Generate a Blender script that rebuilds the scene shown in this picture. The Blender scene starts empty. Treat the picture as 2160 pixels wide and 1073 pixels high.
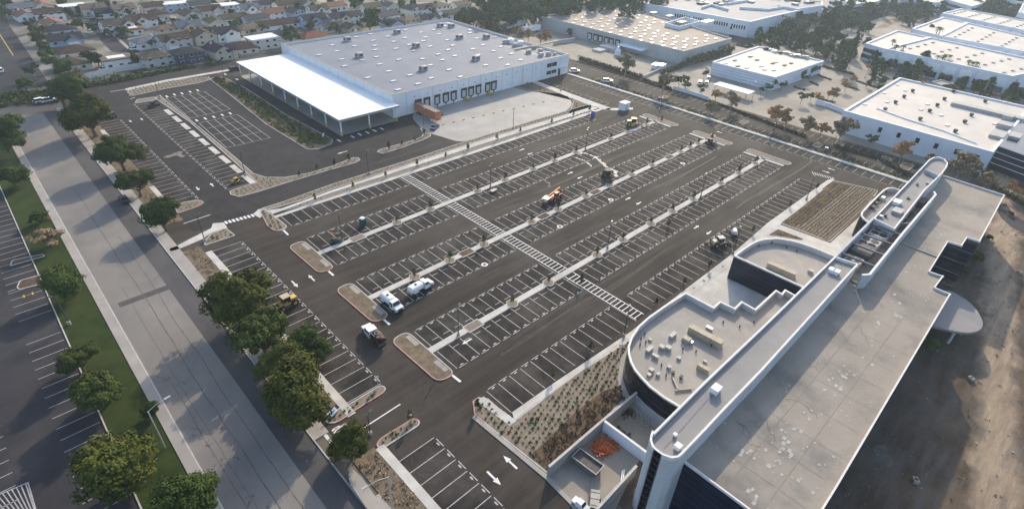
import bpy, math, random
from mathutils import Vector, Matrix
from mathutils.geometry import tessellate_polygon
rnd = random.Random(7)
SC = bpy.context.scene
COL = SC.collection
PI = math.pi
# ------------------------------------------------------------------ camera calibration
CAMH = 72.0
FPX, CX, CY = 1180.0, 1080.0, 536.5
RW = Matrix(((0.72215031, 0.36342417, -0.58857608),
             (-0.69057482, 0.42805004, -0.58299192),
             (0.04006666, 0.82746362, 0.56008805)))
def G(px, py, z=0.0):
    "ground plan position of something seen at a place in the survey photo, standing at height z"
    v = RW @ Vector((px - CX, -(py - CY), -FPX))
    t = (z - CAMH) / v.z
    return (v.x * t, v.y * t)
def GP(pts, z=0.0): return [G(x, y, z) for x, y in pts]
def mpp(px, py, z=0.0):
    x, y = G(px, py, z)
    return math.sqrt(x * x + y * y + (CAMH - z) ** 2) / math.sqrt(FPX ** 2 + (px - CX) ** 2 + (py - CY) ** 2)
# ------------------------------------------------------------------ polygon helpers
def area(p): return 0.5 * sum(p[i][0] * p[(i + 1) % len(p)][1] - p[(i + 1) % len(p)][0] * p[i][1] for i in range(len(p)))
def ccw(p): return list(p) if area(p) > 0 else list(reversed(p))
def rounded(p, r, n=5):
    out = []; m = len(p)
    for i in range(m):
        a, b, c = Vector(p[i - 1]), Vector(p[i]), Vector(p[(i + 1) % m])
        u, v = a - b, c - b
        rr = min(r, u.length * .48, v.length * .48)
        s, e = b + u.normalized() * rr, b + v.normalized() * rr
        for k in range(n + 1):
            t = k / n
            q = s * (1 - t) ** 2 + b * 2 * t * (1 - t) + e * t * t
            out.append((q.x, q.y))
    return out
def inset(p, d):
    p = ccw(p); m = len(p); out = []
    for i in range(m):
        a, b, c = Vector(p[i - 1]), Vector(p[i]), Vector(p[(i + 1) % m])
        u, v = (b - a), (c - b)
        if u.length < 1e-6: u = v
        if v.length < 1e-6: v = u
        u.normalize(); v.normalize()
        n1, n2 = Vector((-u.y, u.x)), Vector((-v.y, v.x))
        n = n1 + n2
        if n.length < 1e-4: n = n1
        n.normalize()
        k = d / max(.35, n.dot(n1))
        out.append((b.x + n.x * k, b.y + n.y * k))
    return out
def rect(x0, y0, x1, y1): return [(x0, y0), (x1, y0), (x1, y1), (x0, y1)]
def inside(p, x, y):
    c = False; j = len(p) - 1
    for i in range(len(p)):
        if (p[i][1] > y) != (p[j][1] > y) and x < (p[j][0] - p[i][0]) * (y - p[i][1]) / (p[j][1] - p[i][1]) + p[i][0]: c = not c
        j = i
    return c
def lerp(a, b, t): return (a[0] + (b[0] - a[0]) * t, a[1] + (b[1] - a[1]) * t)
# ------------------------------------------------------------------ mesh builder
class MB:
    def __init__(s, off=(0, 0, 0)):
        s.v = []; s.f = []; s.mi = []; s.mats = []; s.cur = 0; s.off = off
    def use(s, m):
        if m not in s.mats: s.mats.append(m)
        s.cur = s.mats.index(m); return s
    def face(s, pts):
        n = len(s.v); s.v += [tuple(p) for p in pts]; s.f.append(tuple(range(n, n + len(pts)))); s.mi.append(s.cur); return s
    def top(s, p, z, up=True):
        p = ccw(p)
        if len(p) <= 4 and area(p) > 0 and len(p) == 3:
            s.face([(x, y, z) for x, y in p]); return s
        n = len(s.v); s.v += [(x, y, z) for x, y in p]
        for t in tessellate_polygon([[Vector((x, y, 0)) for x, y in p]]):
            a = [p[i] for i in t]
            if (area(a) < 0) == up: t = tuple(reversed(t))
            s.f.append(tuple(n + i for i in t)); s.mi.append(s.cur)
        return s
    def sides(s, p, z0, z1, closed=True):
        p = ccw(p) if closed else p
        for i in range(len(p) if closed else len(p) - 1):
            a, b = p[i], p[(i + 1) % len(p)]
            s.face([(a[0], a[1], z0), (b[0], b[1], z0), (b[0], b[1], z1), (a[0], a[1], z1)])
        return s
    def prism(s, p, z0, z1, bottom=False):
        s.sides(p, z0, z1); s.top(p, z1)
        if bottom: s.top(p, z0, False)
        return s
    def ring(s, p, w, z0, z1):
        "upstand of width w just inside outline p (kerb, parapet)"
        p = ccw(p); q = inset(p, w); m = len(p)
        for i in range(m):
            j = (i + 1) % m
            a, b, c, d = p[i], p[j], q[j], q[i]
            s.face([(a[0], a[1], z0), (b[0], b[1], z0), (b[0], b[1], z1), (a[0], a[1], z1)])
            s.face([(a[0], a[1], z1), (b[0], b[1], z1), (c[0], c[1], z1), (d[0], d[1], z1)])
            s.face([(d[0], d[1], z1), (c[0], c[1], z1), (c[0], c[1], z0), (d[0], d[1], z0)])
        return s
    def box(s, c, d, rz=0.0, ry=0.0, rx=0.0):
        M = Matrix.Translation(c)
        if rz: M = M @ Matrix.Rotation(rz, 4, 'Z')
        if ry: M = M @ Matrix.Rotation(ry, 4, 'Y')
        if rx: M = M @ Matrix.Rotation(rx, 4, 'X')
        x, y, z = d[0] / 2, d[1] / 2, d[2] / 2
        P = [M @ Vector(q) for q in ((-x, -y, -z), (x, -y, -z), (x, y, -z), (-x, y, -z), (-x, -y, z), (x, -y, z), (x, y, z), (-x, y, z))]
        n = len(s.v); s.v += [tuple(q) for q in P]
        for f in ((3, 2, 1, 0), (4, 5, 6, 7), (0, 1, 5, 4), (1, 2, 6, 5), (2, 3, 7, 6), (3, 0, 4, 7)):
            s.f.append(tuple(n + i for i in f)); s.mi.append(s.cur)
        return s
    def tube(s, p, q, r0, r1=None, n=8, caps=True):
        r1 = r0 if r1 is None else r1
        p, q = Vector(p), Vector(q); d = (q - p)
        if d.length < 1e-6: return s
        d.normalize()
        a = d.orthogonal().normalized(); b = d.cross(a)
        k = len(s.v)
        for c, r in ((p, r0), (q, r1)):
            for i in range(n):
                t = 2 * PI * i / n
                s.v.append(tuple(c + a * (r * math.cos(t)) + b * (r * math.sin(t))))
        for i in range(n):
            j = (i + 1) % n
            s.f.append((k + i, k + j, k + n + j, k + n + i)); s.mi.append(s.cur)
        if caps:
            s.f.append(tuple(k + n + i for i in range(n))); s.mi.append(s.cur)
            s.f.append(tuple(k + n - 1 - i for i in range(n))); s.mi.append(s.cur)
        return s
    def extr(s, prof, y0, y1, ins=0.0):
        "side profile [(x,z)] run across the width; ins pulls the upper half of each flank inward"
        zs = [z for _, z in prof]; lo, hi = min(zs), max(zs)
        def yy(y, z): 
            k = (z - lo) / max(1e-6, hi - lo)
            return y + (ins * k if y < (y0 + y1) / 2 else -ins * k)
        prof = ccw(prof); m = len(prof)
        A = [(x, yy(y0, z), z) for x, z in prof]; B = [(x, yy(y1, z), z) for x, z in prof]
        for i in range(m):
            j = (i + 1) % m
            s.face([A[j], A[i], B[i], B[j]])
        for pts, flip in ((A, False), (B, True)):
            for t in tessellate_polygon([[Vector((q[0], q[2], 0)) for q in pts]]):
                tri = [pts[i] for i in t]
                w = (tri[1][0] - tri[0][0]) * (tri[2][2] - tri[0][2]) - (tri[2][0] - tri[0][0]) * (tri[1][2] - tri[0][2])
                if (w < 0) != flip: tri.reverse()
                s.face(tri)
        return s
    def strip(s, pts, w, z):
        "flat painted line / ribbon along a polyline"
        h = w / 2
        for i in range(len(pts) - 1):
            a, b = Vector(pts[i]), Vector(pts[i + 1]); d = b - a
            if d.length < 1e-6: continue
            d.normalize(); n = Vector((-d.y, d.x)) * h
            s.face([(a.x - n.x, a.y - n.y, z), (b.x - n.x, b.y - n.y, z), (b.x + n.x, b.y + n.y, z), (a.x + n.x, a.y + n.y, z)])
        return s
    def wallrun(s, pts, w, z0, z1):
        for i in range(len(pts) - 1):
            a, b = pts[i], pts[i + 1]
            dx, dy = b[0] - a[0], b[1] - a[1]; L = math.hypot(dx, dy)
            s.box(((a[0] + b[0]) / 2, (a[1] + b[1]) / 2, (z0 + z1) / 2), (L + (w * .98 if i else 0), w, z1 - z0 - i * .004), math.atan2(dy, dx))
        return s
    def build(s, name, mat=None, parent=None, loc=None, smooth=False, rz=0):
        me = bpy.data.meshes.new(name)
        ox, oy, oz = s.off
        me.from_pydata([(x - ox, y - oy, z - oz) for x, y, z in s.v], [], s.f)
        ms = s.mats if s.mats else [mat]
        for m in ms: me.materials.append(m)
        if len(ms) > 1: me.polygons.foreach_set('material_index', s.mi)
        if smooth: me.polygons.foreach_set('use_smooth', [True] * len(me.polygons))
        me.update()
        return put(name, me, parent, loc if loc is not None else (s.off if parent is None else None), rz)
def put(name, me, parent=None, loc=None, rz=0):
    o = bpy.data.objects.new(name, me); COL.objects.link(o)
    if parent is not None: o.parent = parent
    if loc is not None: o.location = loc
    if rz: o.rotation_euler = (0, 0, rz)
    return o
LABELS = {}
def tag(o, label, cat, group=None):
    o['label'] = label; o['category'] = cat
    if group: o['group'] = group
    LABELS.setdefault(label, []).append((o.name, group))
    return o
def thing(name, label, cat, loc=(0, 0, 0), rz=0, group=None, scale=None):
    o = put(name, None, None, loc, rz)
    if scale: o.scale = scale if isinstance(scale, tuple) else (scale,) * 3
    return tag(o, label, cat, group)
def structure(o, kind='structure'):
    o['kind'] = kind; return o
def dup(root, loc, rz=0, label=None, group=None, scale=None):
    r = root.copy(); COL.objects.link(r); r.location = loc; r.rotation_euler = (0, 0, rz)
    if scale: r.scale = scale if isinstance(scale, tuple) else (scale,) * 3
    for ch in list(root.children):
        c = ch.copy(); COL.objects.link(c); c.parent = r
        for g in list(ch.children):
            d = g.copy(); COL.objects.link(d); d.parent = c
    if label: tag(r, label, root['category'], group)
    return r
WORD = ['first', 'second', 'third', 'fourth', 'fifth', 'sixth', 'seventh', 'eighth', 'ninth', 'tenth', 'eleventh', 'twelfth', 'thirteenth', 'fourteenth', 'fifteenth', 'sixteenth', 'seventeenth', 'eighteenth', 'nineteenth', 'twentieth']
# ------------------------------------------------------------------ materials
def nodes(name):
    m = bpy.data.materials.new(name); m.use_nodes = True
    nt = m.node_tree; return m, nt, nt.nodes['Principled BSDF']
def rgb(c): return (c[0], c[1], c[2], 1)
def mat(name, c, c2=None, scale=.5, rough=.8, spec=.3, metal=0, bump=0, bscale=None, stretch=None, c3=None, s3=.05, amt3=.5, vary=0, detail=5, lo=.38, hi=.62, coat=0):
    """base colour c broken by noise into c2, with a second, larger noise into c3; vary = per-object brightness spread"""
    m, nt, b = nodes(name); N, L = nt.nodes, nt.links
    b.inputs['Roughness'].default_value = rough; b.inputs['Metallic'].default_value = metal
    b.inputs['Specular IOR Level'].default_value = spec
    if coat: b.inputs['Coat Weight'].default_value = coat; b.inputs['Coat Roughness'].default_value = .08
    tc = N.new('ShaderNodeTexCoord'); src = tc.outputs['Object']
    if stretch:
        mp = N.new('ShaderNodeMapping'); mp.inputs['Scale'].default_value = stretch
        L.new(src, mp.inputs['Vector']); vec = mp.outputs['Vector']
    else: vec = src
    out = None
    if c2:
        n = N.new('ShaderNodeTexNoise'); n.inputs['Scale'].default_value = scale; n.inputs['Detail'].default_value = detail; n.inputs['Roughness'].default_value = .6
        L.new(vec, n.inputs['Vector'])
        r = N.new('ShaderNodeValToRGB'); r.color_ramp.elements[0].position = lo; r.color_ramp.elements[1].position = hi
        r.color_ramp.elements[0].color = rgb(c); r.color_ramp.elements[1].color = rgb(c2)
        L.new(n.outputs['Fac'], r.inputs['Fac']); out = r.outputs['Color']
    if c3:
        n3 = N.new('ShaderNodeTexNoise'); n3.inputs['Scale'].default_value = s3; n3.inputs['Detail'].default_value = 6; n3.inputs['Roughness'].default_value = .62
        L.new(src, n3.inputs['Vector'])
        r3 = N.new('ShaderNodeValToRGB'); r3.color_ramp.elements[0].position = .47; r3.color_ramp.elements[1].position = .68
        r3.color_ramp.elements[0].color = (0, 0, 0, 1); r3.color_ramp.elements[1].color = (amt3, amt3, amt3, 1)
        L.new(n3.outputs['Fac'], r3.inputs['Fac'])
        mx = N.new('ShaderNodeMixRGB'); mx.inputs['Color2'].default_value = rgb(c3)
        if out: L.new(out, mx.inputs['Color1'])
        else: mx.inputs['Color1'].default_value = rgb(c)
        L.new(r3.outputs['Color'], mx.inputs['Fac']); out = mx.outputs['Color']
    if vary:
        oi = N.new('ShaderNodeObjectInfo'); mr = N.new('ShaderNodeMapRange')
        mr.inputs['To Min'].default_value = 1 - vary; mr.inputs['To Max'].default_value = 1 + vary
        L.new(oi.outputs['Random'], mr.inputs['Value'])
        hs = N.new('ShaderNodeHueSaturation'); L.new(mr.outputs['Result'], hs.inputs['Value'])
        if out: L.new(out, hs.inputs['Color'])
        else: hs.inputs['Color'].default_value = rgb(c)
        out = hs.outputs['Color']
    if out: L.new(out, b.inputs['Base Color'])
    else: b.inputs['Base Color'].default_value = rgb(c)
    if bump:
        nb = N.new('ShaderNodeTexNoise'); nb.inputs['Scale'].default_value = bscale or 4; nb.inputs['Detail'].default_value = 4
        L.new(src, nb.inputs['Vector'])
        bp = N.new('ShaderNodeBump'); bp.inputs['Strength'].default_value = bump; bp.inputs['Distance'].default_value = .1
        L.new(nb.outputs['Fac'], bp.inputs['Height']); L.new(bp.outputs['Normal'], b.inputs['Normal'])
    return m
M = {}
M['earth'] = mat('earth', (.13, .11, .085), (.19, .17, .13), .15, .95, .1, c3=(.09, .10, .06), s3=.03, amt3=.7)
M['asphalt'] = mat('asphalt', (.032, .027, .024), (.066, .056, .047), .22, .9, .1, bump=.3, bscale=6, c3=(.105, .092, .080), s3=.045, amt3=.5, stretch=(.12, 1.6, 1), detail=8, lo=.32, hi=.7)
M['asphalt_new'] = mat('asphalt_new', (.030, .028, .029), (.042, .039, .039), .3, .9, .1, bump=.25, bscale=6, c3=(.07, .066, .064), s3=.04, amt3=.4)
M['stall'] = mat('stall', (.023, .020, .019), (.038, .033, .031), .35, .9, .1, bump=.25, bscale=6, c3=(.12, .108, .095), s3=.11, amt3=.5)
M['asphalt_old'] = mat('asphalt_old', (.032, .031, .036), (.047, .045, .049), .12, .9, .12, c3=(.085, .08, .08), s3=.03, amt3=.5)
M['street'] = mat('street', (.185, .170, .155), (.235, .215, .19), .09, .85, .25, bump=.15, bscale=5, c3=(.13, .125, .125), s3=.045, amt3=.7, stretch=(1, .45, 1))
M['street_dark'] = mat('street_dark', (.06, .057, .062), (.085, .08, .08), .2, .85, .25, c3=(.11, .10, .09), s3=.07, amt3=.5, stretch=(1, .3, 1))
M['seal'] = mat('crack_seal', (.075, .07, .065), (.15, .135, .115), .6, .8, .2)
M['concrete'] = mat('concrete', (.47, .45, .42), (.56, .54, .50), .4, .85, .25, c3=(.33, .31, .28), s3=.12, amt3=.6)
M['concrete_old'] = mat('concrete_old', (.31, .285, .255), (.40, .37, .335), .4, .88, .2, c3=(.22, .21, .20), s3=.2, amt3=.6)
M['pavement'] = mat('pavement', (.27, .24, .205), (.33, .30, .255), .08, .88, .2, c3=(.20, .18, .155), s3=.05, amt3=.6)
M['dock_concrete'] = mat('dock_concrete', (.29, .28, .265), (.34, .33, .315), .15, .75, .3, c3=(.21, .21, .21), s3=.06, amt3=.6)
M['kerb'] = mat('kerb', (.40, .38, .36), (.50, .48, .45), 1, .85, .2)
M['red_kerb'] = mat('red_kerb', (.30, .085, .065), (.38, .13, .10), 1, .8, .25)
M['paint'] = mat('paint', (.62, .62, .62), (.74, .74, .74), 3, .7, .3)
M['paint_stall'] = mat('paint_stall', (.33, .325, .32), (.47, .465, .46), 1.2, .75, .3)
M['paint_dim'] = mat('paint_dim', (.30, .295, .29), (.42, .41, .40), 1.5, .75, .3)
M['paint_yellow'] = mat('paint_yellow', (.55, .36, .05), (.62, .42, .08), 2, .75, .3)
M['gravel'] = mat('gravel', (.20, .165, .125), (.27, .225, .175), 1.2, .95, .1, bump=.5, bscale=5, c3=(.21, .17, .13), s3=.3, amt3=.6)
M['mulch'] = mat('mulch', (.085, .058, .038), (.16, .115, .078), .8, .95, .1, bump=.6, bscale=4, c3=(.05, .035, .025), s3=.25, amt3=.8)
M['drygrass'] = mat('drygrass', (.14, .11, .075), (.215, .172, .122), .9, .95, .1, bump=.5, bscale=5, c3=(.12, .09, .06), s3=.3, amt3=.6)
M['dirt'] = mat('dirt', (.115, .088, .065), (.185, .145, .11), .16, .95, .1, bump=.6, bscale=1.5, c3=(.075, .06, .05), s3=.07, amt3=.8)
M['dirt_track'] = mat('dirt_track', (.38, .30, .215), (.47, .385, .285), .25, .95, .1, bump=.5, bscale=2, c3=(.27, .215, .16), s3=.15, amt3=.7)
def dirt_mat():
    m, nt, b = nodes('graded_dirt'); N, L = nt.nodes, nt.links; b.inputs['Roughness'].default_value = .95; b.inputs['Specular IOR Level'].default_value = .08
    tc = N.new('ShaderNodeTexCoord'); sp = N.new('ShaderNodeSeparateXYZ'); L.new(tc.outputs['Object'], sp.inputs[0])
    def noise(sc, det=7, stretch=None):
        n = N.new('ShaderNodeTexNoise'); n.inputs['Scale'].default_value = sc; n.inputs['Detail'].default_value = det; n.inputs['Roughness'].default_value = .65
        if stretch:
            mp = N.new('ShaderNodeMapping'); mp.inputs['Rotation'].default_value = (0, 0, stretch[1]); mp.inputs['Scale'].default_value = stretch[0]; L.new(tc.outputs['Object'], mp.inputs['Vector']); L.new(mp.outputs['Vector'], n.inputs['Vector'])
        else: L.new(tc.outputs['Object'], n.inputs['Vector'])
        return n.outputs['Fac']
    def ramp(src, stops):
        r = N.new('ShaderNodeValToRGB'); e = r.color_ramp.elements
        while len(e) < len(stops): e.new(.5)
        for q, (p, c) in zip(e, stops): q.position = p; q.color = rgb(c)
        L.new(src, r.inputs['Fac']); return r.outputs['Color']
    def math_(op, a, c):
        n = N.new('ShaderNodeMath'); n.operation = op
        for i, v in enumerate((a, c)):
            if isinstance(v, (int, float)): n.inputs[i].default_value = v
            else: L.new(v, n.inputs[i])
        return n.outputs[0]
    def mix(f, a, c):
        n = N.new('ShaderNodeMixRGB'); L.new(f, n.inputs['Fac']); L.new(a, n.inputs['Color1']); L.new(c, n.inputs['Color2']); return n.outputs['Color']
    base = ramp(noise(.11), [(.3, (.055, .040, .029)), (.5, (.10, .074, .053)), (.72, (.165, .124, .088))])
    pale = ramp(noise(.3, 8, ((.25, 2.2, 1), .14)), [(.3, (.27, .20, .135)), (.7, (.45, .35, .25))])
    # distance to the haul track, roughly parallel to the building
    d = math_('SUBTRACT', sp.outputs['Y'], math_('ADD', math_('MULTIPLY', sp.outputs['X'], .16), -29.8))
    wob = math_('MULTIPLY', math_('SUBTRACT', noise(.12), .5), 8.0)
    f = math_('SUBTRACT', 1.0, math_('DIVIDE', math_('ABSOLUTE', math_('ADD', d, wob), 0), 3.6))
    fr = ramp(f, [(.0, (0, 0, 0)), (.55, (1, 1, 1))])
    c = mix(fr, base, pale)
    gr = ramp(noise(.35, 9, ((.3, 1.6, 1), .14)), [(.42, (0, 0, 0)), (.66, (.7, .7, .7))])
    grey = N.new('ShaderNodeRGB'); grey.outputs[0].default_value = (.15, .132, .115, 1)
    c = mix(gr, c, grey.outputs[0])
    L.new(c, b.inputs['Base Color'])
    bp = N.new('ShaderNodeBump'); bp.inputs['Strength'].default_value = .7; bp.inputs['Distance'].default_value = .25; L.new(noise(.9, 8, ((.4, 1.5, 1), .14)), bp.inputs['Height']); L.new(bp.outputs['Normal'], b.inputs['Normal'])
    return m
M['graded_dirt'] = dirt_mat()
M['sand'] = mat('sand', (.52, .47, .42), (.68, .63, .58), .8, .95, .1)
M['scuff'] = mat('scuff', (.032, .029, .028), (.045, .04, .038), .8, .8, .25)
M['dust'] = mat('dust', (.17, .15, .125), (.25, .22, .18), .7, .95, .1)
M['lawn'] = mat('lawn', (.022, .036, .008), (.036, .054, .012), .25, .95, .1, bump=.5, bscale=9, c3=(.05, .058, .018), s3=.08, amt3=.5)
M['leaf_dark'] = mat('leaf_dark', (.028, .050, .011), (.066, .092, .020), 1.6, .8, .08, vary=.25, lo=.35, hi=.65)
M['leaf_olive'] = mat('leaf_olive', (.034, .054, .010), (.105, .110, .020), 1.4, .8, .08, vary=.25, lo=.35, hi=.65)
M['leaf_mix'] = mat('leaf_mix', (.030, .052, .012), (.075, .088, .020), 2.4, .8, .08, vary=.2, lo=.3, hi=.7)
M['leaf_mid'] = mat('leaf_mid', (.045, .075, .022), (.085, .115, .036), 1.4, .8, .08, vary=.3)
M['leaf_blue'] = mat('leaf_blue', (.034, .062, .028), (.060, .090, .042), 1.4, .8, .08, vary=.25)
M['leaf_autumn'] = mat('leaf_autumn', (.26, .125, .035), (.38, .21, .075), 1.4, .75, .2, vary=.25)
M['leaf_dry'] = mat('leaf_dry', (.20, .14, .075), (.29, .21, .12), 1.4, .75, .2, vary=.2)
M['bark'] = mat('bark', (.09, .068, .05), (.15, .12, .09), 3, .9, .1, bump=.5)
M['pale_bark'] = mat('pale_bark', (.30, .26, .21), (.38, .34, .28), 3, .9, .1)
M['white_wall'] = mat('white_wall', (.74, .76, .80), (.80, .815, .84), .25, .7, .3)
M['white_roof'] = mat('white_roof', (.82, .82, .82), (.87, .87, .86), .12, .7, .3)
M['bright_roof'] = mat('bright_roof', (.52, .48, .43), (.60, .555, .50), .12, .75, .3, c3=(.45, .415, .38), s3=.05, amt3=.6)
M['blue_roof'] = mat('blue_roof', (.168, .190, .238), (.198, .220, .268), .08, .75, .2, c3=(.15, .17, .215), s3=.05, amt3=.6)
M['coping'] = mat('coping', (.27, .245, .21), (.32, .295, .26), .5, .7, .3)
M['grey_wall'] = mat('grey_wall', (.36, .37, .38), (.42, .425, .43), .15, .8, .25)
M['tan_roof'] = mat('tan_roof', (.22, .18, .155), (.27, .225, .195), .12, .8, .25, c3=(.21, .17, .145), s3=.08, amt3=.5)
M['shade_blue_wall'] = mat('shade_blue_wall', (.64, .69, .77), (.70, .74, .81), .2, .75, .3)  # blue of shaded white walls put into the colour; also for pale blue things
M['yard_wall'] = mat('yard_wall', (.26, .265, .27), (.33, .33, .33), .6, .85, .2, c3=(.18, .18, .18), s3=.3, amt3=.6)
M['office_wall'] = mat('office_wall', (.44, .46, .49), (.52, .53, .55), .3, .8, .25, c3=(.40, .41, .43), s3=.25, amt3=.4)
M['rim'] = mat('rim', (.62, .61, .60), (.70, .69, .67), .8, .7, .3)
M['wing_roof'] = mat('wing_roof', (.26, .228, .192), (.335, .297, .252), .16, .82, .25, c3=(.15, .145, .138), s3=.13, amt3=.85, stretch=(.5, 1, 1), detail=9, lo=.3, hi=.7, bump=.2, bscale=2)
M['spine_roof'] = mat('spine_roof', (.24, .235, .235), (.29, .28, .275), .3, .8, .25, c3=(.19, .185, .18), s3=.15, amt3=.5)
M['deck_roof'] = mat('deck_roof', (.29, .27, .25), (.35, .33, .30), .25, .8, .25, c3=(.22, .21, .20), s3=.12, amt3=.5)
M['well_floor'] = mat('well_floor', (.16, .14, .125), (.26, .235, .21), .5, .9, .15, c3=(.09, .08, .075), s3=.3, amt3=.7)
M['roof_seam'] = mat('roof_seam', (.255, .226, .192), (.315, .28, .24), 1, .85, .2)
M['patch'] = mat('patch', (.33, .31, .28), (.47, .45, .42), 1.2, .8, .2)
M['glass_dark'] = mat('glass_dark', (.006, .008, .013), (.010, .012, .020), .5, .22, .25)
M['glass_navy'] = mat('glass_navy', (.007, .012, .030), (.012, .020, .045), .4, .22, .22)
M['mullion'] = mat('mullion', (.12, .13, .16), rough=.5)
M['mullion_dark'] = mat('mullion_dark', (.05, .055, .075), rough=.5)
M['black'] = mat('black', (.015, .015, .017), rough=.6)
M['dock_black'] = mat('dock_black', (.028, .03, .038), (.04, .042, .05), 1, .8, .2)
M['door_grey'] = mat('door_grey', (.50, .52, .55), (.56, .58, .61), 1.5, .6, .3)
M['steel'] = mat('steel', (.42, .43, .44), (.5, .51, .52), 2, .45, .5, metal=.6)
M['unit'] = mat('unit', (.33, .325, .315), (.40, .39, .375), 1.2, .6, .35)
M['unit_tan'] = mat('unit_tan', (.33, .285, .22), (.40, .35, .275), 1.2, .65, .3)
M['unit_dark'] = mat('unit_dark', (.07, .065, .06), (.11, .10, .095), 1.2, .7, .3)
M['skylight'] = mat('skylight', (.52, .54, .58), rough=.25, spec=.5)
M['pole'] = mat('pole', (.05, .05, .055), rough=.5, spec=.4)
M['pole_pale'] = mat('pole_pale', (.42, .42, .42), rough=.5, spec=.4)
M['yellow'] = mat('yellow', (.55, .36, .04), (.62, .42, .07), 2, .55, .35)
M['machine_yellow'] = mat('machine_yellow', (.50, .31, .06), (.58, .38, .10), 2, .5, .4)
M['machine_tan'] = mat('machine_tan', (.46, .37, .25), (.55, .46, .33), 2, .6, .3)
M['orange'] = mat('orange', (.55, .17, .05), (.64, .23, .08), 2, .5, .4)
M['trailer'] = mat('trailer', (.48, .155, .07), (.55, .20, .095), .6, .6, .35, c3=(.34, .13, .07), s3=.5, amt3=.4)
M['white_paint'] = mat('white_paint', (.78, .79, .80), (.83, .83, .84), 1, .3, .5, coat=.5)
M['blue_paint'] = mat('blue_paint', (.025, .045, .11), rough=.3, spec=.5, coat=.6)
M['dark_paint'] = mat('dark_paint', (.012, .012, .014), rough=.4, spec=.3, coat=.2)
M['silver_paint'] = mat('silver_paint', (.36, .37, .38), rough=.35, spec=.5, metal=.4, coat=.5)
M['maroon'] = mat('maroon', (.020, .008, .007), (.035, .014, .012), 2, .6, .2)
M['car_glass'] = mat('car_glass', (.012, .014, .018), rough=.08, spec=.6)
M['tyre'] = mat('tyre', (.018, .018, .018), rough=.9)
M['hub'] = mat('hub', (.35, .35, .36), rough=.4, metal=.6)
M['potty_blue'] = mat('potty_blue', (.03, .09, .34), rough=.5)
M['potty_green'] = mat('potty_green', (.015, .085, .085), rough=.5)
M['lens'] = mat('lens', (.6, .6, .58), rough=.3)
M['rubble_verge'] = mat('rubble_verge', (.22,.15,.10), (.30,.22,.15), .3, .95, .1)
M['residential'] = mat('residential', (.14,.125,.10), (.25,.235,.21), .09, .9, .15, c3=(.055,.06,.03), s3=.06, amt3=.8)
M['rubble'] = mat('rubble', (.30, .06, .025), (.62, .20, .08), 5, .9, .1, vary=0)
M['rust'] = mat('rust', (.10, .095, .09), (.15, .14, .13), 1.2, .8, .2)
M['stake'] = mat('stake', (.22, .16, .10), rough=.9)
M['sign_blue'] = mat('sign_blue', (.08, .17, .42), rough=.4)
M['block'] = mat('block', (.56, .56, .55), (.64, .635, .62), .5, .9, .15)
for k, (a, b) in dict(brown=((.075, .050, .036), (.12, .083, .060)), olive=((.105, .088, .060), (.15, .125, .09)), grey=((.085, .088, .098), (.13, .132, .14)),
        slate=((.035, .038, .048), (.06, .062, .074)), navy=((.028, .035, .062), (.045, .055, .085)), terracotta=((.27, .125, .08), (.34, .175, .115)),
        tan=((.19, .145, .105), (.26, .20, .15)), bluegrey=((.15, .18, .225), (.20, .23, .275)), white=((.70, .71, .72), (.76, .77, .78)), rust=((.23, .10, .06), (.30, .14, .09))).items():
    kk = 1 if k == 'white' else .72; a = tuple(v * kk for v in a); b = tuple(v * kk for v in b)
    M['roof_' + k] = mat('roof_' + k, a, b, 1.4, .9, .08, c3=tuple(x * .65 for x in a), s3=.4, amt3=.5)
for k, c in dict(cream=(.66, .62, .54), white=(.80, .80, .80), tan=(.56, .49, .40), grey=(.54, .54, .55), navy=(.05, .075, .15), blue=(.36, .46, .62), pink=(.44, .35, .30)).items():
    M['stucco_' + k] = mat('stucco_' + k, c, tuple(x * .88 for x in c), .6, .9, .15)
# ================================================================== SETTING: ground, roads, beds, markings
def sheet(name, poly, m, z, z0=None):
    b = MB()
    if z0 is None: b.top(poly, z)
    else: b.prism(poly, z0, z)
    return structure(b.build(name, M[m]))
sheet('ground', rect(-1500, -1200, 2600, 2600), 'earth', 0)
sheet('industrial_pavement', [(212.5, 20), (640, 20), (640, 330), (300, 330), (222, 218), (199, 218), (199, 163), (212.5, 163)], 'pavement', .012)
sheet('dirt_lot', [(44, 38), (44, 17), (39.5, 8), (39.5, -70), (300, -70), (300, 8), (192, 14), (192, 24), (120, 38)], 'graded_dirt', .012)
sheet('residential_ground', [(22, 277), (330, 277), (420, 620), (-60, 620), (-60, 277)], 'residential', .012) if 'residential' in M else None
sheet('parking_lot', [(20.4, -20), (39.4, -20), (39.4, 29.5), (44, 40.5), (172, 40.5), (176, 20), (193.2, 20), (193.2, 163), (104, 163.4), (104, 262), (20.4, 262)], 'asphalt', .030)
sheet('north_parking_lot', [(25.2, 130), (79, 130.5), (104, 133), (104, 163), (80.5, 240), (60, 258), (25.2, 258)], 'asphalt_new', .036)
sheet('canopy_forecourt', rect(80.5, 160.5, 102.6, 240.5), 'dock_concrete', .044)
sheet('dock_apron', rounded(GP([(868, 248), (893, 276), (912, 283), (972, 301), (1196, 234), (1207, 222), (1203, 206), (1180, 197), (1120, 194), (1066, 180), (1066, 172), (900, 205)]), 3), 'dock_concrete', .052)
sheet('east_parking_lot', rect(194.4, 20, 211.6, 216), 'asphalt', .030)
sheet('street', rect(3.9, -40, 14.0, 238), 'street', .022)
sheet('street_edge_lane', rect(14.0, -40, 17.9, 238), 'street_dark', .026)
sheet('north_street', [(2, 268), (21.5, 268), (27, 470), (6, 470)], 'asphalt_old', .026)
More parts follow.
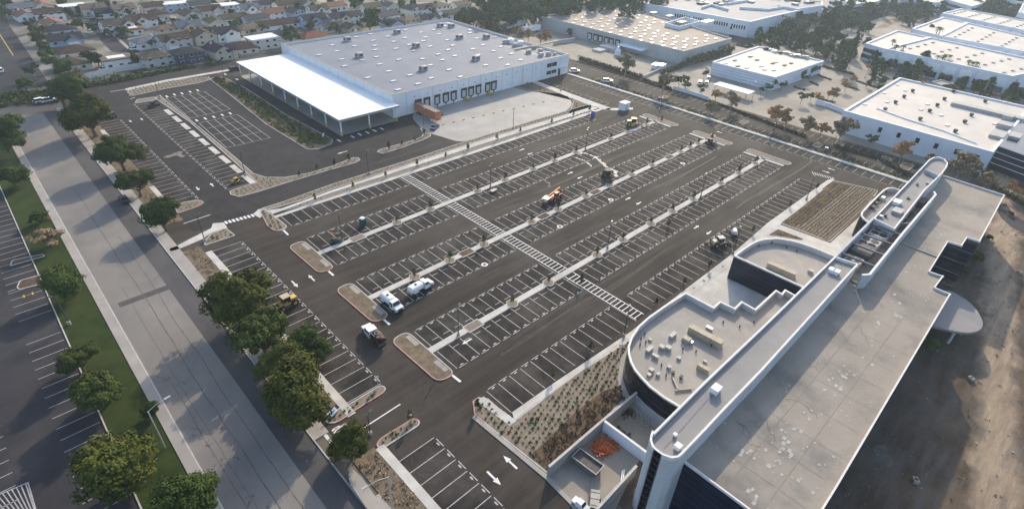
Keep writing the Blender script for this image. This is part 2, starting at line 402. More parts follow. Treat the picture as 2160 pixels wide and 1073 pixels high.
sheet('rail_corridor', [(-60, 239), (25, 240), (26, 262), (60, 260), (104, 262), (230, 256), (230, 268), (-60, 266)], 'street_dark', .016)
sheet('west_lawn', rect(-4.0, 40, 2.2, 240), 'lawn', .045)
sheet('west_parking_lot', rect(-90, -10, -4.2, 206), 'asphalt_old', .024)
for n, p in (('west_sidewalk', rect(2.2, -40, 3.7, 236)), ('east_sidewalk', rect(18.1, -40, 20.4, 44)), ('east_sidewalk', rect(18.1, 58, 20.4, 240))):
    sheet(n, p, 'concrete_old', .14, 0)
for x0, x1 in ((3.7, 3.9), (17.9, 18.1)):
    b = MB(); b.prism(rect(x0, -40, x1, 238), 0, .15); structure(b.build('kerb', M['kerb']))
b = MB(); b.prism(rect(-4.2, 40, -4.0, 206), 0, .15); structure(b.build('kerb', M['kerb']))
sheet('tree_strip', rect(20.4, -20, 24.0, 51), 'drygrass', .10, 0)
sheet('tree_strip', rect(20.4, 62, 24.0, 123), 'drygrass', .10, 0)
sheet('tree_strip', rect(20.4, 137, 25.2, 238), 'drygrass', .10, 0)
# concrete kerb strips along the west stalls
for r in (rect(24.0, 58.5, 25.4, 119.5), rect(24.0, 20, 25.4, 50.5), rect(24.2, 145, 25.4, 160), rect(24.2, 196, 25.4, 210)):
    sheet('kerb_strip', r, 'concrete', .14, 0)
for k in range(9):
    sheet('kerb_strip', rect(44.9, 145.5 + k * 8.2, 46.4, 151.7 + k * 8.2), 'concrete', .14, 0)
# ---- central medians
MED = [103.4, 82.2, 62.0]
X0, X1 = 43.0, 176.0
TREE_PX = [[(833, 466.8), (907, 441.6), (1004, 401.4), (1062, 378.7), (1116.5, 353.6), (1164, 337), (1212, 321), (1279, 290), (1317.8, 277), (1356, 261)],
           [(867, 578.8), (947.6, 548.6), (1019, 514.6), (1117.7, 466.8), (1175.6, 441.6), (1228.5, 411.4), (1280, 388.8), (1325.3, 366), (1368, 346), (1428.5, 318.3), (1446, 308), (1465, 300.7)],
           [(1078, 639), (1154, 595), (1253.6, 534.7), (1310, 504.5), (1365.6, 469), (1413.4, 444), (1457.5, 419), (1517.8, 386.3), (1553, 363.6), (1588.3, 343.5)]]
PITS = [[(754, 502)], [(985, 534), (1147, 457), (1253, 404), (1407, 330)], [(998, 687)]]
def diamond(x, y, r, rx=None):
    rx = rx or r
    return [(x - rx, y), (x - rx * .35, y - r), (x + rx * .35, y - r), (x + rx, y), (x + rx * .35, y + r), (x - rx * .35, y + r)]
for k, my in enumerate(MED):
    b = MB(); b.prism(rect(X0 - .4, my - .72, X1, my + .72), 0, .13); structure(b.build('median_strip', M['concrete']))
    b = MB(); b.prism(rect(X0, my - .9, X1, my - .74), 0, .052); structure(b.build('gutter', M['seal']))
    for (px, py) in TREE_PX[k]:
        x = G(px, py)[0]
        b = MB(); b.use(M['kerb']).ring(diamond(x, my, 1.25, 1.5), .16, 0, .15); b.use(M['gravel']).top(inset(diamond(x, my, 1.25, 1.5), .15), .14)
        structure(b.build('tree_pit', None))
    for (px, py) in PITS[k]:
        x = G(px, py)[0]; q = rect(x - 1.9, my - 1.1, x + 1.9, my + 1.1)
        b = MB(); b.use(M['kerb']).ring(q, .22, 0, .15); b.use(M['gravel' if k != 1 else 'mulch']).top(inset(q, .2), .135)
        structure(b.build('drain_bed', None))
# ---- kerbed planting islands
def dense(p, step=2.0):
    out = []
    for i in range(len(p)):
        a, b = p[i], p[(i + 1) % len(p)]
        n = max(1, int(math.dist(a, b) / step))
        out += [lerp(a, b, k / n) for k in range(n)]
    return out
ISL = []
def island(poly, soil, r=2.0, red=None, name='planting_island', w=.22):
    p = rounded(ccw(poly), r) if r else ccw(poly)
    if red and r: p = dense(p, 1.5)
    b = MB(); b.use(M['kerb']).ring(p, w, 0, .15); b.use(M[soil]).top(inset(p, w * .9), .12)
    if red:   # painted kerb face on the driving side
        q = inset(p, -.012); ids = [i for i, a in enumerate(q) if red(*a)]
        b.use(M['red_kerb']); m = len(q); s = inset(p, w * .55)
        for i in ids:
            j = (i + 1) % m
            if j in ids:
                b.face([(q[i][0], q[i][1], .02), (q[j][0], q[j][1], .02), (q[j][0], q[j][1], .154), (q[i][0], q[i][1], .154)])
                b.face([(q[i][0], q[i][1], .154), (q[j][0], q[j][1], .154), (s[j][0], s[j][1], .154), (s[i][0], s[i][1], .154)])
    structure(b.build(name, None)); ISL.append(inset(p, .5)); return ISL[-1]
for my in MED:   # west ends
    p = rounded([(39.0, my - 7.2), (42.7, my - 7.6), (42.7, my + 7.2), (38.7, my + 7.0)], 1.8)
    island(dense(p), 'drygrass', 0, red=lambda x, y, my=my: x < 39.6 or y < my - 6.8)
    for s in (-1, 1):
        sheet('paving_slab', rect(41.4, my + s * 4.3 - 1.6, 42.3, my + s * 4.3 + 1.6), 'concrete_old', .15, .1)
for my in MED:   # east ends
    island([(176, my - 7.4), (179.4, my - 7.8), (179.6, my + 7.0), (176.2, my + 7.2)], 'gravel', 1.7)
    b = MB(); b.prism(rect(174.4, my - 6.6, 175.5, my + 6.8), 0, .13); structure(b.build('median_strip', M['concrete']))
BED_R0 = island(GP([(547, 446), (556, 440), (578, 455), (607, 478), (597, 487), (578, 488), (564, 478)]), 'gravel', .8, red=lambda x, y: x < 40.2)
for n, pts in (('a', [(640, 497 - 50)],),): pass
# spine bed beside the office
BED_MAIN = GP([(996, 846), (1008, 838), (1030, 841), (1082, 889), (1200, 800), (1322, 712), (1331, 722), (1312, 770), (1310, 815), (1322, 838), (1270, 890), (1158, 1002), (1000, 876)])
island(dense(BED_MAIN), 'gravel', 0, red=lambda x, y: x < 42.4 and y > 43)
BED_MULCH = GP([(1118, 962), (1215, 868), (1268, 828), (1310, 812), (1322, 838), (1270, 890), (1160, 998)])
BED_MULCH = ccw(BED_MULCH); sheet('mulch_bed', BED_MULCH, 'mulch', .135)
for k in range(8):
    x, y = G(1017 + k * 8.7, 845 + k * 6.4)
    sheet('paving_slab', rect(x - .75, y - .45, x + .75, y + .45), 'concrete', .16, .1)
sheet('south_walk', GP([(1080, 870), (1173, 805), (1331.6, 699), (1452, 606), (1545, 535.5), (1620, 470), (1744, 381), (1760, 377), (1752, 390), (1640, 478), (1560, 546), (1466, 617), (1345, 709), (1195.7, 803), (1085, 886)]), 'concrete', .14, 0)
EASTP = GP([(1646, 472), (1758, 381), (1853, 402), (1826, 440), (1750, 511)])
sheet('court_terrace', GP([(1616, 478), (1644, 474), (1751, 513), (1830, 442), (1852, 425), (1860, 470), (1800, 560), (1700, 560), (1560, 545), (1545, 536)]), 'concrete', .105, 0)
b = MB()
for k in range(26):
    y = 25.0 + k * .78; p0, p1 = None, None
    xs_ = [x for x in [100 + .5 * i for i in range(220)] if inside(EASTP, x, y)]
    if xs_: b.strip([(xs_[0] + .3, y), (xs_[-1] - .3, y)], .30, .150 + .001 * (k % 2))
structure(b.build('planting_rows', M['mulch']))
sheet('mulch_bed', GP([(1652, 470), (1757, 384), (1796, 392), (1700, 470), (1672, 478)]), 'mulch', .142)
sheet('court_terrace', GP([(1446, 610), (1530, 560), (1690, 560), (1700, 640), (1600, 680), (1500, 680)]), 'concrete', .105, 0)
BED_COURT = island(GP([(1452, 612), (1534, 551), (1531, 566), (1462, 616)]), 'gravel', 0)
BED_EAST = island(GP([(1646, 472), (1758, 381), (1853, 402), (1826, 440), (1750, 511)]), 'gravel', .6)
BED_SMALL = island(GP([(1617, 497), (1640, 483), (1697, 505), (1690, 508), (1650, 501)]), 'mulch', .4)
# north walkway between the two lots
sheet('north_walk', GP([(566, 444), (595, 440), (640, 424), (700, 402), (850, 352), (1000, 302), (1130, 262), (1252, 226), (1262, 229), (1140, 266.5), (1010, 307), (855, 357.5), (700, 407), (645, 427), (598, 444), (575, 452)]), 'concrete', .14, 0)
sheet('kerb_strip', GP([(577, 457), (640, 436), (800, 384), (1000, 318.5), (1080, 292.5), (1240, 238), (1274, 227), (1276, 230), (1244, 242), (1080, 297.5), (1000, 324), (800, 389), (640, 441), (580, 461)]), 'concrete', .14, 0)
BED_WN = island(GP([(552, 440), (600, 425), (700, 389), (850, 342), (1000, 293), (1130, 253), (1245, 220), (1252, 225.5), (1130, 261.5), (1000, 301), (850, 351), (700, 400), (640, 422), (590, 437), (566, 443)]), 'gravel', 0)
BED_WS = island(GP([(600, 445.5), (645, 428.5), (700, 408.5), (855, 359), (1010, 308.5), (1140, 267.5), (1258, 231), (1240, 237), (1080, 291.5), (1000, 317.5), (800, 383), (640, 435)]), 'gravel', 0, w=.12)
sheet('kerb_ramp', GP([(534, 452), (545, 442), (556, 440), (572, 447), (556, 455), (548, 460)]), 'concrete', .09, 0)
# west entrance walk and bed
BED_ENTRY = island(GP([(430, 510), (446, 492), (478, 482), (497, 497), (432, 519)]), 'gravel', .5)
sheet('entry_walk', GP([(358, 525), (372, 520), (402, 504), (430, 490), (446, 482), (449, 472), (472, 470), (480, 481), (447, 491), (425, 506), (395, 519), (372, 528), (360, 531)]), 'concrete', .14, 0)
RA_, RB_ = G(712, 893), G(810, 829)
BED_W1S = island(GP([(683, 893), (700, 868), (735, 853), (803, 812), (815, 817), (812, 828), (760, 860), (712, 893)]), 'gravel', 1.0, red=lambda x, y: (RB_[0] - RA_[0]) * (y - RA_[1]) - (RB_[1] - RA_[1]) * (x - RA_[0]) < .35 * math.dist(RA_, RB_) or x > 32.4)
BED_W2N = island(GP([(792, 940), (800, 925), (872, 881), (886, 886), (885, 897), (817, 941), (803, 948)]), 'gravel', 1.0, red=lambda x, y: y > 50.5)
BED_N1S = island(GP([(368, 437), (385, 427), (420, 422), (433, 427), (420, 436), (375, 452)]), 'gravel', .8, red=lambda x, y: y < 143.5)
# truck court planting
BED_L = island(GP([(325, 207), (338, 201), (345, 208), (420, 268), (500, 335), (535, 366), (560, 374), (600, 374.5), (650, 366), (700, 351), (745, 333), (756, 333), (760, 338), (750, 344), (680, 364), (600, 388), (540, 407), (505, 416), (486, 411), (484, 404), (500, 398), (540, 385), (505, 352), (400, 258)]), 'gravel', 0)
BED_C = island(GP([(442, 168), (452, 163), (472, 163), (520, 187), (600, 240), (690, 288), (703, 296), (700, 304), (672, 315), (648, 316), (560, 262), (490, 205)]), 'drygrass', .8, red=None)
BED_D = island(GP([(795, 321), (800, 316), (860, 300), (888, 290), (893, 282), (886, 272), (892, 268), (908, 280), (909, 288), (890, 297), (850, 312), (808, 325)]), 'gravel', 0)
BED_NN = island(GP([(268, 196), (275, 187), (352, 172), (440, 162), (446, 168), (420, 176), (350, 188), (280, 203)]), 'gravel', .5)
sheet('kerb_strip', GP([(264, 188), (352, 169), (500, 144), (502, 147), (354, 173), (266, 192)]), 'concrete', .14, 0)
BED_N2 = island(GP([(284, 217), (290, 210), (325, 205), (333, 210), (322, 213), (290, 219)]), 'gravel', .5)
BED_DOCK = island(GP([(1066, 179), (1116, 172), (1128, 176), (1250, 226), (1243, 233), (1196, 241), (1205, 228), (1209, 214), (1190, 199), (1120, 192)]), 'drygrass', 1.0)
sheet('dock_walk', GP([(1120, 174), (1132, 172), (1250, 215), (1290, 229), (1282, 235), (1240, 221)]), 'concrete', .145, 0)
sheet('kerb_strip', GP([(1282, 229), (1312, 229), (1335, 228), (1335, 232), (1300, 234), (1275, 233)]), 'concrete', .145, 0)
# east boundary strip
b = MB(); b.prism(rect(192.6, 22, 194.3, 162), 0, .35); structure(b.build('boundary_strip', M['concrete']))
BED_E = rect(194.5, 22, 196.6, 150); sheet('planting_bed', BED_E, 'drygrass', .12, 0)
sheet('hedge_bed', rect(211.6, 20, 213.4, 216), 'mulch', .10, 0)
for px, py in ((1290, 168), (1400, 205), (1560, 262), (1700, 322)):
    x, y = G(px, py); island(rect(199, y - 1.2, 203.5, y + 1.2), 'drygrass', .8)
for px, py in ((1862, 340), (1908, 355)):
    x, y = G(px, py); island(rect(203.5, y - 1.5, 210, y + 1.5), 'drygrass', .8)
# dirt lot features
sheet('curved_drive', GP([(2098, 436), (2112, 460), (2135, 480), (2175, 500), (2175, 475), (2140, 455), (2122, 428)]), 'asphalt_old', .024)
b = MB(); b.strip(GP([(2124, 426), (2142, 452), (2180, 474)]), .3, .03); structure(b.build('red_kerb_line', M['red_kerb']))
sheet('drainage_slick', rounded(GP([(1838, 940), (1870, 937), (1888, 965), (1880, 988), (1850, 975), (1840, 960)]), 2), 'seal', .022)
# yard floor
sheet('yard_floor', GP([(1160, 1003), (1268, 905), (1310, 850), (1400, 880), (1380, 930), (1345, 975), (1290, 1090), (1220, 1090)]), 'pavement', .060, 0)
sheet('kerb_strip', GP([(1000, 876), (1158, 1004), (1240, 1090), (1228, 1090), (1150, 1010), (996, 882)]), 'concrete_old', .145, 0)
# residential streets
sheet('residential_street', rounded(GP([(186, 34), (150, 38), (150, 33), (200, 28), (212, 36), (232, 60), (255, 72), (290, 103), (300, 112), (262, 113), (236, 110), (214, 88), (196, 60)]), 2.5), 'asphalt_old', .028)
b = MB(); b.strip(GP([(200, 30), (214, 42), (238, 66)]), 1.3, .035); b.strip(GP([(240, 74), (258, 90), (276, 107)]), 1.3, .035)
structure(b.build('residential_sidewalk', M['concrete_old']))
sheet('arterial_road', GP([(1560, 90), (1640, 100), (1760, 70), (1900, 25), (2000, 0), (1960, -10), (1850, 22), (1740, 62), (1650, 85)]), 'asphalt_old', .020)
sheet('side_road', GP([(1540, 72), (1600, 84), (1608, 90), (1540, 100), (1530, 92)]), 'asphalt_old', .022)
sheet('road_verge', GP([(1842, 62), (1880, 40), (1915, 30), (1920, 36), (1870, 58)]), 'leafbed', .03) if 'leafbed' in M else sheet('road_verge', GP([(1842, 62), (1880, 40), (1915, 30), (1920, 36), (1870, 58)]), 'rubble_verge', .03)
# ================================================================== painted markings
def paint(name, z=.046, m='paint'):
    return MB()
PZ = .050
MK = MB(); MD = MB(); ST = MB()
PITCH = 2.63
STALLP = MB()
def stalls_x(x0, x1, ymed, ytick, skip=(), bars=True, mk=STALLP):
    "row of stalls along X between the median edge ymed and the aisle line ytick"
    s = 1 if ytick > ymed else -1
    n = int((x1 - x0) / PITCH)
    ST.face([(x0, min(ymed, ytick), .040), (x0 + n * PITCH, min(ymed, ytick), .040), (x0 + n * PITCH, max(ymed, ytick), .040), (x0, max(ymed, ytick), .040)])
    for k in range(n + 1):
        x = x0 + k * PITCH
        if any(a < x < b for a, b in skip): continue
        mk.strip([(x, ymed + s * .05), (x, ytick - s * .1)], .125, PZ)
        if bars and k:
            xb = x - .1 if s > 0 else x + .1
            mk.strip([(xb, ymed + s * 1.25), (xb - s * 1.45, ymed + s * 1.25)], .13, PZ)
        if k < n and not any(a < x + 1.2 < b for a, b in skip):
            mk.strip([(x + .42, ytick), (x + PITCH - .42, ytick)], .14, PZ)
            mk.strip([(x + 1.0, ytick - s * .38), (x + PITCH - 1.0, ytick - s * .34)], .24, PZ + .002)
def stalls_y(y0, y1, xkerb, xtick, pitch=PITCH, tick=True, blobs=True, w=.13, mk=STALLP, panel=True):
    s = 1 if xtick > xkerb else -1
    n = int(round((y1 - y0) / pitch))
    if panel: ST.face([(min(xkerb, xtick), y0, .040), (max(xkerb, xtick), y0, .040), (max(xkerb, xtick), y0 + n * pitch, .040), (min(xkerb, xtick), y0 + n * pitch, .040)])
    for k in range(n + 1):
        y = y0 + k * pitch
        mk.strip([(xkerb + s * .05, y), (xtick - s * .1, y)], w, PZ)
        if k < n and tick:
            mk.strip([(xtick, y + .42), (xtick, y + pitch - .42)], .15, PZ)
            if blobs: mk.strip([(xtick - s * .38, y + 1.0), (xtick - s * .38, y + pitch - 1.0)], .26, PZ + .002)
XW = (78.5, 81.1)
stalls_x(43.6, 161.0, 124.2, 118.0, (XW,), bars=False)
for my, y_up, y_lo in ((103.4, 110.9, 96.7), (82.2, 89.1, 75.6), (62.0, 68.3, 55.3)):
    stalls_x(43.6, 174.0, my + .75, y_up, (XW,))
    stalls_x(43.6, 174.0, my - .75, y_lo, (XW,))
stalls_x(44.0, 172.0, 41.9, 48.2, (XW,), bars=False)
stalls_y(61.2, 119.0, 25.4, 31.9)
stalls_y(9.6, 46.4, 25.4, 31.9)
stalls_y(145.6, 217.0, 25.4, 31.7, mk=MD)
stalls_y(146.0, 229.0, 44.9, 38.9, mk=MD)
stalls_y(26.0, 156.0, 192.5, 187.2, mk=MD, blobs=False)
stalls_y(26.0, 150.0, 196.7, 200.6, mk=MD, tick=False)
stalls_y(26.0, 212.0, 211.5, 206.6, mk=MD, tick=False)
stalls_y(126.0, 160.0, 171.6, 177.0, mk=MD, blobs=False)
# crosswalk ladder through the lot
for y0, y1 in ((42.2, 61.2), (62.8, 81.4), (83.0, 102.6), (104.2, 124.0)):
    for x in XW: MK.strip([(x, y0), (x, y1)], .17, PZ + .004)
    n = int((y1 - y0) / 1.02)
    for k in range(n): MK.strip([(XW[0], y0 + .5 + k * 1.02), (XW[1], y0 + .5 + k * 1.02)], .19, PZ + .006)
# truck court grids
def grid(c00, c10, c11, c01, nu, nv):
    a, b_, c, d = [G(*q) for q in (c00, c10, c11, c01)]
    for i in range(nu + 1): MD.strip([lerp(a, b_, i / nu), lerp(d, c, i / nu)], .18, PZ)
    for j in range(nv + 1): MD.strip([lerp(a, d, j / nv), lerp(b_, c, j / nv)], .15, PZ + .002)
grid((350, 207), (431, 193.5), (485.6, 230.8), (401, 250), 5, 4)
grid((420, 260), (501, 242), (570, 291), (478, 312), 5, 4)
def arrow(px, py, ang, L=2.6, two=False, b=MK):
    L *= .88
    x, y = G(px, py); c, s = math.cos(ang), math.sin(ang)
    def W(u, v): return (x + u * c - v * s, y + u * s + v * c, PZ + .004)
    b.face([W(-L / 2, -.16), W(L * .12, -.16), W(L * .12, .16), W(-L / 2, .16)])
    b.face([W(L * .08, -.46), W(L / 2, 0), W(L * .08, .46)])
U, D_, R_, L_ = PI / 2, -PI / 2, 0, PI
for a in ((621.8, 599, D_, 3.2), (657, 586, U, 3.2), (1042, 1008, D_, 3.4), (1076, 974, U, 3.4), (417, 398, D_), (447, 390, U), (275, 256, D_), (299, 252, U), (1101, 316, R_), (1118, 324.6, L_),
          (1203, 365, R_), (1223, 375, L_), (1325, 419, R_), (1347, 429, L_), (1469, 479, R_), (1495, 491, L_), (1753, 357, U), (1743, 363, D_), (1517, 279, U), (1505, 285, D_), (722, 322, L_, 4.0), (985, 670 + 50, L_)): 
    arrow(*a)
for px, py in ((715, 297), (744, 289), (759, 284), (775, 280), (790, 276), (805.5, 272), (352, 204), (368, 200), (384, 197.5), (401, 194), (417, 191), (415, 254.5), (433, 250.5), (451, 247), (469, 243), (485.7, 239.5), (475, 157), (500, 168)):
    x, y = G(px, py); MK.strip([(x, y - 1.1), (x, y + 1.1)], .6, PZ + .004)
for p, q, w in (((691, 570), (703.6, 581), .45), ((804, 669), (822, 684.5), .45), ((950, 788), (971.6, 805), .45), ((598, 485.7), (608, 495.7), .45), ((741, 918.8), (844.5, 852), .22),
                ((387.5, 471.8), (444, 453), .22), ((677, 906), (702, 936.4), .5), ((232, 194), (266, 189), .3), ((272, 202), (286, 199), .3), ((275, 209), (285, 206), .3)):
    MK.strip([G(*p), G(*q)], w, PZ + .004)
for k in range(9):
    x, y = G(477 + k * 8.0, 469.5 - k * 2.1); MK.strip([(x, y - .75), (x, y + .75)], .55, PZ + .004)
b = MB()
pts = GP([(1716, 366), (1764, 379)])
for k in range(9):
    q = lerp(*pts, (k + .5) / 9); MD.strip([(q[0] - .8, q[1]), (q[0] + .8, q[1] + 1.2)], .35, PZ + .002)
structure(STALLP.build('stall_markings', M['paint_stall'])); structure(MK.build('parking_markings', M['paint'])); structure(MD.build('worn_parking_markings', M['paint_dim'])); structure(ST.build('stall_paving', M['stall']))
# STOP painted on the exit lane, read by drivers leaving towards the street
cu = bpy.data.curves.new('stop_lettering', 'FONT'); cu.body = 'STOP'; cu.size = 1.0; cu.align_x = 'CENTER'; cu.align_y = 'CENTER'; cu.offset = .02
to = bpy.data.objects.new('stop_lettering', cu); COL.objects.link(to)
bpy.context.view_layer.update()
me = bpy.data.meshes.new_from_object(to); COL.objects.unlink(to); bpy.data.objects.remove(to)
me.materials.clear(); me.materials.append(M['paint'])
xs, ys = G(722, 905)
a, b0 = G(690, 905), G(740, 890)
o = put('stop_lettering', me, None, (xs, ys, PZ + .006), PI / 2); o.scale = (.85, 3.3, 1); structure(o)
# west lot stall lines
WL = MB()
for k in range(24):
    y = 66.5 + k * 2.72
    if 112 < y < 117 : continue
    WL.strip([(-4.5, y), (-9.6, y + .0)], .14, PZ)
for k in range(30):
    y = 62 + k * 2.72; WL.strip([(-15.5, y), (-20.5, y)], .14, PZ)
for k in range(16):
    y = 130 + k * 2.72
    WL.strip([(-4.4, y), (-9.6, y)], .14, PZ); 
hp = GP([(-30, 1055), (59, 1017), (76, 1075), (30, 1110)])
for i in range(2): WL.strip([hp[i], hp[i + 1]], .16, PZ + .002)
for k in range(9):
    WL.strip([lerp(hp[0], hp[1], (k + .5) / 9), lerp(hp[3], hp[2], (k + .5) / 9)], .14, PZ)
structure(WL.build('west_lot_markings', M['paint_dim']))
island(GP([(20, 562), (26, 549), (92, 536), (96, 541)]), 'mulch', .5)
island(GP([(35, 607), (42, 592), (92, 578), (100, 590), (88, 600), (40, 612)]), 'mulch', .5)
# yellow accessibility blob and street centre line
b = MB(); x, y = G(60, 622); b.strip([(x - 1, y), (x + 1, y)], .25, PZ); b.strip([(x - .7, y - .5), (x - .7, y + .5)], .25, PZ + .002); b.strip([(x + .7, y - .5), (x + .7, y + .5)], .25, PZ + .002)
b.strip([G(-20, 42), G(28, 118)], .3, .04)
structure(b.build('yellow_markings', M['paint_yellow']))
# long sealed joints and cracks of the old street
b = MB()
def wander(x, y0, y1, w, amp, seed):
    r = random.Random(seed); p = []; y = y0; c = 0
    while y < y1:
        p.append((x + c, y)); y += r.uniform(1.2, 3.5); c = max(-amp, min(amp, c + r.uniform(-.12, .12)))
    b.strip(p, w, .032)
wander(7.2, 45, 118, .07, .2, 1); wander(9.4, 40, 155, .13, .25, 2); wander(11.7, 42, 140, .11, .3, 3); wander(9.6, 150, 172, .12, .1, 5); wander(6.2, 50, 85, .10, .4, 9)
for k in range(22):
    r = random.Random(k + 40); x, y = r.uniform(5.3, 8.6), r.uniform(46, 88); p = [(x, y)]
    for i in range(r.randint(2, 5)):
        x += r.uniform(-.7, .7); y += r.uniform(-.9, .9); p.append((x, y))
    b.strip(p, .09, .033)
structure(b.build('crack_sealing', M['seal']))
b = MB(); rr = random.Random(77)   # tyre scuffs on the new asphalt
def scuff(px, py, R, a0, a1, w=.14):
    x, y = G(px, py)
    for off in (0, 1.5):
        b.strip([(x + (R + off) * math.cos(a0 + (a1 - a0) * k / 12), y + (R + off) * math.sin(a0 + (a1 - a0) * k / 12)) for k in range(13)], w, .047 + .0004 * off)
for q in ((920, 950, 2.2, 0, 4), (935, 965, 3.2, 1, 3.4), (905, 985, 2.0, 2, 5), (975, 830, 5, 1.5, 3.6), (965, 845, 6.5, 1.2, 3.2), (640, 690, 9, .2, 1.2), (900, 780, 8, 1.8, 3.0), (820, 720, 12, -.8, .4), (760, 640, 14, 2.6, 3.4), (1240, 640, 12, 3.6, 4.4), (1150, 560, 16, .8, 1.4), (1000, 560, 18, 3.6, 4.1), (600, 600, 15, 5.8, 6.4), (960, 1010, 1.8, .5, 3.5), (1010, 960, 3, 2, 4.2)): scuff(*q)
for k in range(26):
    y = rr.choice((114.5, 93, 92, 72, 71, 51.5, 52.5, 36, 134)) + rr.uniform(-2, 2); x = rr.uniform(45, 150); L_ = rr.uniform(12, 40)
    b.strip([(x + L_ * t / 8, y + .25 * math.sin(t * .7 + k)) for t in range(9)], rr.uniform(.25, .6), .0385 + .0002 * k)
structure(b.build('tyre_scuffs', M['scuff']))
sheet('asphalt_patch', rect(5.2, 110.8, 14.6, 112.6), 'street_dark', .030)
# dusty spills and paler wear on the new asphalt
def spill(name, pts, w, m, seed, z=.058):
    r = random.Random(seed); b = MB()
    for i in range(len(pts) - 1):
        n = max(2, int(math.dist(pts[i], pts[i + 1]) / .8))
        for k in range(n):
            q = lerp(pts[i], pts[i + 1], k / n); rr = w * r.uniform(.5, 1.15)
            q = (q[0] + r.uniform(-.3, .3) * w, q[1] + r.uniform(-.3, .3) * w)
            b.top([(q[0] + rr * r.uniform(.6, 1.2) * math.cos(2 * PI * t / 9), q[1] + rr * r.uniform(.6, 1.2) * math.sin(2 * PI * t / 9)) for t in range(9)], z + .0007 * ((i * 31 + k) % 17))
    o = b.build(name, M[m]); o['kind'] = 'stuff'; return o
spill('sand_trail', GP([(1208, 326), (1228, 322), (1246, 327), (1262, 337), (1276, 350), (1290, 358), (1300, 362), (1298, 374)]), .75, 'sand', 3)
spill('sand_trail', GP([(1212, 332), (1232, 339), (1242, 346), (1249, 354)]), .45, 'sand', 4)
spill('sand_spill', GP([(352, 331), (378, 322), (386, 334)]), 1.0, 'dust', 6)
spill('sand_spill', GP([(1148, 380), (1160, 388), (1155, 396)]), .6, 'dust', 8)

sheet('grass_patch', GP([(1910, 36), (1930, 30), (1945, 33), (1940, 42), (1918, 46)]), 'lawn', .035)
# ================================================================== BUILDINGS
def MBo(root): return MB(tuple(root.location))
def part(b, name, m, parent, smooth=False): return b.build(name, M[m] if isinstance(m, str) else m, parent, smooth=smooth)
def shell(root, poly, h, wall, roof, par=.7, pw=.35, cop=None, z0=0, names=('wall', 'roof', 'parapet')):
    "outer walls, roof deck and parapet coping as three parts"
    poly = ccw(poly)
    b = MBo(root); b.sides(poly, z0, h + par); q = inset(poly, pw); b.sides(list(reversed(q)), h, h + par) if False else None
    m = len(q)
    for i in range(m):
        j = (i + 1) % m; a, c = q[i], q[j]
        b.face([(c[0], c[1], h), (a[0], a[1], h), (a[0], a[1], h + par), (c[0], c[1], h + par)])
    w = part(b, names[0], wall, root)
    b = MBo(root); b.top(q, h); r = part(b, names[1], roof, root)
    b = MBo(root); o2 = inset(poly, -.04); i2 = inset(poly, pw + .04)
    b.ring(o2, pw + .08, h + par, h + par + .12); p = part(b, names[2], cop or wall, root)
    return w, r, p
def shared_boxes(name, specs, m, parent, d, zoff=0):
    "many equal little boxes as separate parts sharing one mesh; specs = [(x,y,z,rz)] in world"
    b = MB(); b.box((0, 0, d[2] / 2), d); me = None; ro = parent
    off = Vector((0, 0, 0)); p = parent
    while p is not None: off += Vector(p.location); p = p.parent
    out = []
    for x, y, z, rz in specs:
        if me is None:
            o = b.build(name, M[m], parent, (x - off.x, y - off.y, z - off.z), rz=rz); me = o.data
        else: o = put(name, me, parent, (x - off.x, y - off.y, z - off.z), rz)
        out.append(o)
    return out
def dock_door(root, x, y, z, ang, w=2.9, h=3.6, leveller=True):
    "black seal frame with pale door, facing along ang"
    f = MB((0, 0, 0)); 
    for s in (-1, 1): f.box((0.12, s * (w / 2 - .22), h / 2 - .15), (.35, .44, h - .3))
    f.box((.22, 0, h - .3), (.55, w, .75)); f.box((.1, 0, -.16), (.28, w * .72, .26)); f.box((.12, 0, -.6), (.2, .35, .9))
    fr = f.build('dock_seal', M['dock_black'], root, (x - root.location.x, y - root.location.y, z), rz=ang)
    d = MB(); d.box((.04, 0, h / 2 - .3), (.1, w - .9, h - .7)); 
    for k in range(1, 4): d.box((.1, 0, k * (h - .7) / 4), (.03, w - .92, .04))
    d.build('dock_door', M['door_grey'], fr)
    return fr
# ---------------------------------------------------------------- big white warehouse with canopy
WX0, WX1, WY0, WY1, WH = 102.7, 194.4, 163.2, 248.0, 7.4
wh = thing('warehouse', 'large white warehouse with pale blue roof and open canopy at its left end', 'warehouse', (WX0, WY0, 0))
shell(wh, rect(WX0, WY0, WX1, WY1), WH, 'white_wall', 'blue_roof', .7, .5, 'coping')
b = MBo(wh)
for (p, q) in (((745, 137), (1050, 78)), ((793, 70), (1000, 157))):
    b.strip([G(p[0], p[1], WH), G(q[0], q[1], WH)], .35, WH + .03)
b.strip([(WX0 + .6, 205.5), (WX1 - .6, 205.5)], .4, WH + .035); b.strip([(148.4, WY0 + .6), (148.4, WY1 - .6)], .4, WH + .03)
part(b, 'roof_joint', 'mullion', wh)
sk = []
r = random.Random(5)
for i in range(10):
    for j in range(9):
        x, y = WX0 + 6 + i * 9.0 + (j % 2) * 3.6 + r.uniform(-.9, .9), WY0 + 5 + j * 9.3 + (i % 3) * 2.2 + r.uniform(-.9, .9)
        if r.random() < .16: continue
        if x < WX1 - 3 and y < WY1 - 3 and not (x > 181 and y < 190): sk.append((x, y, WH + .0, 0))
shared_boxes('skylight', sk[:96], 'skylight', wh, (2.2, 1.0, .28))
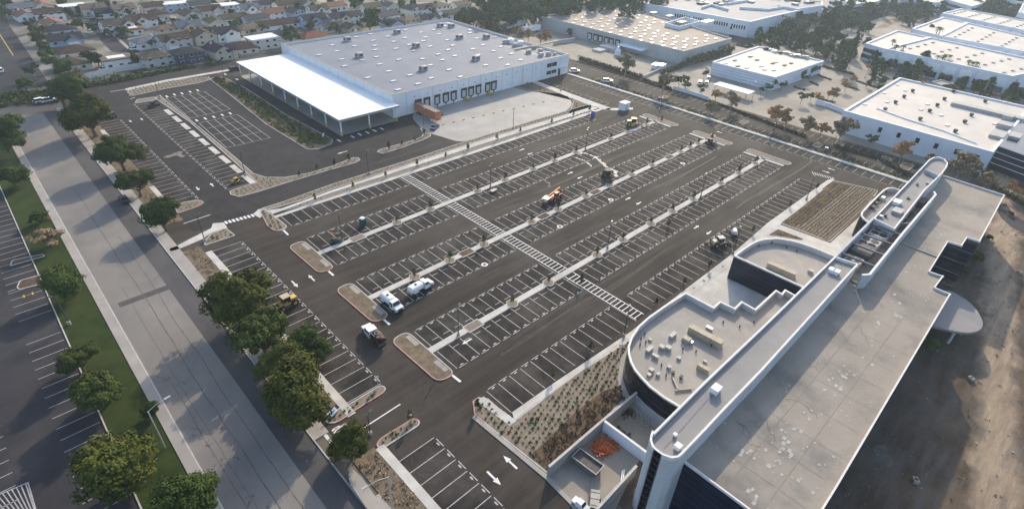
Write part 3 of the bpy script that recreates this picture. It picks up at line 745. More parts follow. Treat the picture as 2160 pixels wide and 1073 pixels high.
for px, py in ((758, 121), (733 + 0, 87), (838, 71), (893, 149), (878, 100), (969, 82), (929, 57), (952, 58), (1004, 127), (1026, 81)):
    x, y = G(px, py, WH)
    b = MB(); b.box((0, 0, .2), (3.0, 2.2, .4)); b.box((0, 0, 1.0), (2.8, 2.0, 1.3)); b.box((0.1, 0, 1.7), (2.9, 2.1, .12)); b.tube((-.6, 0, 1.7), (-.6, 0, 1.95), .6, .6, 10)
    u = b.build('rooftop_unit', M['unit'], wh, (x - WX0, y - WY0, WH))
    b = MB(); b.box((-1.42, 0, 1.0), (.06, 1.5, .9)); b.build('louver', M['unit_dark'], u); b = MB(); b.box((.3, -1.02, 1.0), (1.6, .06, .8)); b.build('louver', M['unit_dark'], u)
for px, py, s in ((1066, 92, 1.3), (1077, 91, 1.6), (1098, 95, 1.4), (1127, 103, 1.1), (1140, 110, 1.1), (1115, 113, 1.2), (1141, 119, 1.2), (1157, 117, 1.2), (1086, 99, 1.2), (1170, 116, .8)):
    x, y = G(px, py, WH)
    b = MB(); b.box((0, 0, .55 * s), (1.7 * s, 1.3 * s, 1.1 * s)); b.tube((0, 0, 1.1 * s), (0, 0, 1.3 * s), .5 * s, .5 * s, 10)
    b.build('rooftop_unit', M[r.choice(('unit', 'unit_tan', 'white_paint'))], wh, (x - WX0, y - WY0, WH))
b = MBo(wh); b.strip([G(1060, 96, WH), G(1130, 115, WH), G(1162, 119, WH)], 1.2, WH + .04); b.box((*G(1135, 97, WH), WH + .3), (30, .4, .6), -.0); part(b, 'roof_duct', 'unit_tan', wh)
for px in (881 + 7, 907, 931 - 2, 949 - 1, 967 - 2, 987.5, 1003, 1020 - 1, 1039.5, 1053):
    x = G(px, 232 - (px - 888) * .235, 1.2)[0]
    dock_door(wh, x, WY0 - .02, 1.25, -PI / 2, 2.7, 3.3)
for px in (988, 1037):
    x = G(px, 214 - (px - 988) * .235)[0] + .2
    b = MBo(wh); b.box((x, WY0 - 1.1, .6), (1.6, 2.0, .18), 0); 
    for k in range(5): b.box((x + 1.0 + k * .3, WY0 - 1.1, .55 - k * .12), (.3, 1.2, .1))
    for dx in (-.8, .8):
        for dy in (-2.1, -.1): b.tube((x + dx, WY0 + dy, 0), (x + dx, WY0 + dy, 1.7), .05)
    b.tube((x - .8, WY0 - 2.1, 1.65), (x + .8, WY0 - 2.1, 1.65), .05); b.tube((x - .8, WY0 - 2.1, 1.2), (x + .8, WY0 - 2.1, 1.2), .05)
    part(b, 'dock_stair', 'yellow', wh)
for z0, z1, x0, x1 in ((4.6, 6.2, 180.5, 186.5), (1.6, 3.0, 180.5, 186.5)):
    b = MBo(wh); b.box(((x0 + x1) / 2, WY0 - .03, (z0 + z1) / 2), (x1 - x0, .1, z1 - z0)); w = part(b, 'window', 'glass_dark', wh)
    b = MBo(wh)
    for k in range(5): b.box((x0 + k * (x1 - x0) / 4, WY0 - .07, (z0 + z1) / 2), (.08, .08, z1 - z0 + .1))
    part(b, 'window_frame', 'mullion', w)
b = MBo(wh); b.box((188.6, WY0 - .03, 1.6), (1.2, .1, 3.0)); part(b, 'entrance_door', 'glass_navy', wh)
b = MBo(wh); b.box((190.2, WY0 - .4, 3.4), (5.2, .9, .25)); part(b, 'door_canopy', 'white_wall', wh)
for k in range(12): b = MBo(wh); b.box((112 + k * 5.6, WY0 - .08, 5.9), (.35, .2, .3)); part(b, 'wall_light', 'mullion', wh)
b = MBo(wh)
for k in range(1, 16): b.box((WX0 + k * 5.73, WY0 - .015, WH / 2 + .3), (.05, .05, WH + .5))
for k in range(1, 14): b.box((WX0 - .015, WY0 + k * 6.0, WH / 2 + 2.9), (.05, .05, WH - 4.6))
part(b, 'panel_joint', 'coping', wh)
for k in (3, 7, 11, 14):
    b = MBo(wh); b.tube((WX0 + k * 5.73 + .4, WY0 - .14, .2), (WX0 + k * 5.73 + .4, WY0 - .14, WH - .2), .1, .1, 8); part(b, 'downpipe', 'white_wall', wh)
# canopy
CX0, CY0, CY1, CZ = 80.3, 159.6, 240.6, 4.9
cp = [(CX0, CY0), (WX0 + .3, CY0), (WX0 + .3, WY0 - .02), (WX0 - .02, WY0 - .02), (WX0 - .02, CY1), (CX0, CY1)]
b = MBo(wh); b.prism(cp, CZ, CZ + .75, True); can = part(b, 'canopy_roof', 'white_roof', wh)
b = MBo(wh); b.sides(inset(cp, -.05), CZ + .1, CZ + .5); part(b, 'canopy_fascia', 'coping', can)
posts = [(CX0 + .6, CY0 + .6 + k * (CY1 - CY0 - 1.2) / 8) for k in range(9)] + [(CX0 + 11, CY0 + .6), (WX0 - .8, CY0 + .6)]
for x, y in posts:
    b = MBo(wh); b.box((x, y, CZ / 2), (.35, .35, CZ)); c = part(b, 'canopy_post', 'white_wall', wh)
    b = MBo(wh); b.tube((x, y, 0), (x, y, 1.25), .32, .32, 10); part(b, 'post_guard', 'yellow', c)
# ---------------------------------------------------------------- grey warehouse behind the hedge
gh = 5.6
gp = [G(1140, 34, gh + .6), G(1442, 108.5, gh + .6), G(1544, 81, gh + .6), G(1301, 9, gh + .6)]
gp = [(243.5 - 6, gp[0][1] - 3.5), (243.5 - 6, gp[1][1] + .5), (gp[2][0] - 2, gp[1][1] + .5), (gp[2][0] + 18, gp[0][1] - 3.5)]
gp = [G(1140, 34, 6.3), G(1442, 108.5, 6.3), G(1544, 81, 6.3), G(1301, 9, 6.3)]
gw = thing('warehouse', 'long grey concrete warehouse with tan roof dotted with white skylights', 'warehouse', (*gp[1], 0))
shell(gw, gp, 5.7, 'grey_wall', 'tan_roof', .55, .5, 'grey_wall')
sk = []
A, B_, C_, D4 = [G(*q, 5.7) for q in ((1150, 40), (1440, 112), (1530, 85), (1300, 14))]
for i in range(13):
    for j in range(8):
        u, v = (i + .6 + (j % 2) * .3) / 13.6, (j + .6) / 8.2
        q = lerp(lerp(A, B_, u), lerp(D4, C_, u), v)
        if not (u > .55 and v > .58 and u < .86): sk.append((q[0], q[1], 5.7, 0))
shared_boxes('skylight', sk[:98], 'skylight', gw, (2.1, 1.2, .35))
wp = GP([(1402, 54), (1432, 62), (1478, 50), (1445, 41)], 6.2)
b = MBo(gw); b.ring(wp, .5, 5.7, 7.6); scr = part(b, 'equipment_screen', 'shade_blue_wall', gw)
b = MBo(gw); b.box((*G(1438, 50, 6), 6.4), (7, 3.5, 1.4)); part(b, 'rooftop_unit', 'unit_tan', gw)
b = MBo(gw); b.box((*G(1491, 50, 6), 6.6), (9, 4, 1.8)); part(b, 'rooftop_unit', 'white_paint', gw)
for px, py in ((1378, 30), (1412, 37)):
    b = MBo(gw); b.box((*G(px, py, 6), 6.4), (5, 3, 1.3)); part(b, 'rooftop_unit', 'unit', gw)
def along(gp, i, t): return lerp(gp[i], gp[(i + 1) % len(gp)], t)
wa, wb = gp[0], gp[1]; ga = math.atan2(wb[1] - wa[1], wb[0] - wa[0]) - PI / 2
for px, py in ((1217, 83), (1229.5, 86), (1241.5, 88.5), (1253, 92), (1265, 94.5), (1277.5, 98)):
    t = (px - 1140) / (1442 - 1140); q = lerp(wa, wb, t * .93 / (1 - .07 * t) if False else t)
    x, y = G(px, py, 2.2); q = min((lerp(wa, wb, k / 400) for k in range(401)), key=lambda w: (w[1] - y) ** 2)
    dock_door(gw, q[0] + math.cos(ga) * .02, q[1], .9, ga if math.cos(ga) < 0 else ga + PI, 2.9, 3.2)
q = min((lerp(wa, wb, k / 400) for k in range(401)), key=lambda w: (w[1] - G(1325, 106, 2)[1]) ** 2)
b = MBo(gw); b.box((q[0] - 2.6, q[1], 3.1), (5.6, 15, .35)); part(b, 'loading_canopy', 'shade_blue_wall', gw)
b = MBo(gw); b.box((q[0] - 5.5, q[1] + 11, .9), (7, 9, 1.8)); b.box((q[0] - 12, q[1] + 12.5, .45), (7, 5, .9), .0); part(b, 'loading_ramp', 'grey_wall', gw)
for k in range(9):
    q2 = lerp(gp[1], gp[2], .74 + k * .03); b = MBo(gw); b.box((q2[0], q2[1] - .05, 3.2), (.7, .15, 1.4)); part(b, 'window', 'glass_dark', gw)
# ---------------------------------------------------------------- small white office behind the car park
op = [G(1503, 131, 5.6), G(1635, 163.6, 5.6), G(1738, 129, 5.6), G(1600, 98, 5.6)]
ob = thing('office_building', 'small white office block with ribbed pale blue wall and cluttered roof edge', 'building', (*op[0], 0))
shell(ob, op, 5.2, 'shade_blue_wall', 'bright_roof', .4, .6, 'white_wall')
b = MBo(ob)
for z in (1.2, 2.4, 3.6, 4.6): b.sides(inset(op, -.03), z, z + .12)
part(b, 'wall_groove', 'mullion', ob)
for k in range(26):
    t = k / 25; q = lerp(G(1614, 104, 5.4), G(1705, 124, 5.4), t); s = .7 + .6 * r.random()
    b = MBo(ob); b.box((q[0] + r.uniform(-2, 1), q[1], 5.2 + .5 * s), (1.4 * s, 1.2 * s, s)); part(b, 'rooftop_unit', r.choice(('unit', 'unit_dark', 'white_paint', 'steel')), ob)
for k, (px, py) in enumerate(((1530, 134), (1550, 128), (1585, 118), (1597, 127), (1606, 140), (1630, 134), (1637, 131), (1655, 138), (1613, 147), (1669, 134), (1575, 143), (1556, 140), (1632, 148), (1582, 120))):
    b = MBo(ob); b.box((*G(px, py, 5.3), 5.35), (2.2, 1.1, .5)); part(b, 'skylight', ('skylight', 'unit_dark')[k % 2], ob)
wq = [lerp(op[1], op[2], t) for t in (.55, .68, .76, .88)]
for i in (0, 2):
    b = MBo(ob); x, y = lerp(wq[i], wq[i + 1], .5); b.box((x, y - .06, 3.0), (math.dist(wq[i], wq[i + 1]), .14, 2.2)); part(b, 'window', 'glass_dark', ob)
b = MBo(ob); b.box((*G(1548, 186, 2.6), 2.6), (6, 16, .3)); part(b, 'porch_roof', 'shade_blue_wall', ob)
for dx, dy in ((-2.6, -7), (-2.6, 7), (-2.6, 0)): 
    x, y = G(1548, 186, 2.6); b = MBo(ob); b.box((x + dx, y + dy, 1.25), (.4, .4, 2.5)); part(b, 'porch_post', 'shade_blue_wall', ob)
# ---------------------------------------------------------------- white building right, with dark glass corner
RZ = 7.3
rp = [G(1780, 233, RZ + .3), G(2095.6, 320.8, RZ + .3), (G(2160, 245, RZ)[0] + 10, G(2095.6, 320.8, RZ)[1]), (G(1896.8, 164.8, RZ)[0], G(1896.8, 164.8, RZ)[1])]
rp = [rp[0], rp[1], (rp[3][0] - 1, rp[1][1]), rp[3]]
rb = thing('commercial_building', 'white flat roofed building with a row of small dark square windows', 'building', (*rp[0], 0))
shell(rb, rp, RZ - .3, 'shade_blue_wall', 'bright_roof', .5, .7, 'white_wall')
wa, wb = rp[0], rp[1]
for px, py in ((1790, 247), (1861, 271), (1900, 282), (1938, 294), (1977, 306), (2019, 319), (2061, 332)):
    y = G(px, py, 4.6)[1]; q = min((lerp(wa, wb, k / 400) for k in range(401)), key=lambda w: (w[1] - y) ** 2)
    b = MBo(rb); b.box((q[0] - .03, q[1], 4.6), (.14, 1.15, 1.7)); w = part(b, 'window', 'glass_dark', rb)
    b = MBo(rb); b.box((q[0] - .08, q[1], 3.68), (.2, 1.4, .12)); part(b, 'window_sill', 'white_wall', w)
for k, (px, py) in enumerate(((1925, 192), (1907, 204), (1889, 216), (1867, 231), (1992, 209), (1977, 222), (1961, 234), (1941, 251), (2061, 229), (2049, 243), (2035, 257), (2015, 277), (1946, 176), (2011, 193), (2078, 214))):
    x, y = G(px, py, RZ)
    b = MB(); b.tube((0, 0, 0), (0, 0, .5), .55, .55, 10); b.tube((0, 0, .5), (0, 0, 1.0), .75, .6, 10); b.build('roof_vent', M['unit_dark'], rb, (x - rp[0][0], y - rp[0][1], RZ - .3))
for px, py in ((1894, 178), (1910, 190), (1866, 195), (1872, 214), (1825, 219), (1957, 219), (1986, 242), (1943, 230), (1999, 263), (2042, 226), (2098, 260)):
    b = MBo(rb); b.box((*G(px, py, RZ), RZ - .2), (1.9, 1.0, .35)); part(b, 'skylight', 'skylight', rb)
for px, py, d in ((2080, 236, (22, 3.5, 1.2)), (2125, 250, (4, 3, 1.6)), (2118, 267, (5, 4, 1.5)), (2140, 290, (6, 3, 1.3)), (2105, 285, (8, 4, 1.0))):
    b = MBo(rb); b.box((*G(px, py, RZ), RZ - .3 + d[2] / 2), d, 1.57 if d[0] > 20 else 0); part(b, 'rooftop_unit', 'unit', rb)
b = MBo(rb); b.wallrun([G(1850, 228, RZ), G(1910, 250, RZ), G(1990, 275, RZ), G(2060, 302, RZ)], .3, RZ - .3, RZ + .1); part(b, 'roof_curb', 'white_wall', rb)
# dark glass entrance at its near corner
gx, gy = rp[1]
b = MBo(rb); b.prism([(gx - .3, gy - 24), (gx + 42, gy - 24), (gx + 42, gy - .02), (gx + 8, gy - .02)], 0, RZ + .1); gl = part(b, 'glass_front', 'glass_navy', rb)
b = MBo(rb)
for z in (1.9, 3.7, 5.5, RZ + .05): b.sides(inset([(gx - .3, gy - 24), (gx + 42, gy - 24), (gx + 42, gy - .1), (gx + 8, gy - .1)], -.05), z, z + .22)
part(b, 'window_band', 'white_wall', gl)
b = MBo(rb); b.wallrun([G(1779, 240), G(1745, 226), G(1720, 220)], .4, 0, 1.7); part(b, 'side_wall', 'shade_blue_wall', rb)
# ---------------------------------------------------------------- three long white buildings to the upper right
def long_block(label, px, h, bays, seed):
    p = [G(*q, h) for q in px]
    r = random.Random(seed)
    t = thing('industrial_building', label, 'building', (*p[0], 0), group='long white flat roofed buildings')
    shell(t, p, h - .5, 'shade_blue_wall', 'bright_roof', .5, .8, 'white_wall')
    wa, wb = p[0], p[1]; dx, dy = wb[0] - wa[0], wb[1] - wa[1]; L = math.hypot(dx, dy); an = math.atan2(dy, dx); nx, ny = math.sin(an), -math.cos(an)
    if nx > 0: nx, ny = -nx, -ny
    n = bays
    for k in range(n):
        c = lerp(wa, wb, (k + .5) / n); w = L / n
        b = MBo(t); b.box((c[0] + nx * .1, c[1] + ny * .1, h * .62), (w * .78, .3, h * .34), an); pn = part(b, 'wall_panel', 'white_wall', t)
        b = MBo(t); b.box((c[0] + nx * .12, c[1] + ny * .12, h * .22), (w * .7, .3, h * .3), an); part(b, 'window', 'glass_navy' if k % 3 == 0 else 'mullion', t)
        c = lerp(wa, wb, (k + .02) / n); b = MBo(t); b.box((c[0] + nx * .3, c[1] + ny * .3, h * .45), (.5, .7, h * .9), an); part(b, 'buttress', 'shade_blue_wall', t)
    cols = max(3, int(L / 9))
    for k in range(cols):
        for j in range(5):
            q = lerp(lerp(p[0], p[1], (k + .5) / cols), lerp(p[3], p[2], (k + .5) / cols), .12 + j * .17)
            b = MBo(t); b.box((q[0], q[1], h - .3), (2.4, 1.2, .5)); part(b, 'skylight', 'unit', t)
    return t
B3 = long_block('long white roofed building nearest the row of palm trees', [(1867, 103), (2136, 161), (2240, 138), (1962, 79)], 8.5, 8, 1)
# end block of the first one with its open glazed entrance
p = GP([(1826, 91), (1866, 102.7), (1961, 78.7), (1892, 64)], 8.0)
t = thing('industrial_building', 'white end block with dark glazed entrance facing the big tree clump', 'building', (*p[0], 0), group='long white flat roofed buildings')
shell(t, p, 7.4, 'shade_blue_wall', 'bright_roof', .5, .8, 'white_wall')
b = MBo(t)
for z in (1.2, 4.0): b.sides(inset(p, -.06), z, z + 1.8)
part(b, 'window_band', 'glass_navy', t)
long_block('middle long white roofed building with pale blue loading wall', [(1985, 76), (2190, 114), (2230, 92), (2040, 48)], 8.5, 7, 2)
p = GP([(1924, 60), (1984, 75.5), (2039, 47.7), (1990, 36)], 8.0)
t = thing('industrial_building', 'white end block with stepped pale roof edge beside a dark round tree', 'building', (*p[0], 0), group='long white flat roofed buildings')
shell(t, p, 7.4, 'shade_blue_wall', 'bright_roof', .5, .8, 'white_wall')
b = MBo(t); b.sides(inset(p, -.06), 1.0, 3.0); part(b, 'window_band', 'glass_navy', t)
long_block('farthest long white roofed building near the right edge of the view', [(1987, 28), (2190, 70), (2230, 56), (2028, 18)], 8.5, 8, 3)
# ---------------------------------------------------------------- pale blue complex at the top
bz = 8.5
p = GP([(1350, 6), (1582, 47), (1640, 33), (1735, 12), (1735, 4), (1500, -30), (1380, -25)], bz)
t = thing('industrial_building', 'pale blue walled complex with rows of narrow slit windows at the top', 'building', (*p[1], 0))
shell(t, p, bz - .5, 'shade_blue_wall', 'blue_roof', .6, .8, 'white_wall')
wa, wb = p[0], p[1]
for k in range(30):
    q = lerp(wa, wb, .36 + k * .021)
    if k % 8 == 7: continue
    b = MBo(t); b.box((q[0] - .1, q[1], 5.0), (.25, .7, 1.9), math.atan2(wb[1] - wa[1], wb[0] - wa[0]) + PI / 2); part(b, 'window', 'glass_navy', t)
for k in range(24):
    px, py = r.uniform(1440, 1720), r.uniform(-4, 10)
    b = MBo(t); b.box((*G(px, py, bz), bz), (r.uniform(2, 6), r.uniform(2, 4), r.uniform(.8, 1.8))); part(b, 'rooftop_unit', r.choice(('unit', 'unit_dark', 'white_paint')), t)
for q in ([(1480, 18), (1500, 12), (1535, 22)], [(1510, 5), (1535, 9), (1575, 3)], [(1640, 14), (1680, 22), (1735, 14)], [(1560, 18), (1620, 22), (1650, 17)]):
    b = MBo(t); b.wallrun(GP(q, bz), .6, bz - .5, bz + .9); part(b, 'roof_curb', 'shade_blue_wall', t)
b = MBo(t); x, y = G(1611, 52, 0)
for k in range(4): b.box((x - 4, y - 6 + k * 5, 2.2), (.6, .6, 4.4))
b.box((x - 4, y + 1.5, 4.5), (1.5, 17, .8)); b.box((x, y + 6, 6.2), (1.5, 10, .6)); part(b, 'entrance_frame', 'white_wall', t)
p = GP([(1640, 32), (1662, 40), (1737, 20), (1728, 11)], 5.5)
t = thing('industrial_building', 'low annex with tan roof beside palms at the top', 'building', (*p[0], 0)); shell(t, p, 5, 'shade_blue_wall', 'tan_roof', .5, .6, 'white_wall')
def plain(px, h, label, wall='shade_blue_wall', roof='bright_roof', bands=1, group=None):
    p = GP(px, h); t = thing('industrial_building', label, 'building', (*p[0], 0), group=group); shell(t, p, h - .5, wall, roof, .5, .7, 'white_wall')
    b = MBo(t)
    for k in range(bands): b.sides(inset(p, -.06), 1.4 + k * 3, 2.8 + k * 3)
    part(b, 'window_band', 'glass_navy', t); return t
plain([(1752, -4), (1795, 10), (1880, 0), (1850, -30)], 8, 'white roofed building cut by the top edge right of the slit windows', bands=2)
plain([(1985, -4), (2050, 14), (2090, 2), (2030, -20)], 8, 'white building cut by the top edge left of the corner', bands=2)
plain([(2120, -2), (2190, 12), (2200, -10), (2150, -14)], 8, 'white building in the top right corner', bands=2)
plain([(2148, 26), (2190, 35), (2200, 15), (2158, 8)], 9, 'pale blue building touching the right edge near the top', bands=2)
plain([(1900, -6), (1985, 8), (1995, -8), (1930, -20)], 8, 'pale building glimpsed between trees along the top edge', bands=1)
p = GP([(1966, 172), (1985, 168), (2012, 176), (1992, 182)], 3)
t = thing('shed', 'flat grey shed roof behind the white building with square windows', 'shed', (*p[0], 0)); shell(t, p, 2.6, 'grey_wall', 'coping', .3, .4)
# ================================================================== the curved office in the foreground
of = thing('office_building', 'curved office complex with dark glass bands and long concrete spine', 'building', (60, 22, 0))
SZ, WZ, DZ = 14.0, 10.5, 5.6
spL = [(1379.5, 911), (1487.7, 803), (1620, 678), (1761, 541), (1844, 458), (1959.7, 337.6)]
tower = [(1376, 908), (1372.5, 918), (1371.5, 928), (1375.6, 941), (1383.8, 949), (1397.5, 959), (1416.6, 965.5), (1431, 963.5), (1438.4, 957.5)]
spR = [(1487.6, 906), (1525.8, 865), (1607.8, 780), (1712, 665), (1816, 551)]
Lw, Tw, Rw_ = GP(spL, SZ), GP(tower, SZ), GP(spR, SZ)
Yr = [q[1] for q in Rw_]
# --- wing (right hand block)
we = [(2003.7, 622.8), (1971, 609), (1988.6, 585), (1959.7, 575), (1982.4, 538), (1998.7, 512.1), (2027.6, 520.9), (2039, 503.3), (2065.4, 512.1), (2118, 414), (1988, 372)]
wpoly = [G(1442, 976, WZ), (G(1442, 976, WZ)[0], .25), (58.7, .25)] + GP(we, WZ)
wpoly = [wpoly[0]] + wpoly[1:] 
far = wpoly[-1]
wp2 = wpoly + [(far[0] - 2, far[1] + 3), (110, 17.5), (wpoly[0][0] + 1.5, wpoly[0][1] + .8)]
b = MBo(of); b.sides(wp2, 0, WZ); part(b, 'wing_wall', 'glass_navy', of)
b = MBo(of)
for z in (1.1, 2.3, 2.55, 3.5, 4.7, 4.95, 6.0, 7.2, 7.5, 8.4, 9.6, 9.9): b.sides(inset(wp2, -.035), z, z + .06)
part(b, 'mullion', 'mullion_dark', of)
b = MBo(of); b.use(M['wing_roof']).top(inset(wp2, .2), WZ - .02)
b.use(M['patch'])
rr = random.Random(11)
PX = [(1655, 960), (1640, 985), (1660, 945), (1688, 870), (1700, 860), (1745, 835), (1752, 828), (1775, 878), (1722, 1025), (1676, 1005), (1622, 965), (1632, 972), (1642, 978), (1600, 1052), (1610, 1062), (1580, 1035), (1695, 905), (1672, 900), (1830, 760), (1846, 680), (1893, 628), (1890, 666), (1865, 660), (1900, 640), (1832, 712), (1775, 795), (1768, 806), (1785, 790), (1760, 800), (1578, 958), (1585, 965), (1940, 560), (1960, 470), (1985, 490), (1995, 498), (1988, 480), (1920, 575), (1850, 690), (1660, 930), (1650, 920), (1690, 885)]
for px, py in PX:
    x, y = G(px, py, WZ)
    for k in range(rr.randint(1, 4)):
        xx, yy, a = x + rr.uniform(-1.2, 1.2), y + rr.uniform(-.9, .9), rr.uniform(.16, .36)
        if yy > .9: b.top(rect(xx - a, yy - a * .7, xx + a, yy + a * .7), WZ + .004 + rr.random() * .004)
for k in range(260):
    px, py = rr.uniform(1480, 1990), 0; x = rr.uniform(52, 180); y = rr.uniform(1.5, 15); a = rr.uniform(.05, .16)
    if inside(inset(wp2, .5), x, y): b.top(rect(x - a, y - a, x + a, y + a), WZ + .002 + rr.random() * .003)
b.use(M['roof_seam'])
for k in range(22):
    x = 54 + k * 5.6 + rr.uniform(-.3, .3); b.strip([(x, 1.6), (x, 14.5)], .05, WZ + .0085)
for y in (5.2, 9.8): b.strip([(52, y), (112, y)], .06, WZ + .0095)
b.use(M['seal'])
for k in range(12):
    x = rr.uniform(53, 165); y = rr.uniform(9, 14); p = [(x, y)]
    for i in range(rr.randint(4, 9)): x += rr.uniform(-.9, .6); y -= rr.uniform(.1, .8); p.append((x, y))
    if p[-1][1] > 1: b.strip(p, .045, WZ + .009)
part(b, 'wing_roof', None, of)
b = MBo(of)
edge = wp2[:-2]
for i in range(len(edge) - 1):
    a, c = Vector(edge[i]), Vector(edge[i + 1]); L = (c - a).length; an = math.atan2(c.y - a.y, c.x - a.x)
    n = Vector((-(c - a).y, (c - a).x)).normalized() * .12
    if area(wp2) < 0: n = -n
    m = (a + c) / 2 + n
    b.box((m.x, m.y, WZ + .16 + .003 * i), (L + .18, .24, .42), an)
part(b, 'wing_parapet', 'rim', of)
b = MBo(of); b.box((*lerp(G(1888, 510, WZ), G(1976, 541, WZ), .5), WZ + .1), (.3, math.dist(G(1888, 510, WZ), G(1976, 541, WZ)), .22)); part(b, 'roof_curb', 'coping', of)
# elliptical entrance canopy
ep = GP([(1968, 612), (2005, 613), (2022, 622), (2045, 637), (2062, 655), (2073, 677), (2073, 690), (2064, 698), (2045, 702), (2020, 700), (1985, 692), (1955, 684)], 4.0)
b = MBo(of); b.prism(rounded(ep, 1.5, 3), 3.6, 4.05, True); part(b, 'entrance_canopy', 'spine_roof', of)
for px, py in ((2040, 660), (2020, 690)): x, y = G(px, py, 4); b = MBo(of); b.tube((x, y, 0), (x, y, 3.6), .3, .3, 12); part(b, 'canopy_column', 'office_wall', of)
# --- spine
base = Tw + [(q[0], q[1]) for q in Rw_] + [(far[0] - 2.2, far[1] + 1.0)] + list(reversed(Lw))
near = Tw + Rw_[:-1] + [G(1810, 557, SZ), G(1761, 541, SZ)] + [Lw[2], Lw[1], Lw[0]]
b = MBo(of); b.sides(near, 0, SZ + .0)
q = inset(near, .35)
b.use(M['office_wall']); part(b, 'spine_wall', 'office_wall', of, False)
b = MBo(of); b.top(inset(near, .3), SZ - .55); part(b, 'spine_roof', 'spine_roof', of)
b = MBo(of); b.ring(inset(near, -.05), .28, SZ - .55, SZ + .08); part(b, 'spine_parapet', 'rim', of)
# dark glass block slot down the tower
b = MBo(of)
for k in range(12):
    t0, t1 = k / 12, (k + .86) / 12
    a, c = lerp(Tw[4], Tw[5], -.15), lerp(Tw[4], Tw[5], .75)
    cx_, cy_ = (Tw[0][0] + Tw[-1][0]) / 2 + 2, (Tw[0][1] + Tw[-1][1]) / 2
    e = lambda p_: (p_[0] + (p_[0] - cx_) * .022, p_[1] + (p_[1] - cy_) * .022)
    a, c = e(a), e(c)
    b.face([(c[0], c[1], SZ * t0 + .1), (a[0], a[1], SZ * t0 + .1), (a[0], a[1], SZ * t1 + .1), (c[0], c[1], SZ * t1 + .1)])
    b.face([(a[0], a[1], SZ * t0 + .1), (c[0], c[1], SZ * t0 + .1), (c[0], c[1], SZ * t1 + .1), (a[0], a[1], SZ * t1 + .1)])
part(b, 'glass_slot', 'glass_dark', of)
b = MBo(of); e2 = lambda p_: (p_[0] + (p_[0] - cx_) * .015, p_[1] + (p_[1] - cy_) * .015)
a, c = e2(lerp(Tw[4], Tw[5], -.3)), e2(lerp(Tw[4], Tw[5], .9))
b.face([(a[0], a[1], 0), (c[0], c[1], 0), (c[0], c[1], SZ), (a[0], a[1], SZ)]); b.face([(c[0], c[1], 0), (a[0], a[1], 0), (a[0], a[1], SZ), (c[0], c[1], SZ)])
part(b, 'slot_frame', 'mullion', of)
# upper far section and the open mechanical well
upn = GP([(1844, 459), (1884, 482)], SZ)
up = [upn[0], G(1845, 462, SZ), G(1887, 483, SZ)] + GP([(1950, 402), (1987, 366)], SZ) + GP([(1997, 352), (1999, 344), (1992, 336), (1982, 332), (1970, 332), (1960, 337)], SZ)
up = up[1:] + [upn[0]]
b = MBo(of); b.sides(up, 0, SZ); part(b, 'spine_wall', 'office_wall', of)
b = MBo(of); b.top(inset(up, .3), SZ - .5); part(b, 'spine_roof', 'spine_roof', of)
b = MBo(of); b.ring(inset(up, -.05), .28, SZ - .5, SZ + .12); part(b, 'spine_parapet', 'rim', of)
q0, q1 = G(1950, 360, SZ), G(1976, 372, SZ)
b = MBo(of); b.wallrun([q0, q1], .3, SZ - .5, SZ + .5); part(b, 'roof_divider', 'office_wall', of)
wl = GP([(1761, 541), (1844, 458)], SZ); wr = GP([(1834, 579), (1900, 497), (1973.5, 410.6)], SZ - .5)
well = [wl[0], wl[1], G(1887, 483, SZ), G(1950, 402, SZ), G(1965, 404, SZ), wr[2], wr[1], wr[0], G(1816, 565, SZ)]
b = MBo(of); b.top(well, WZ + .25); part(b, 'well_floor', 'well_floor', of)
b = MBo(of); b.wallrun([wl[0], wl[1]], .4, 0, SZ); part(b, 'well_wall', 'office_wall', of)
rim2 = [G(1818, 580, SZ - .5), wr[0], wr[1], wr[2], G(1970, 405, SZ - .5)]
b = MBo(of); b.wallrun(rim2, .35, WZ - .1, SZ - .5); part(b, 'well_wall', 'office_wall', of)
b = MBo(of); b.wallrun(rim2, .42, SZ - .5, SZ - .38); part(b, 'spine_parapet', 'rim', of)
for p0, p1 in (((1776, 531), (1848, 562)), ((1799, 510), (1866, 538)), ((1818, 490), (1884, 515)), ((1838, 469), (1899, 494)), ((1880, 470), (1925, 458 + 12))):
    a, c = G(*p0, SZ - .4), G(*p1, SZ - .6); an = math.atan2(c[1] - a[1], c[0] - a[0])
    b = MBo(of); b.box(((a[0] + c[0]) / 2, (a[1] + c[1]) / 2, SZ - .7), (math.dist(a, c), .28, .35), an); part(b, 'well_beam', 'mullion', of)
for px, py, m, d in ((1857, 492, 'unit', (5, 3.6, 1.6)), (1832, 512, 'unit', (4.6, 3.8, 1.6)), (1820, 530, 'unit_dark', (4.5, 3.6, 2.0)), (1799, 549, 'unit', (4.0, 3.0, 1.4)), (1846, 503, 'shade_blue_wall', (2, 2, 1.4)), (1918, 440, 'unit_dark', (3, 2, 1.2)), (1942, 420, 'unit_dark', (4, 2.4, 1.3)), (1905, 460, 'unit', (2, 1.4, 1.0))):
    x, y = G(px, py, WZ + 1.6)
    b = MBo(of); b.box((x, y, WZ + .25 + d[2] / 2), d); u = part(b, 'rooftop_unit', m, of)
    if m == 'unit':
        for i in range(2):
            for j in range(2):
                b = MBo(of); b.tube((x - d[0] * .22 + i * d[0] * .44, y - d[1] * .22 + j * d[1] * .44, WZ + .25 + d[2]), (x - d[0] * .22 + i * d[0] * .44, y - d[1] * .22 + j * d[1] * .44, WZ + .33 + d[2]), .75, .75, 12); part(b, 'fan', 'black', u)
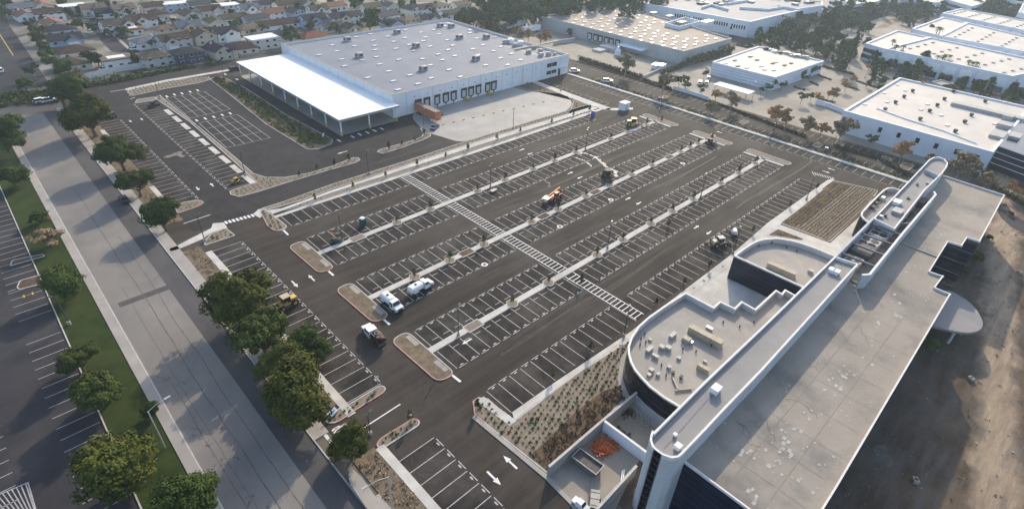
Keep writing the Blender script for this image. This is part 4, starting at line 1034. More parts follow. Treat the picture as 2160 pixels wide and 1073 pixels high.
# little things standing on the spine roofs
def rbox(px, py, z, d, m, name='rooftop_unit', rz=0):
    x, y = G(px, py, z + d[2] / 2); b = MBo(of); b.box((x, y, z + d[2] / 2), d, rz); b.box((x, y, z + d[2] + .03), (d[0] + .12, d[1] + .12, .06), rz); return part(b, name, m, of)
for px, py, d, m in ((1510, 821, (1.3, 1.0, .9), 'white_paint'), (1430, 942, (.7, .7, .7), 'white_paint'), (1424, 917, (.35, .35, .4), 'white_paint'), (1754, 570, (1.1, .9, .7), 'white_paint'), (1764, 574, (1.1, .9, .7), 'white_paint'),
                     (1892, 427, (2.0, 1.4, .8), 'white_paint'), (1893, 446, (2.6, 1.8, .7), 'unit'), (1858, 457, (.6, .6, .5), 'steel'), (1868, 455, (.6, .5, .5), 'unit_dark'), (1935, 389, (.6, .4, .4), 'unit_dark'), (1956, 386, (.9, .5, .4), 'unit_tan'), (1916, 418, (.8, .5, .3), 'unit_dark'), (1955, 366, (.8, .7, .5), 'unit_tan')):
    rbox(px, py, SZ - .55, d, m)
b = MBo(of); b.strip(GP([(1400, 945), (1424, 920), (1490, 845), (1508, 828)], SZ - .5), .06, SZ - .5); part(b, 'roof_conduit', 'mullion', of)
# --- round decks
def deck(px, roofm, names, closed_wall='glass_dark', white_base=None):
    p = GP(px, DZ + .5); p = ccw(p)
    b = MBo(of); b.sides(p, 0, DZ + .4); q = inset(p, .28); part(b, 'deck_wall', closed_wall, of)
    b = MBo(of)
    for z in (1.2, 1.35, 2.3, 3.3, 3.45, 4.4): b.sides(inset(p, -.035), z, z + .06)
    part(b, 'mullion', 'mullion_dark', of)
    b = MBo(of); b.top(inset(p, .3), DZ - .75); part(b, 'deck_roof', roofm, of)
    b = MBo(of); b.use(M['office_wall']); 
    for i in range(len(q)):
        j = (i + 1) % len(q); a, c = q[i], q[j]; b.face([(c[0], c[1], DZ - .75), (a[0], a[1], DZ - .75), (a[0], a[1], DZ + .4), (c[0], c[1], DZ + .4)])
    b.use(M['rim']).ring(inset(p, -.06), .36, DZ + .18, DZ + .5); part(b, 'deck_parapet', None, of)
    return p
d1 = [(1432, 856), (1415, 846), (1400, 837), (1370, 814), (1352, 795), (1338.7, 779), (1330, 762), (1325.5, 745), (1325, 730), (1331.6, 709.6), (1346.7, 687), (1369.4, 666.9), (1405, 642), (1446, 616.4), (1504.5, 647), (1518.9, 634.8), (1549.6, 649), (1564, 634.8), (1592.7, 651), (1636.8, 611), (1649, 618.4), (1656, 610), (1674.7, 620.5), (1690, 627), (1560, 760), (1450, 866)]
D1 = deck(d1, 'deck_roof', None)
d2 = [(1548.6, 538.4), (1565, 526), (1583.5, 513.8), (1596, 507.5), (1610, 503.8), (1638.8, 501.5), (1665.5, 505.6), (1690, 511.8), (1722, 523), (1758.4, 538), (1770, 545), (1700, 610), (1690, 603)]
D2 = deck(d2, 'deck_roof', None, 'glass_navy')
d3 = [(1832, 468), (1822, 461), (1816, 453), (1818, 446), (1836, 427), (1855, 408), (1864, 400), (1873, 395.5), (1884, 395.5), (1899, 400), (1906, 404), (1842, 472)]
D3 = deck(d3, 'spine_roof', None)
# pale ground floor panels facing the yard
b = MBo(of)
yp = [lerp(D1[i], D1[(i + 1) % len(D1)], 0) for i in range(len(D1))]
band = [q for q in inset(D1, -.1) if q[1] < 30.6 and q[0] < 61.5 and q[1] > 22]
band = sorted(band, key=lambda q: q[1])
for i in range(len(band) - 1): b.face([(band[i + 1][0], band[i + 1][1], 0), (band[i][0], band[i][1], 0), (band[i][0], band[i][1], 2.1), (band[i + 1][0], band[i + 1][1], 2.1)]); b.face([(band[i][0], band[i][1], 0), (band[i + 1][0], band[i + 1][1], 0), (band[i + 1][0], band[i + 1][1], 2.1), (band[i][0], band[i][1], 2.1)])
part(b, 'ground_floor_panel', 'shade_blue_wall', of)
# plinth ring round the big drum
b = MBo(of); pl = inset(D1, -1.1); pl = [q for q in pl]
b.prism(pl, 0, .22); part(b, 'plinth', 'concrete_old', of)
# plant on the big deck
z = DZ - .75
ro = math.atan2(1, 0)
rbox(1488, 709, z, (1.2, 6.2, 1.2), 'unit_tan', rz=.06)
for k in range(7):
    x, y = G(1488, 709, z + .6); b = MBo(of); b.box((x - .06 * (k - 3), y - 2.7 + k * .9, z + .6), (1.34, .05, 1.29)); part(b, 'panel_joint', 'unit', of)
for px, py, d, m in ((1448, 716, (1.5, 1.9, 1.2), 'unit_tan'), (1419, 707, (2.4, .9, .9), 'unit'), (1370, 737, (2.3, .9, .9), 'unit'), (1396, 732, (1.1, 1.2, .9), 'unit'), (1410, 734, (1.1, 1.2, .9), 'unit'), (1382, 751, (.7, 1.6, .7), 'unit'), (1371, 716, (.7, .7, .4), 'white_paint'), (1432, 755, (.8, .8, .5), 'white_paint'), (1411, 774, (.8, .8, .6), 'white_paint'), (1374, 780, (1.0, 1.0, .7), 'unit'), (1369, 790, (.8, .8, .5), 'unit'), (1388, 789, (.8, .7, .6), 'white_paint'), (1420, 786, (.6, .6, .7), 'unit_dark'), (1437, 795, (.7, .6, .6), 'unit_dark'), (1483, 777, (.9, 3.0, 1.2), 'unit_tan'), (1487, 762, (.5, .8, .4), 'unit'), (1457, 722, (.9, 1.0, .8), 'steel'), (1496, 692, (.8, 1.6, .6), 'steel')):
    rbox(px, py, z, tuple(v * .68 for v in d), 'unit' if m == 'white_paint' else m)
for a in ((1413, 805, .3), (1430, 816, -1.2)):
    x, y = G(a[0] + 12, a[1] + 5, z + .2); b = MBo(of); b.box((x, y, z + .2), (2.8, .22, .3), a[2] + .6); part(b, 'duct', 'unit_tan', of)
for px, py in ((1360, 705), (1352, 715), (1362, 722), (1350, 728), (1395, 770), (1440, 737), (1468, 742), (1405, 792), (1460, 690), (1500, 730), (1525, 680), (1560, 690), (1590, 680)):
    x, y = G(px, py, z); b = MBo(of); b.tube((x, y, z), (x, y, z + .5), .13, .13, 8); part(b, 'roof_pipe', 'unit_dark', of)
rbox(1648, 569, z, (1.1, 5.8, 1.1), 'unit_tan', rz=.05); rbox(1710, 572, z, (.8, .9, .6), 'unit')
for px, py in ((1627, 514), (1659, 523), (1600, 520), (1680, 530)): 
    x, y = G(px, py, z); b = MBo(of); b.tube((x, y, z), (x, y, z + .6), .15, .15, 8); part(b, 'roof_pipe', 'unit_dark', of)
for k in range(5):
    rbox(1841 + k * 6.5, 437 - k * 8.5, z, (1.4, .8, .7), 'unit_dark')
rbox(1862, 418, z, (1.3, .8, .7), 'white_paint')
# ---------------------------------------------------------------- yard walls beside the office
yh = 2.4
y1 = thing('yard_wall', 'concrete screen wall between the planted bed and the service yard', 'wall', (*G(1155, 1005), 0))
b = MBo(y1); b.wallrun([G(1155, 1005, 0), G(1268, 906, 0), G(1338, 848, 0)], .35, 0, yh); part(b, 'wall', 'yard_wall', y1)
b = MBo(y1); b.wallrun([G(1155, 1005, 0), G(1268, 906, 0), G(1338, 848, 0)], .38, yh, yh + .06); part(b, 'coping', 'kerb', y1)
y2 = thing('yard_wall', 'pale cross wall dividing the two halves of the service yard', 'wall', (*G(1271, 908), 0))
b = MBo(y2); b.wallrun([G(1271, 908, 0), (52.4, 21.8)], .3, 0, yh - .05); part(b, 'wall', 'shade_blue_wall', y2)
b = MBo(y2); b.wallrun([G(1271, 908, 0), (52.4, 21.8)], .4, yh - .05, yh + .03); part(b, 'coping', 'rim', y2)
y3 = thing('yard_wall', 'concrete wall from the tower foot to the bottom edge', 'wall', (49.4, 21.6, 0))
b = MBo(y3); b.wallrun([(49.4, 21.6), (34, 21.0)], .35, 0, yh); part(b, 'wall', 'yard_wall', y3)
b = MBo(y3); b.wallrun([(49.4, 21.6), (34, 21.0)], .38, yh, yh + .06); part(b, 'coping', 'kerb', y3)
# ---------------------------------------------------------------- boundary walls of the neighbours
bw = thing('block_wall', 'long grey block wall between the houses and the rail corridor', 'wall', (34, 272, 0))
pts = GP([(184, 168), (260, 150), (360, 136), (480, 117), (590, 99), (640, 92)])
b = MBo(bw); b.wallrun(pts, .3, 0, 2.2); part(b, 'wall', 'block', bw)
b = MBo(bw); b.wallrun(pts, .4, 2.2, 2.28); part(b, 'coping', 'concrete_old', bw)
b2 = thing('retaining_wall', 'lower pale retaining wall in front of the block wall', 'wall', (*G(184, 178), 0))
pts = GP([(184, 178), (300, 158), (450, 133), (560, 112)])
b = MBo(b2); b.wallrun(pts, .3, 0, .9); part(b, 'wall', 'concrete_old', b2)
b3 = thing('boundary_wall', 'pale blue low wall in front of the small white office', 'wall', (*G(1420, 190), 0))
b = MBo(b3); b.wallrun(GP([(1420, 189), (1455, 199), (1492, 211)]), .3, 0, 1.5); part(b, 'wall', 'shade_blue_wall', b3)
b4 = thing('boundary_wall', 'pale concrete wall at the end of the grey warehouse yard', 'wall', (*G(1355, 165), 0))
b = MBo(b4); b.wallrun(GP([(1354, 166), (1392, 150)]), .5, 0, 1.2); part(b, 'wall', 'concrete', b4)
b5 = thing('boundary_wall', 'grey concrete wall at the left of the dock doors', 'wall', (*G(1170, 97), 0))
b = MBo(b5); b.wallrun(GP([(1168, 95), (1212, 88)]), .5, 0, 2.0); part(b, 'wall', 'grey_wall', b5)
b6 = thing('curved_wall', 'low pale curved wall beside the street at the bottom', 'wall', (*G(745, 1000), 0))
b = MBo(b6); b.wallrun(GP([(743, 990), (738, 1005), (742, 1025), (775, 1073), (800, 1100)]), .3, 0, .7); part(b, 'wall', 'concrete_old', b6)
b = MBo(b6); b.top(GP([(745, 990), (765, 1010), (810, 1073), (830, 1100), (800, 1100), (776, 1072), (743, 1024), (740, 1005)]), .30); part(b, 'apron', 'concrete_old', b6)
# ================================================================== HOUSES
HN = 0
def house(px, py, roof, wall, label, w=12, d=9.5, h=3.2, rz=0.0, kind='gable', rise=2.0, wing=None, solar=False, garage=True):
    "w along local x (ridge), d across; placed by where its roof centre shows"
    global HN; HN += 1
    x, y = G(px, py, h + rise * .5)
    if HN % 4 == 1: rz += PI / 2; w, d = w * .92, d
    rz += ((HN * 37) % 11 - 5) * .02
    root = thing('house', label, 'house', (x, y, 0), rz, 'houses behind the block wall', .88)
    wm, rm = M['stucco_' + wall], M['roof_' + roof]
    def gable(b, cx, cy, w, d, h, rise, ov=.5, along_x=True):
        def P(u, v, z): return (cx + u, cy + v, z) if along_x else (cx + v, cy + u, z)
        hw, hd = w / 2 + ov, d / 2 + ov; zl = h - rise * ov / (d / 2) 
        for s in (-1, 1):
            q = [P(-hw, s * hd, zl), P(hw, s * hd, zl), P(hw, 0, h + rise), P(-hw, 0, h + rise)]
            b.face(q if (s < 0) == along_x else list(reversed(q)))
            q2 = [(a, c, e - .18) for a, c, e in q]; b.face(list(reversed(q2)) if (s < 0) == along_x else q2)
            for i in (0, 1, 3): j = (i + 1) % 4; b.face([q2[i], q2[j], q[j], q[i]])
    def hip(b, w, d, h, rise, ov=.55):
        hw, hd = w / 2 + ov, d / 2 + ov; rl = max(.6, hw - hd)
        c = [(-hw, -hd, h), (hw, -hd, h), (hw, hd, h), (-hw, hd, h)]; r0, r1 = (-rl, 0, h + rise), (rl, 0, h + rise)
        b.face([c[0], c[1], r1, r0]); b.face([c[1], c[2], r1]); b.face([c[2], c[3], r0, r1]); b.face([c[3], c[0], r0])
        c2 = [(a, e, h - .2) for a, e, _ in c]
        for i in range(4): j = (i + 1) % 4; b.face([c2[i], c2[j], c[j], c[i]])
        b.face(list(reversed(c2)))
    b = MB(); b.box((0, 0, h / 2), (w, d, h))
    if kind == 'gable':
        for s in (-1, 1): 
            q = [(s * w / 2, -d / 2, h), (s * w / 2, d / 2, h), (s * w / 2, 0, h + rise - .05)]; b.face(q if s > 0 else [q[1], q[0], q[2]])
    if wing:
        wx, wd, wl = wing   # offset, width, projection towards -y
        b.box((wx, -d / 2 - wl / 2 + .3, h / 2), (wd, wl + .6, h))
        b.face([(wx - wd / 2, -d / 2 - wl, h), (wx + wd / 2, -d / 2 - wl, h), (wx, -d / 2 - wl, h + rise * .8 - .05)])
    b.build('wall', wm, root)
    b = MB()
    if kind == 'gable': gable(b, 0, 0, w, d, h, rise)
    elif kind == 'hip': hip(b, w, d, h, rise)
    else: b.box((0, 0, h + .25), (w + 1.0, d + 1.0, .5))
    if wing: gable(b, wx, -d / 2 - wl / 2 + 1.5, wl + 3.5, wd, h, rise * .8, .45, False)
    rf = b.build('roof', rm, root)
    if solar:
        b = MB(); b.box((0, 0, h + .55), (w * .6, d * .55, .08)); b.build('solar_panel', M['roof_white'], rf)
    elif kind != 'flat':
        b = MB(); b.box((w * .25, d * .15, h + rise * .8), (.6, .9, 1.3)); b.build('chimney', wm, rf)
    # fascia, windows, garage
    ys = -d / 2
    def win(x, z, ww=1.5, hh=1.1, face='s'):
        b = MB()
        if face == 's': b.box((x, ys - .02, z), (ww + .25, .10, hh + .25))
        else: b.box((-w / 2 - .02, x, z), (.10, ww + .25, hh + .25))
        f = b.build('window', M['stucco_white'], root)
        b = MB()
        if face == 's': b.box((x, ys - .06, z), (ww, .06, hh))
        else: b.box((-w / 2 - .06, x, z), (.06, ww, hh))
        b.build('pane', M['glass_dark'], f)
    for z in ([1.7] if h < 4.5 else [1.6, 4.3]):
        for x in (-w * .32, w * .05, w * .33):
            if wing and abs(x - wing[0]) < wing[1] / 2 + .6: continue
            win(x, z)
        for y_ in (-d * .24, d * .22): win(y_, z, 1.3, 1.1, 'w')
    if wing:
        yy = -d / 2 - wl; b = MB(); b.box((wx, yy - .03, 1.15), (min(wd - 1, 4.2), .1, 2.1)); b.build('garage_door', M['white_wall'], root)
        if h > 4.5:
            b = MB(); b.box((wx, yy - .03, 4.2), (1.9, .1, 1.2)); b.build('window', M['glass_dark'], root)
    elif garage:
        b = MB(); b.box((-w / 2 - .04, d * .0, 1.1), (.1, 2.4, 2.1)); b.build('door', M['white_wall'], root)
    return root
H = house
r0 = .03
H(149, 122, 'olive', 'cream', 'olive brown hip roofed house at the end of the cul-de-sac', 14, 12, 3, r0, 'hip', 2.2)
H(152, 97, 'brown', 'cream', 'warm brown roofed house second from the left end of the wall', 15, 12, 3, r0, 'hip', 2.2)
H(132, 72, 'slate', 'blue', 'dark slate roofed house with pale blue gable', 15, 12, 3, r0, 'gable', 2.2, (2.5, 6.5, 2.5))
H(118, 54, 'slate', 'grey', 'dark grey roofed house behind the pale blue gable', 15, 11, 3, r0, 'hip', 2.0)
H(107, 41, 'terracotta', 'white', 'terracotta roofed house with white patio cover beside the cul-de-sac', 15, 10, 3, r0, 'gable', 2.0)
H(243, 118, 'tan', 'white', 'white house with flat tan roof and solar panel', 12, 9, 4.0, .05, 'flat', .5, None, True)
H(325, 109, 'olive', 'grey', 'grey walled house with olive hip roof right of the flat tan one', 13, 10, 4.6, .05, 'hip', 1.8)
H(308, 78, 'bluegrey', 'white', 'white house with pale blue grey roof near the cul-de-sac', 14, 10, 3.4, .05, 'hip', 1.9, (3.5, 5, 2))
H(277, 56, 'rust', 'cream', 'low rust coloured house with white solar roof', 13, 8, 3, .05, 'flat', .5, None, True)
H(242, 41, 'olive', 'white', 'white two storey house with wide olive roof facing the cul-de-sac', 15, 10, 4.8, .05, 'gable', 2.2, (4, 6, 1.5))
H(296, 31, 'brown', 'white', 'white arched front house with brown roof', 14, 10, 4.8, .05, 'gable', 2.2, (-1, 6, 1.5))
H(223, 18, 'navy', 'white', 'white trimmed house with navy roof', 14, 10, 3.2, .05, 'gable', 2.2)
H(49, 23, 'terracotta', 'white', 'terracotta roofed house nearest the upper street', 14, 10, 3.2, r0, 'gable', 2.2)
H(99, 18, 'brown', 'white', 'white house with brown roof and paired windows near the upper left', 14, 10, 4.6, r0, 'gable', 2.0)
H(151, 9, 'white', 'tan', 'house with long white flat roof near the upper left', 13, 9, 4.6, r0, 'flat', .5)
H(40, 7, 'bluegrey', 'blue', 'sky blue walled house in the upper left corner', 12, 9, 4.8, r0, 'gable', 2)
H(84, 3, 'terracotta', 'cream', 'terracotta roofed house touching the top edge at left', 15, 10, 3.4, r0, 'gable', 2)
H(192, 8, 'tan', 'cream', 'tan gabled house right of the long white flat roof', 13, 9, 4.4, r0, 'gable', 2.2, (1, 6, 1.5))
H(256, 9, 'tan', 'cream', 'tan house with dormer near the top edge', 12, 9, 4.8, r0, 'gable', 2.2, (0, 5, 1))
H(390, 100, 'slate', 'navy', 'navy blue walled two storey house with slate roof', 13, 10, 5.2, .06, 'hip', 2.0)
H(457, 93, 'navy', 'tan', 'tan two storey house with navy roof beside the navy house', 14, 9, 5.0, .06, 'gable', 2.2, (-4.5, 5, 1.5))
H(501, 91, 'brown', 'cream', 'cream house with large brown roof on the block wall', 16, 11, 3.2, .06, 'hip', 2.6)
H(551, 75, 'white', 'grey', 'grey two storey house with white flat roof by the warehouse corner', 14, 9, 5.4, .06, 'flat', .5)
H(362, 71, 'brown', 'grey', 'brown roofed house with grey gable and white garage', 15, 10, 4.8, .05, 'gable', 2.2, (-3.5, 6, 2.5))
H(423, 62, 'brown', 'tan', 'tan gabled house with white garage door behind the navy house', 15, 11, 4.8, .05, 'gable', 2.4, (3.5, 6.5, 2.0))
H(472, 57, 'slate', 'white', 'white gabled house with dark roof near the yellow green tree', 12, 9, 5.0, .05, 'gable', 2.2, (1, 7, 1.5))
H(525, 52, 'tan', 'tan', 'tan roofed low house left of the long brown roof', 14, 9, 3, .05, 'hip', 2)
H(585, 42, 'brown', 'white', 'long low white house with one straight brown roof', 26, 9, 3, .05, 'gable', 2.2)
H(606, 64, 'grey', 'grey', 'plain grey roofed house behind the white flat roof', 14, 10, 3.4, .05, 'gable', 2.2)
H(659, 68, 'rust', 'tan', 'tan house with rust roof right at the warehouse corner', 17, 10, 3, .06, 'hip', 2.2)
H(657, 30, 'slate', 'bluegrey' if 'stucco_bluegrey' in M else 'blue', 'slate roofed house with pale blue gable above the round dark tree', 14, 10, 5, .05, 'gable', 2.4, (-1, 6, 1.5))
H(571, 18, 'terracotta', 'white', 'white two storey house with bright terracotta roof', 14, 9, 5, .05, 'gable', 2.2)
H(450, 37, 'olive', 'cream', 'olive roofed cream house in the middle of the third row', 14, 9, 3.6, .05, 'gable', 2.0)
H(490, 29, 'olive', 'white', 'olive roofed white house with long eaves in the third row', 15, 9, 3.6, .05, 'gable', 2.0)
H(535, 31, 'grey', 'grey', 'grey roofed house left of the bright terracotta one', 14, 9, 4, .05, 'gable', 2.2)
H(393, 44, 'bluegrey', 'tan', 'tan gabled house with blue grey roof', 13, 9, 5, .05, 'gable', 2.4, (0, 7, 1.5))
H(395, 21, 'olive', 'cream', 'wide olive roofed house in the fourth row', 16, 10, 3.6, .05, 'gable', 2.4)
H(438, 12, 'brown', 'cream', 'cream house with brown roof and white garage in the fourth row', 14, 10, 4.4, .05, 'gable', 2.2, (2.5, 6, 1.5))
H(478, 7, 'white', 'cream', 'cream house with white roof near the top edge', 13, 9, 5, .05, 'flat', .5)
H(522, 8, 'bluegrey', 'white', 'white gabled house near the top edge', 12, 9, 5, .05, 'gable', 2.4, (0, 6, 1))
H(617, 16, 'olive', 'blue', 'pale blue house with olive roof right of the bright terracotta one', 14, 9, 4.6, .05, 'gable', 2.2)
H(668, 11, 'olive', 'white', 'white arched house left of the second terracotta roof', 12, 9, 4.8, .05, 'gable', 2.2, (0, 6, 1))
H(348, 52, 'tan', 'tan', 'tan two storey house left of the blue grey gable', 12, 8, 4.8, .05, 'hip', 1.6)
H(368, 4, 'white', 'blue', 'light blue house with white roof at the top edge', 14, 9, 4.6, .05, 'flat', .5)
H(330, 20, 'brown', 'tan', 'brown roofed tan house right of the arched front house', 13, 9, 4.4, .05, 'hip', 2)
H(318, 5, 'brown', 'cream', 'brown roofed cream house on the top edge', 13, 9, 4.4, .05, 'gable', 2)
H(712, 27, 'slate', 'cream', 'cream two storey house left of the huge dark tree', 13, 10, 5, .06, 'gable', 2.2, (2, 6, 1.2))
H(741, 24, 'slate', 'white', 'bright white house side beside the huge dark tree', 11, 9, 5, .06, 'gable', 2.0)
H(735, 49, 'brown', 'tan', 'brown roofed low house in front of the huge dark tree', 13, 9, 3, .06, 'gable', 2.0)
H(698, 48, 'grey', 'grey', 'grey roofed low house left of the huge dark tree', 13, 9, 3.2, .06, 'gable', 2.0)
H(702, 5, 'terracotta', 'white', 'second terracotta roofed house at the top edge', 15, 10, 3.8, .06, 'gable', 2.0)
H(812, 24, 'grey', 'white', 'white house with broad grey roof right of the huge dark tree', 16, 10, 4.0, .07, 'gable', 2.4)
H(826, 41, 'grey', 'blue', 'pale blue gabled house right behind the warehouse roof', 13, 9, 4.2, .07, 'gable', 2.2, (2, 6, 1.5))
H(860, 34, 'tan', 'tan', 'tan hip roofed house behind the warehouse roof', 12, 9, 4.8, .07, 'hip', 1.8)
H(902, 30, 'slate', 'white', 'white and slate house behind the far warehouse edge', 14, 9, 4.4, .07, 'gable', 2.2, (1, 6, 1.5))
H(950, 21, 'olive', 'white', 'white house with olive roof left of the tall tree belt', 16, 9, 3.8, .07, 'gable', 2.0)
H(866, 11, 'grey', 'cream', 'cream house with grey roof near the top edge', 13, 9, 4.6, .07, 'gable', 2.2, (0, 5, 1))
H(896, 9, 'brown', 'white', 'white house with brown roof near the top edge', 12, 9, 4.6, .07, 'gable', 2.2, (0, 5, 1))
H(927, 6, 'tan', 'white', 'white two storey house with tan roof near the top edge', 12, 9, 5, .07, 'hip', 1.8)
H(780, 7, 'olive', 'cream', 'olive roofed house above the huge dark tree', 14, 9, 4, .07, 'gable', 2.2)
H(818, 4, 'grey', 'grey', 'grey roofed house touching the top edge', 14, 9, 4, .07, 'gable', 2.0)
H(970, 3, 'tan', 'cream', 'tan roofed house half hidden by the tree belt', 13, 9, 4, .07, 'gable', 2.0)
H(598, 2, 'brown', 'white', 'brown roofed house on the top edge left of the blue one', 14, 9, 4, .05, 'gable', 2.0)
H(548, 2, 'slate', 'grey', 'slate roofed house on the top edge behind the terracotta one', 14, 9, 4, .05, 'gable', 2.0)
H(640, 0, 'olive', 'white', 'olive roofed white house on the top edge', 13, 9, 4.4, .05, 'gable', 2.0)
H(418, 1, 'grey', 'white', 'grey roofed white house on the top edge right of the light blue one', 13, 9, 4.4, .05, 'gable', 2.0)
# garden walls and driveways between the houses as one ground dressing
b = MB(); rr = random.Random(21)
for k in range(46):
    x, y = rr.uniform(64, 300), rr.uniform(285, 440); 
    b.top(rect(x, y, x + rr.uniform(3, 6), y + rr.uniform(5, 9)), .018 + .0006 * (k % 9))
structure(b.build('driveway', M['concrete_old']))
# ================================================================== TREES AND PLANTS
def leafcloud(b, seed, clumps, per, leaf, rad=(1, 1, .82), shape='round', core=True):
    r = random.Random(seed)
    def quad(c, n, s):
        n = n.normalized(); a = n.orthogonal().normalized(); bb = n.cross(a); t = r.uniform(0, 2 * PI)
        u = a * math.cos(t) + bb * math.sin(t); v = n.cross(u); s1, s2 = s * r.uniform(.7, 1.25), s * r.uniform(.45, .85)
        b.face([c - u * s1 - v * s2 * .3, c - v * s2, c + u * s1, c + v * s2])
    def rv():
        while True:
            v = Vector((r.uniform(-1, 1), r.uniform(-1, 1), r.uniform(-1, 1)))
            if .05 < v.length < 1: return v.normalized()
    lump = [(rv(), r.uniform(.72, 1.16)) for _ in range(5)]; i0 = len(b.v)
    lobes = [(Vector((r.uniform(-.5, .5), r.uniform(-.5, .5), r.uniform(-.3, .42))), r.uniform(.42, .72)) for _ in range(5)] if core == 'lobes' else None
    for k in range(clumps):
        d = rv()
        if shape == 'round':
            if d.z < -.45: d.z *= -.6; d.normalize()
            f = 1.0
            for l, a in lump:
                w = max(0, d.dot(l)); f += (a - 1) * w * w * .9
            q = d * (f * (r.uniform(.62, .9) if k % 4 else r.uniform(.2, .6)))
            if lobes: lc, lr = lobes[k % len(lobes)]; q = lc + q * lr
            c = Vector((q.x * rad[0], q.y * rad[1], q.z * rad[2])); cr = r.uniform(.14, .27)
        elif shape == 'column':
            z = r.uniform(-1, 1); w = math.sqrt(max(0.02, 1 - ((z + .25) / 1.27) ** 2)) * .85
            c = Vector((d.x * w * rad[0], d.y * w * rad[1], z * rad[2])); cr = r.uniform(.2, .32)
        elif shape == 'cone':
            z = r.uniform(-1, 1); w = (1 - z) / 2 * .9 + .06
            c = Vector((d.x * w * rad[0], d.y * w * rad[1], z * rad[2])); cr = r.uniform(.14, .24)
        for i in range(per):
            e = rv(); p = c + Vector((e.x, e.y, e.z * .75)) * cr * r.uniform(.55, 1.05)
            quad(p, e * .8 + d * .5 + rv() * .6 + Vector((0, 0, .25)), leaf)
    if shape == 'round':   # bring the spread back to one
        hs = sorted(math.hypot(q[0], q[1]) for q in b.v[i0:]); k = 1.0 / hs[int(len(hs) * .955)]
        for i in range(i0, len(b.v)): q = b.v[i]; b.v[i] = (q[0] * k, q[1] * k, q[2] * k)
def limbs(b, seed, h, r0, n=5, spread=.6, crown=.55):
    r = random.Random(seed)
    p = Vector((0, 0, 0)); q = Vector((r.uniform(-.03, .03), r.uniform(-.03, .03), h * .55))
    b.tube(p, q, r0, r0 * .7, 8); t = q
    for k in range(n):
        a = 2 * PI * k / n + r.uniform(-.4, .4); s = spread * r.uniform(.6, 1)
        m = t + Vector((math.cos(a) * s * .5, math.sin(a) * s * .5, h * .3)); e = m + Vector((math.cos(a) * s * .5, math.sin(a) * s * .5, h * r.uniform(.15, .4)))
        b.tube(t - Vector((0, 0, h * .04)), m, r0 * .5, r0 * .32, 6); b.tube(m, e, r0 * .32, r0 * .1, 5)
# prototypes are unit crowns (radius 1) over a trunk; each tree is an Empty scaled to size
def tree_meshes(key, seed, clumps, per, leaf, trunk_h, rad=(1, 1, .82), shape='round', leafm='leaf_dark', barkm='bark', n=5, tr=.075):
    b = MB(); leafcloud(b, seed, clumps, per, leaf, rad, shape, 'lobes' if key in ('big', 'far', 'autumn', 'green') else True); zc = trunk_h + rad[2] * .72
    b.v = [(x, y, z + zc) for x, y, z in [tuple(q) for q in b.v]]
    me = bpy.data.meshes.new('crown'); me.from_pydata(b.v, [], b.f); me.materials.append(M[leafm]); me.update()
    t = MB(); limbs(t, seed, (trunk_h + rad[2] * .5), tr, n, .55 if shape == 'round' else .12)
    tm = bpy.data.meshes.new('trunk'); tm.from_pydata([tuple(q) for q in t.v], [], t.f); tm.materials.append(M[barkm]); tm.update()
    return me, tm, zc
TP = {}
for k in range(6): TP['big%d' % k] = tree_meshes('big', 100 + k, 165, 120, .042, .28, (1, 1, .84), leafm=('leaf_olive', 'leaf_dark', 'leaf_olive', 'leaf_dark', 'leaf_mix', 'leaf_mix')[k])
for k in range(3): TP['far%d' % k] = tree_meshes('far', 200 + k, 55, 50, .095, .35, (1, 1, .95), leafm=('leaf_dark', 'leaf_mid', 'leaf_blue')[k])
for k in range(2): TP['tall%d' % k] = tree_meshes('tall', 220 + k, 70, 44, .10, .25, (1, 1, 1.7), 'column', leafm=('leaf_blue', 'leaf_dark')[k])
for k in range(2): TP['autumn%d' % k] = tree_meshes('autumn', 240 + k, 44, 36, .080, .8, (1, 1, .8), leafm=('leaf_autumn', 'leaf_dry')[k], barkm='pale_bark', n=7, tr=.05)
for k in range(2): TP['green%d' % k] = tree_meshes('green', 260 + k, 44, 46, .085, .7, (1, 1, .95), leafm='leaf_mid', barkm='pale_bark', n=6, tr=.05)
TP['cone0'] = tree_meshes('cone', 280, 70, 30, .10, .25, (1, 1, 2.0), 'cone', leafm='leaf_blue')
b = MB(); bb = MB(); rr = random.Random(3)
for k in range(34):      # palm fronds
    a = 2 * PI * k / 34 * 3.02; el = rr.uniform(-.5, .9); L = rr.uniform(.8, 1.1); p0 = Vector((0, 0, 0)); d = Vector((math.cos(a) * math.cos(el), math.sin(a) * math.cos(el), math.sin(el)))
    sd = Vector((-math.sin(a), math.cos(a), 0)) * .13; p1 = p0 + d * L * .55; p2 = p1 + (d * .8 + Vector((0, 0, -.75))) * L * .5
    b.face([p0, p1 - sd, p2, p1 + sd])
TPm = bpy.data.meshes.new('crown'); TPm.from_pydata([(x, y, z + 5.2) for x, y, z in [tuple(q) for q in b.v]], [], b.f); TPm.materials.append(M['leaf_mid'])
bb.tube((0, 0, 0), (.05, 0, 5.2), .13, .09, 8); TPt = bpy.data.meshes.new('trunk'); TPt.from_pydata([tuple(q) for q in bb.v], [], bb.f); TPt.materials.append(M['bark'])
TP['palm0'] = (TPm, TPt, 5.2)
def tree(kind, x, y, rad, label, group=None, name='tree', sz=1.0, rz=None, z=0):
    me, tm, zc = TP[kind]
    o = thing(name, label, 'tree', (x, y, z), rnd.uniform(0, 6.28) if rz is None else rz, group, (rad, rad, rad * sz))
    put('trunk', tm, o); put('crown', me, o); return o
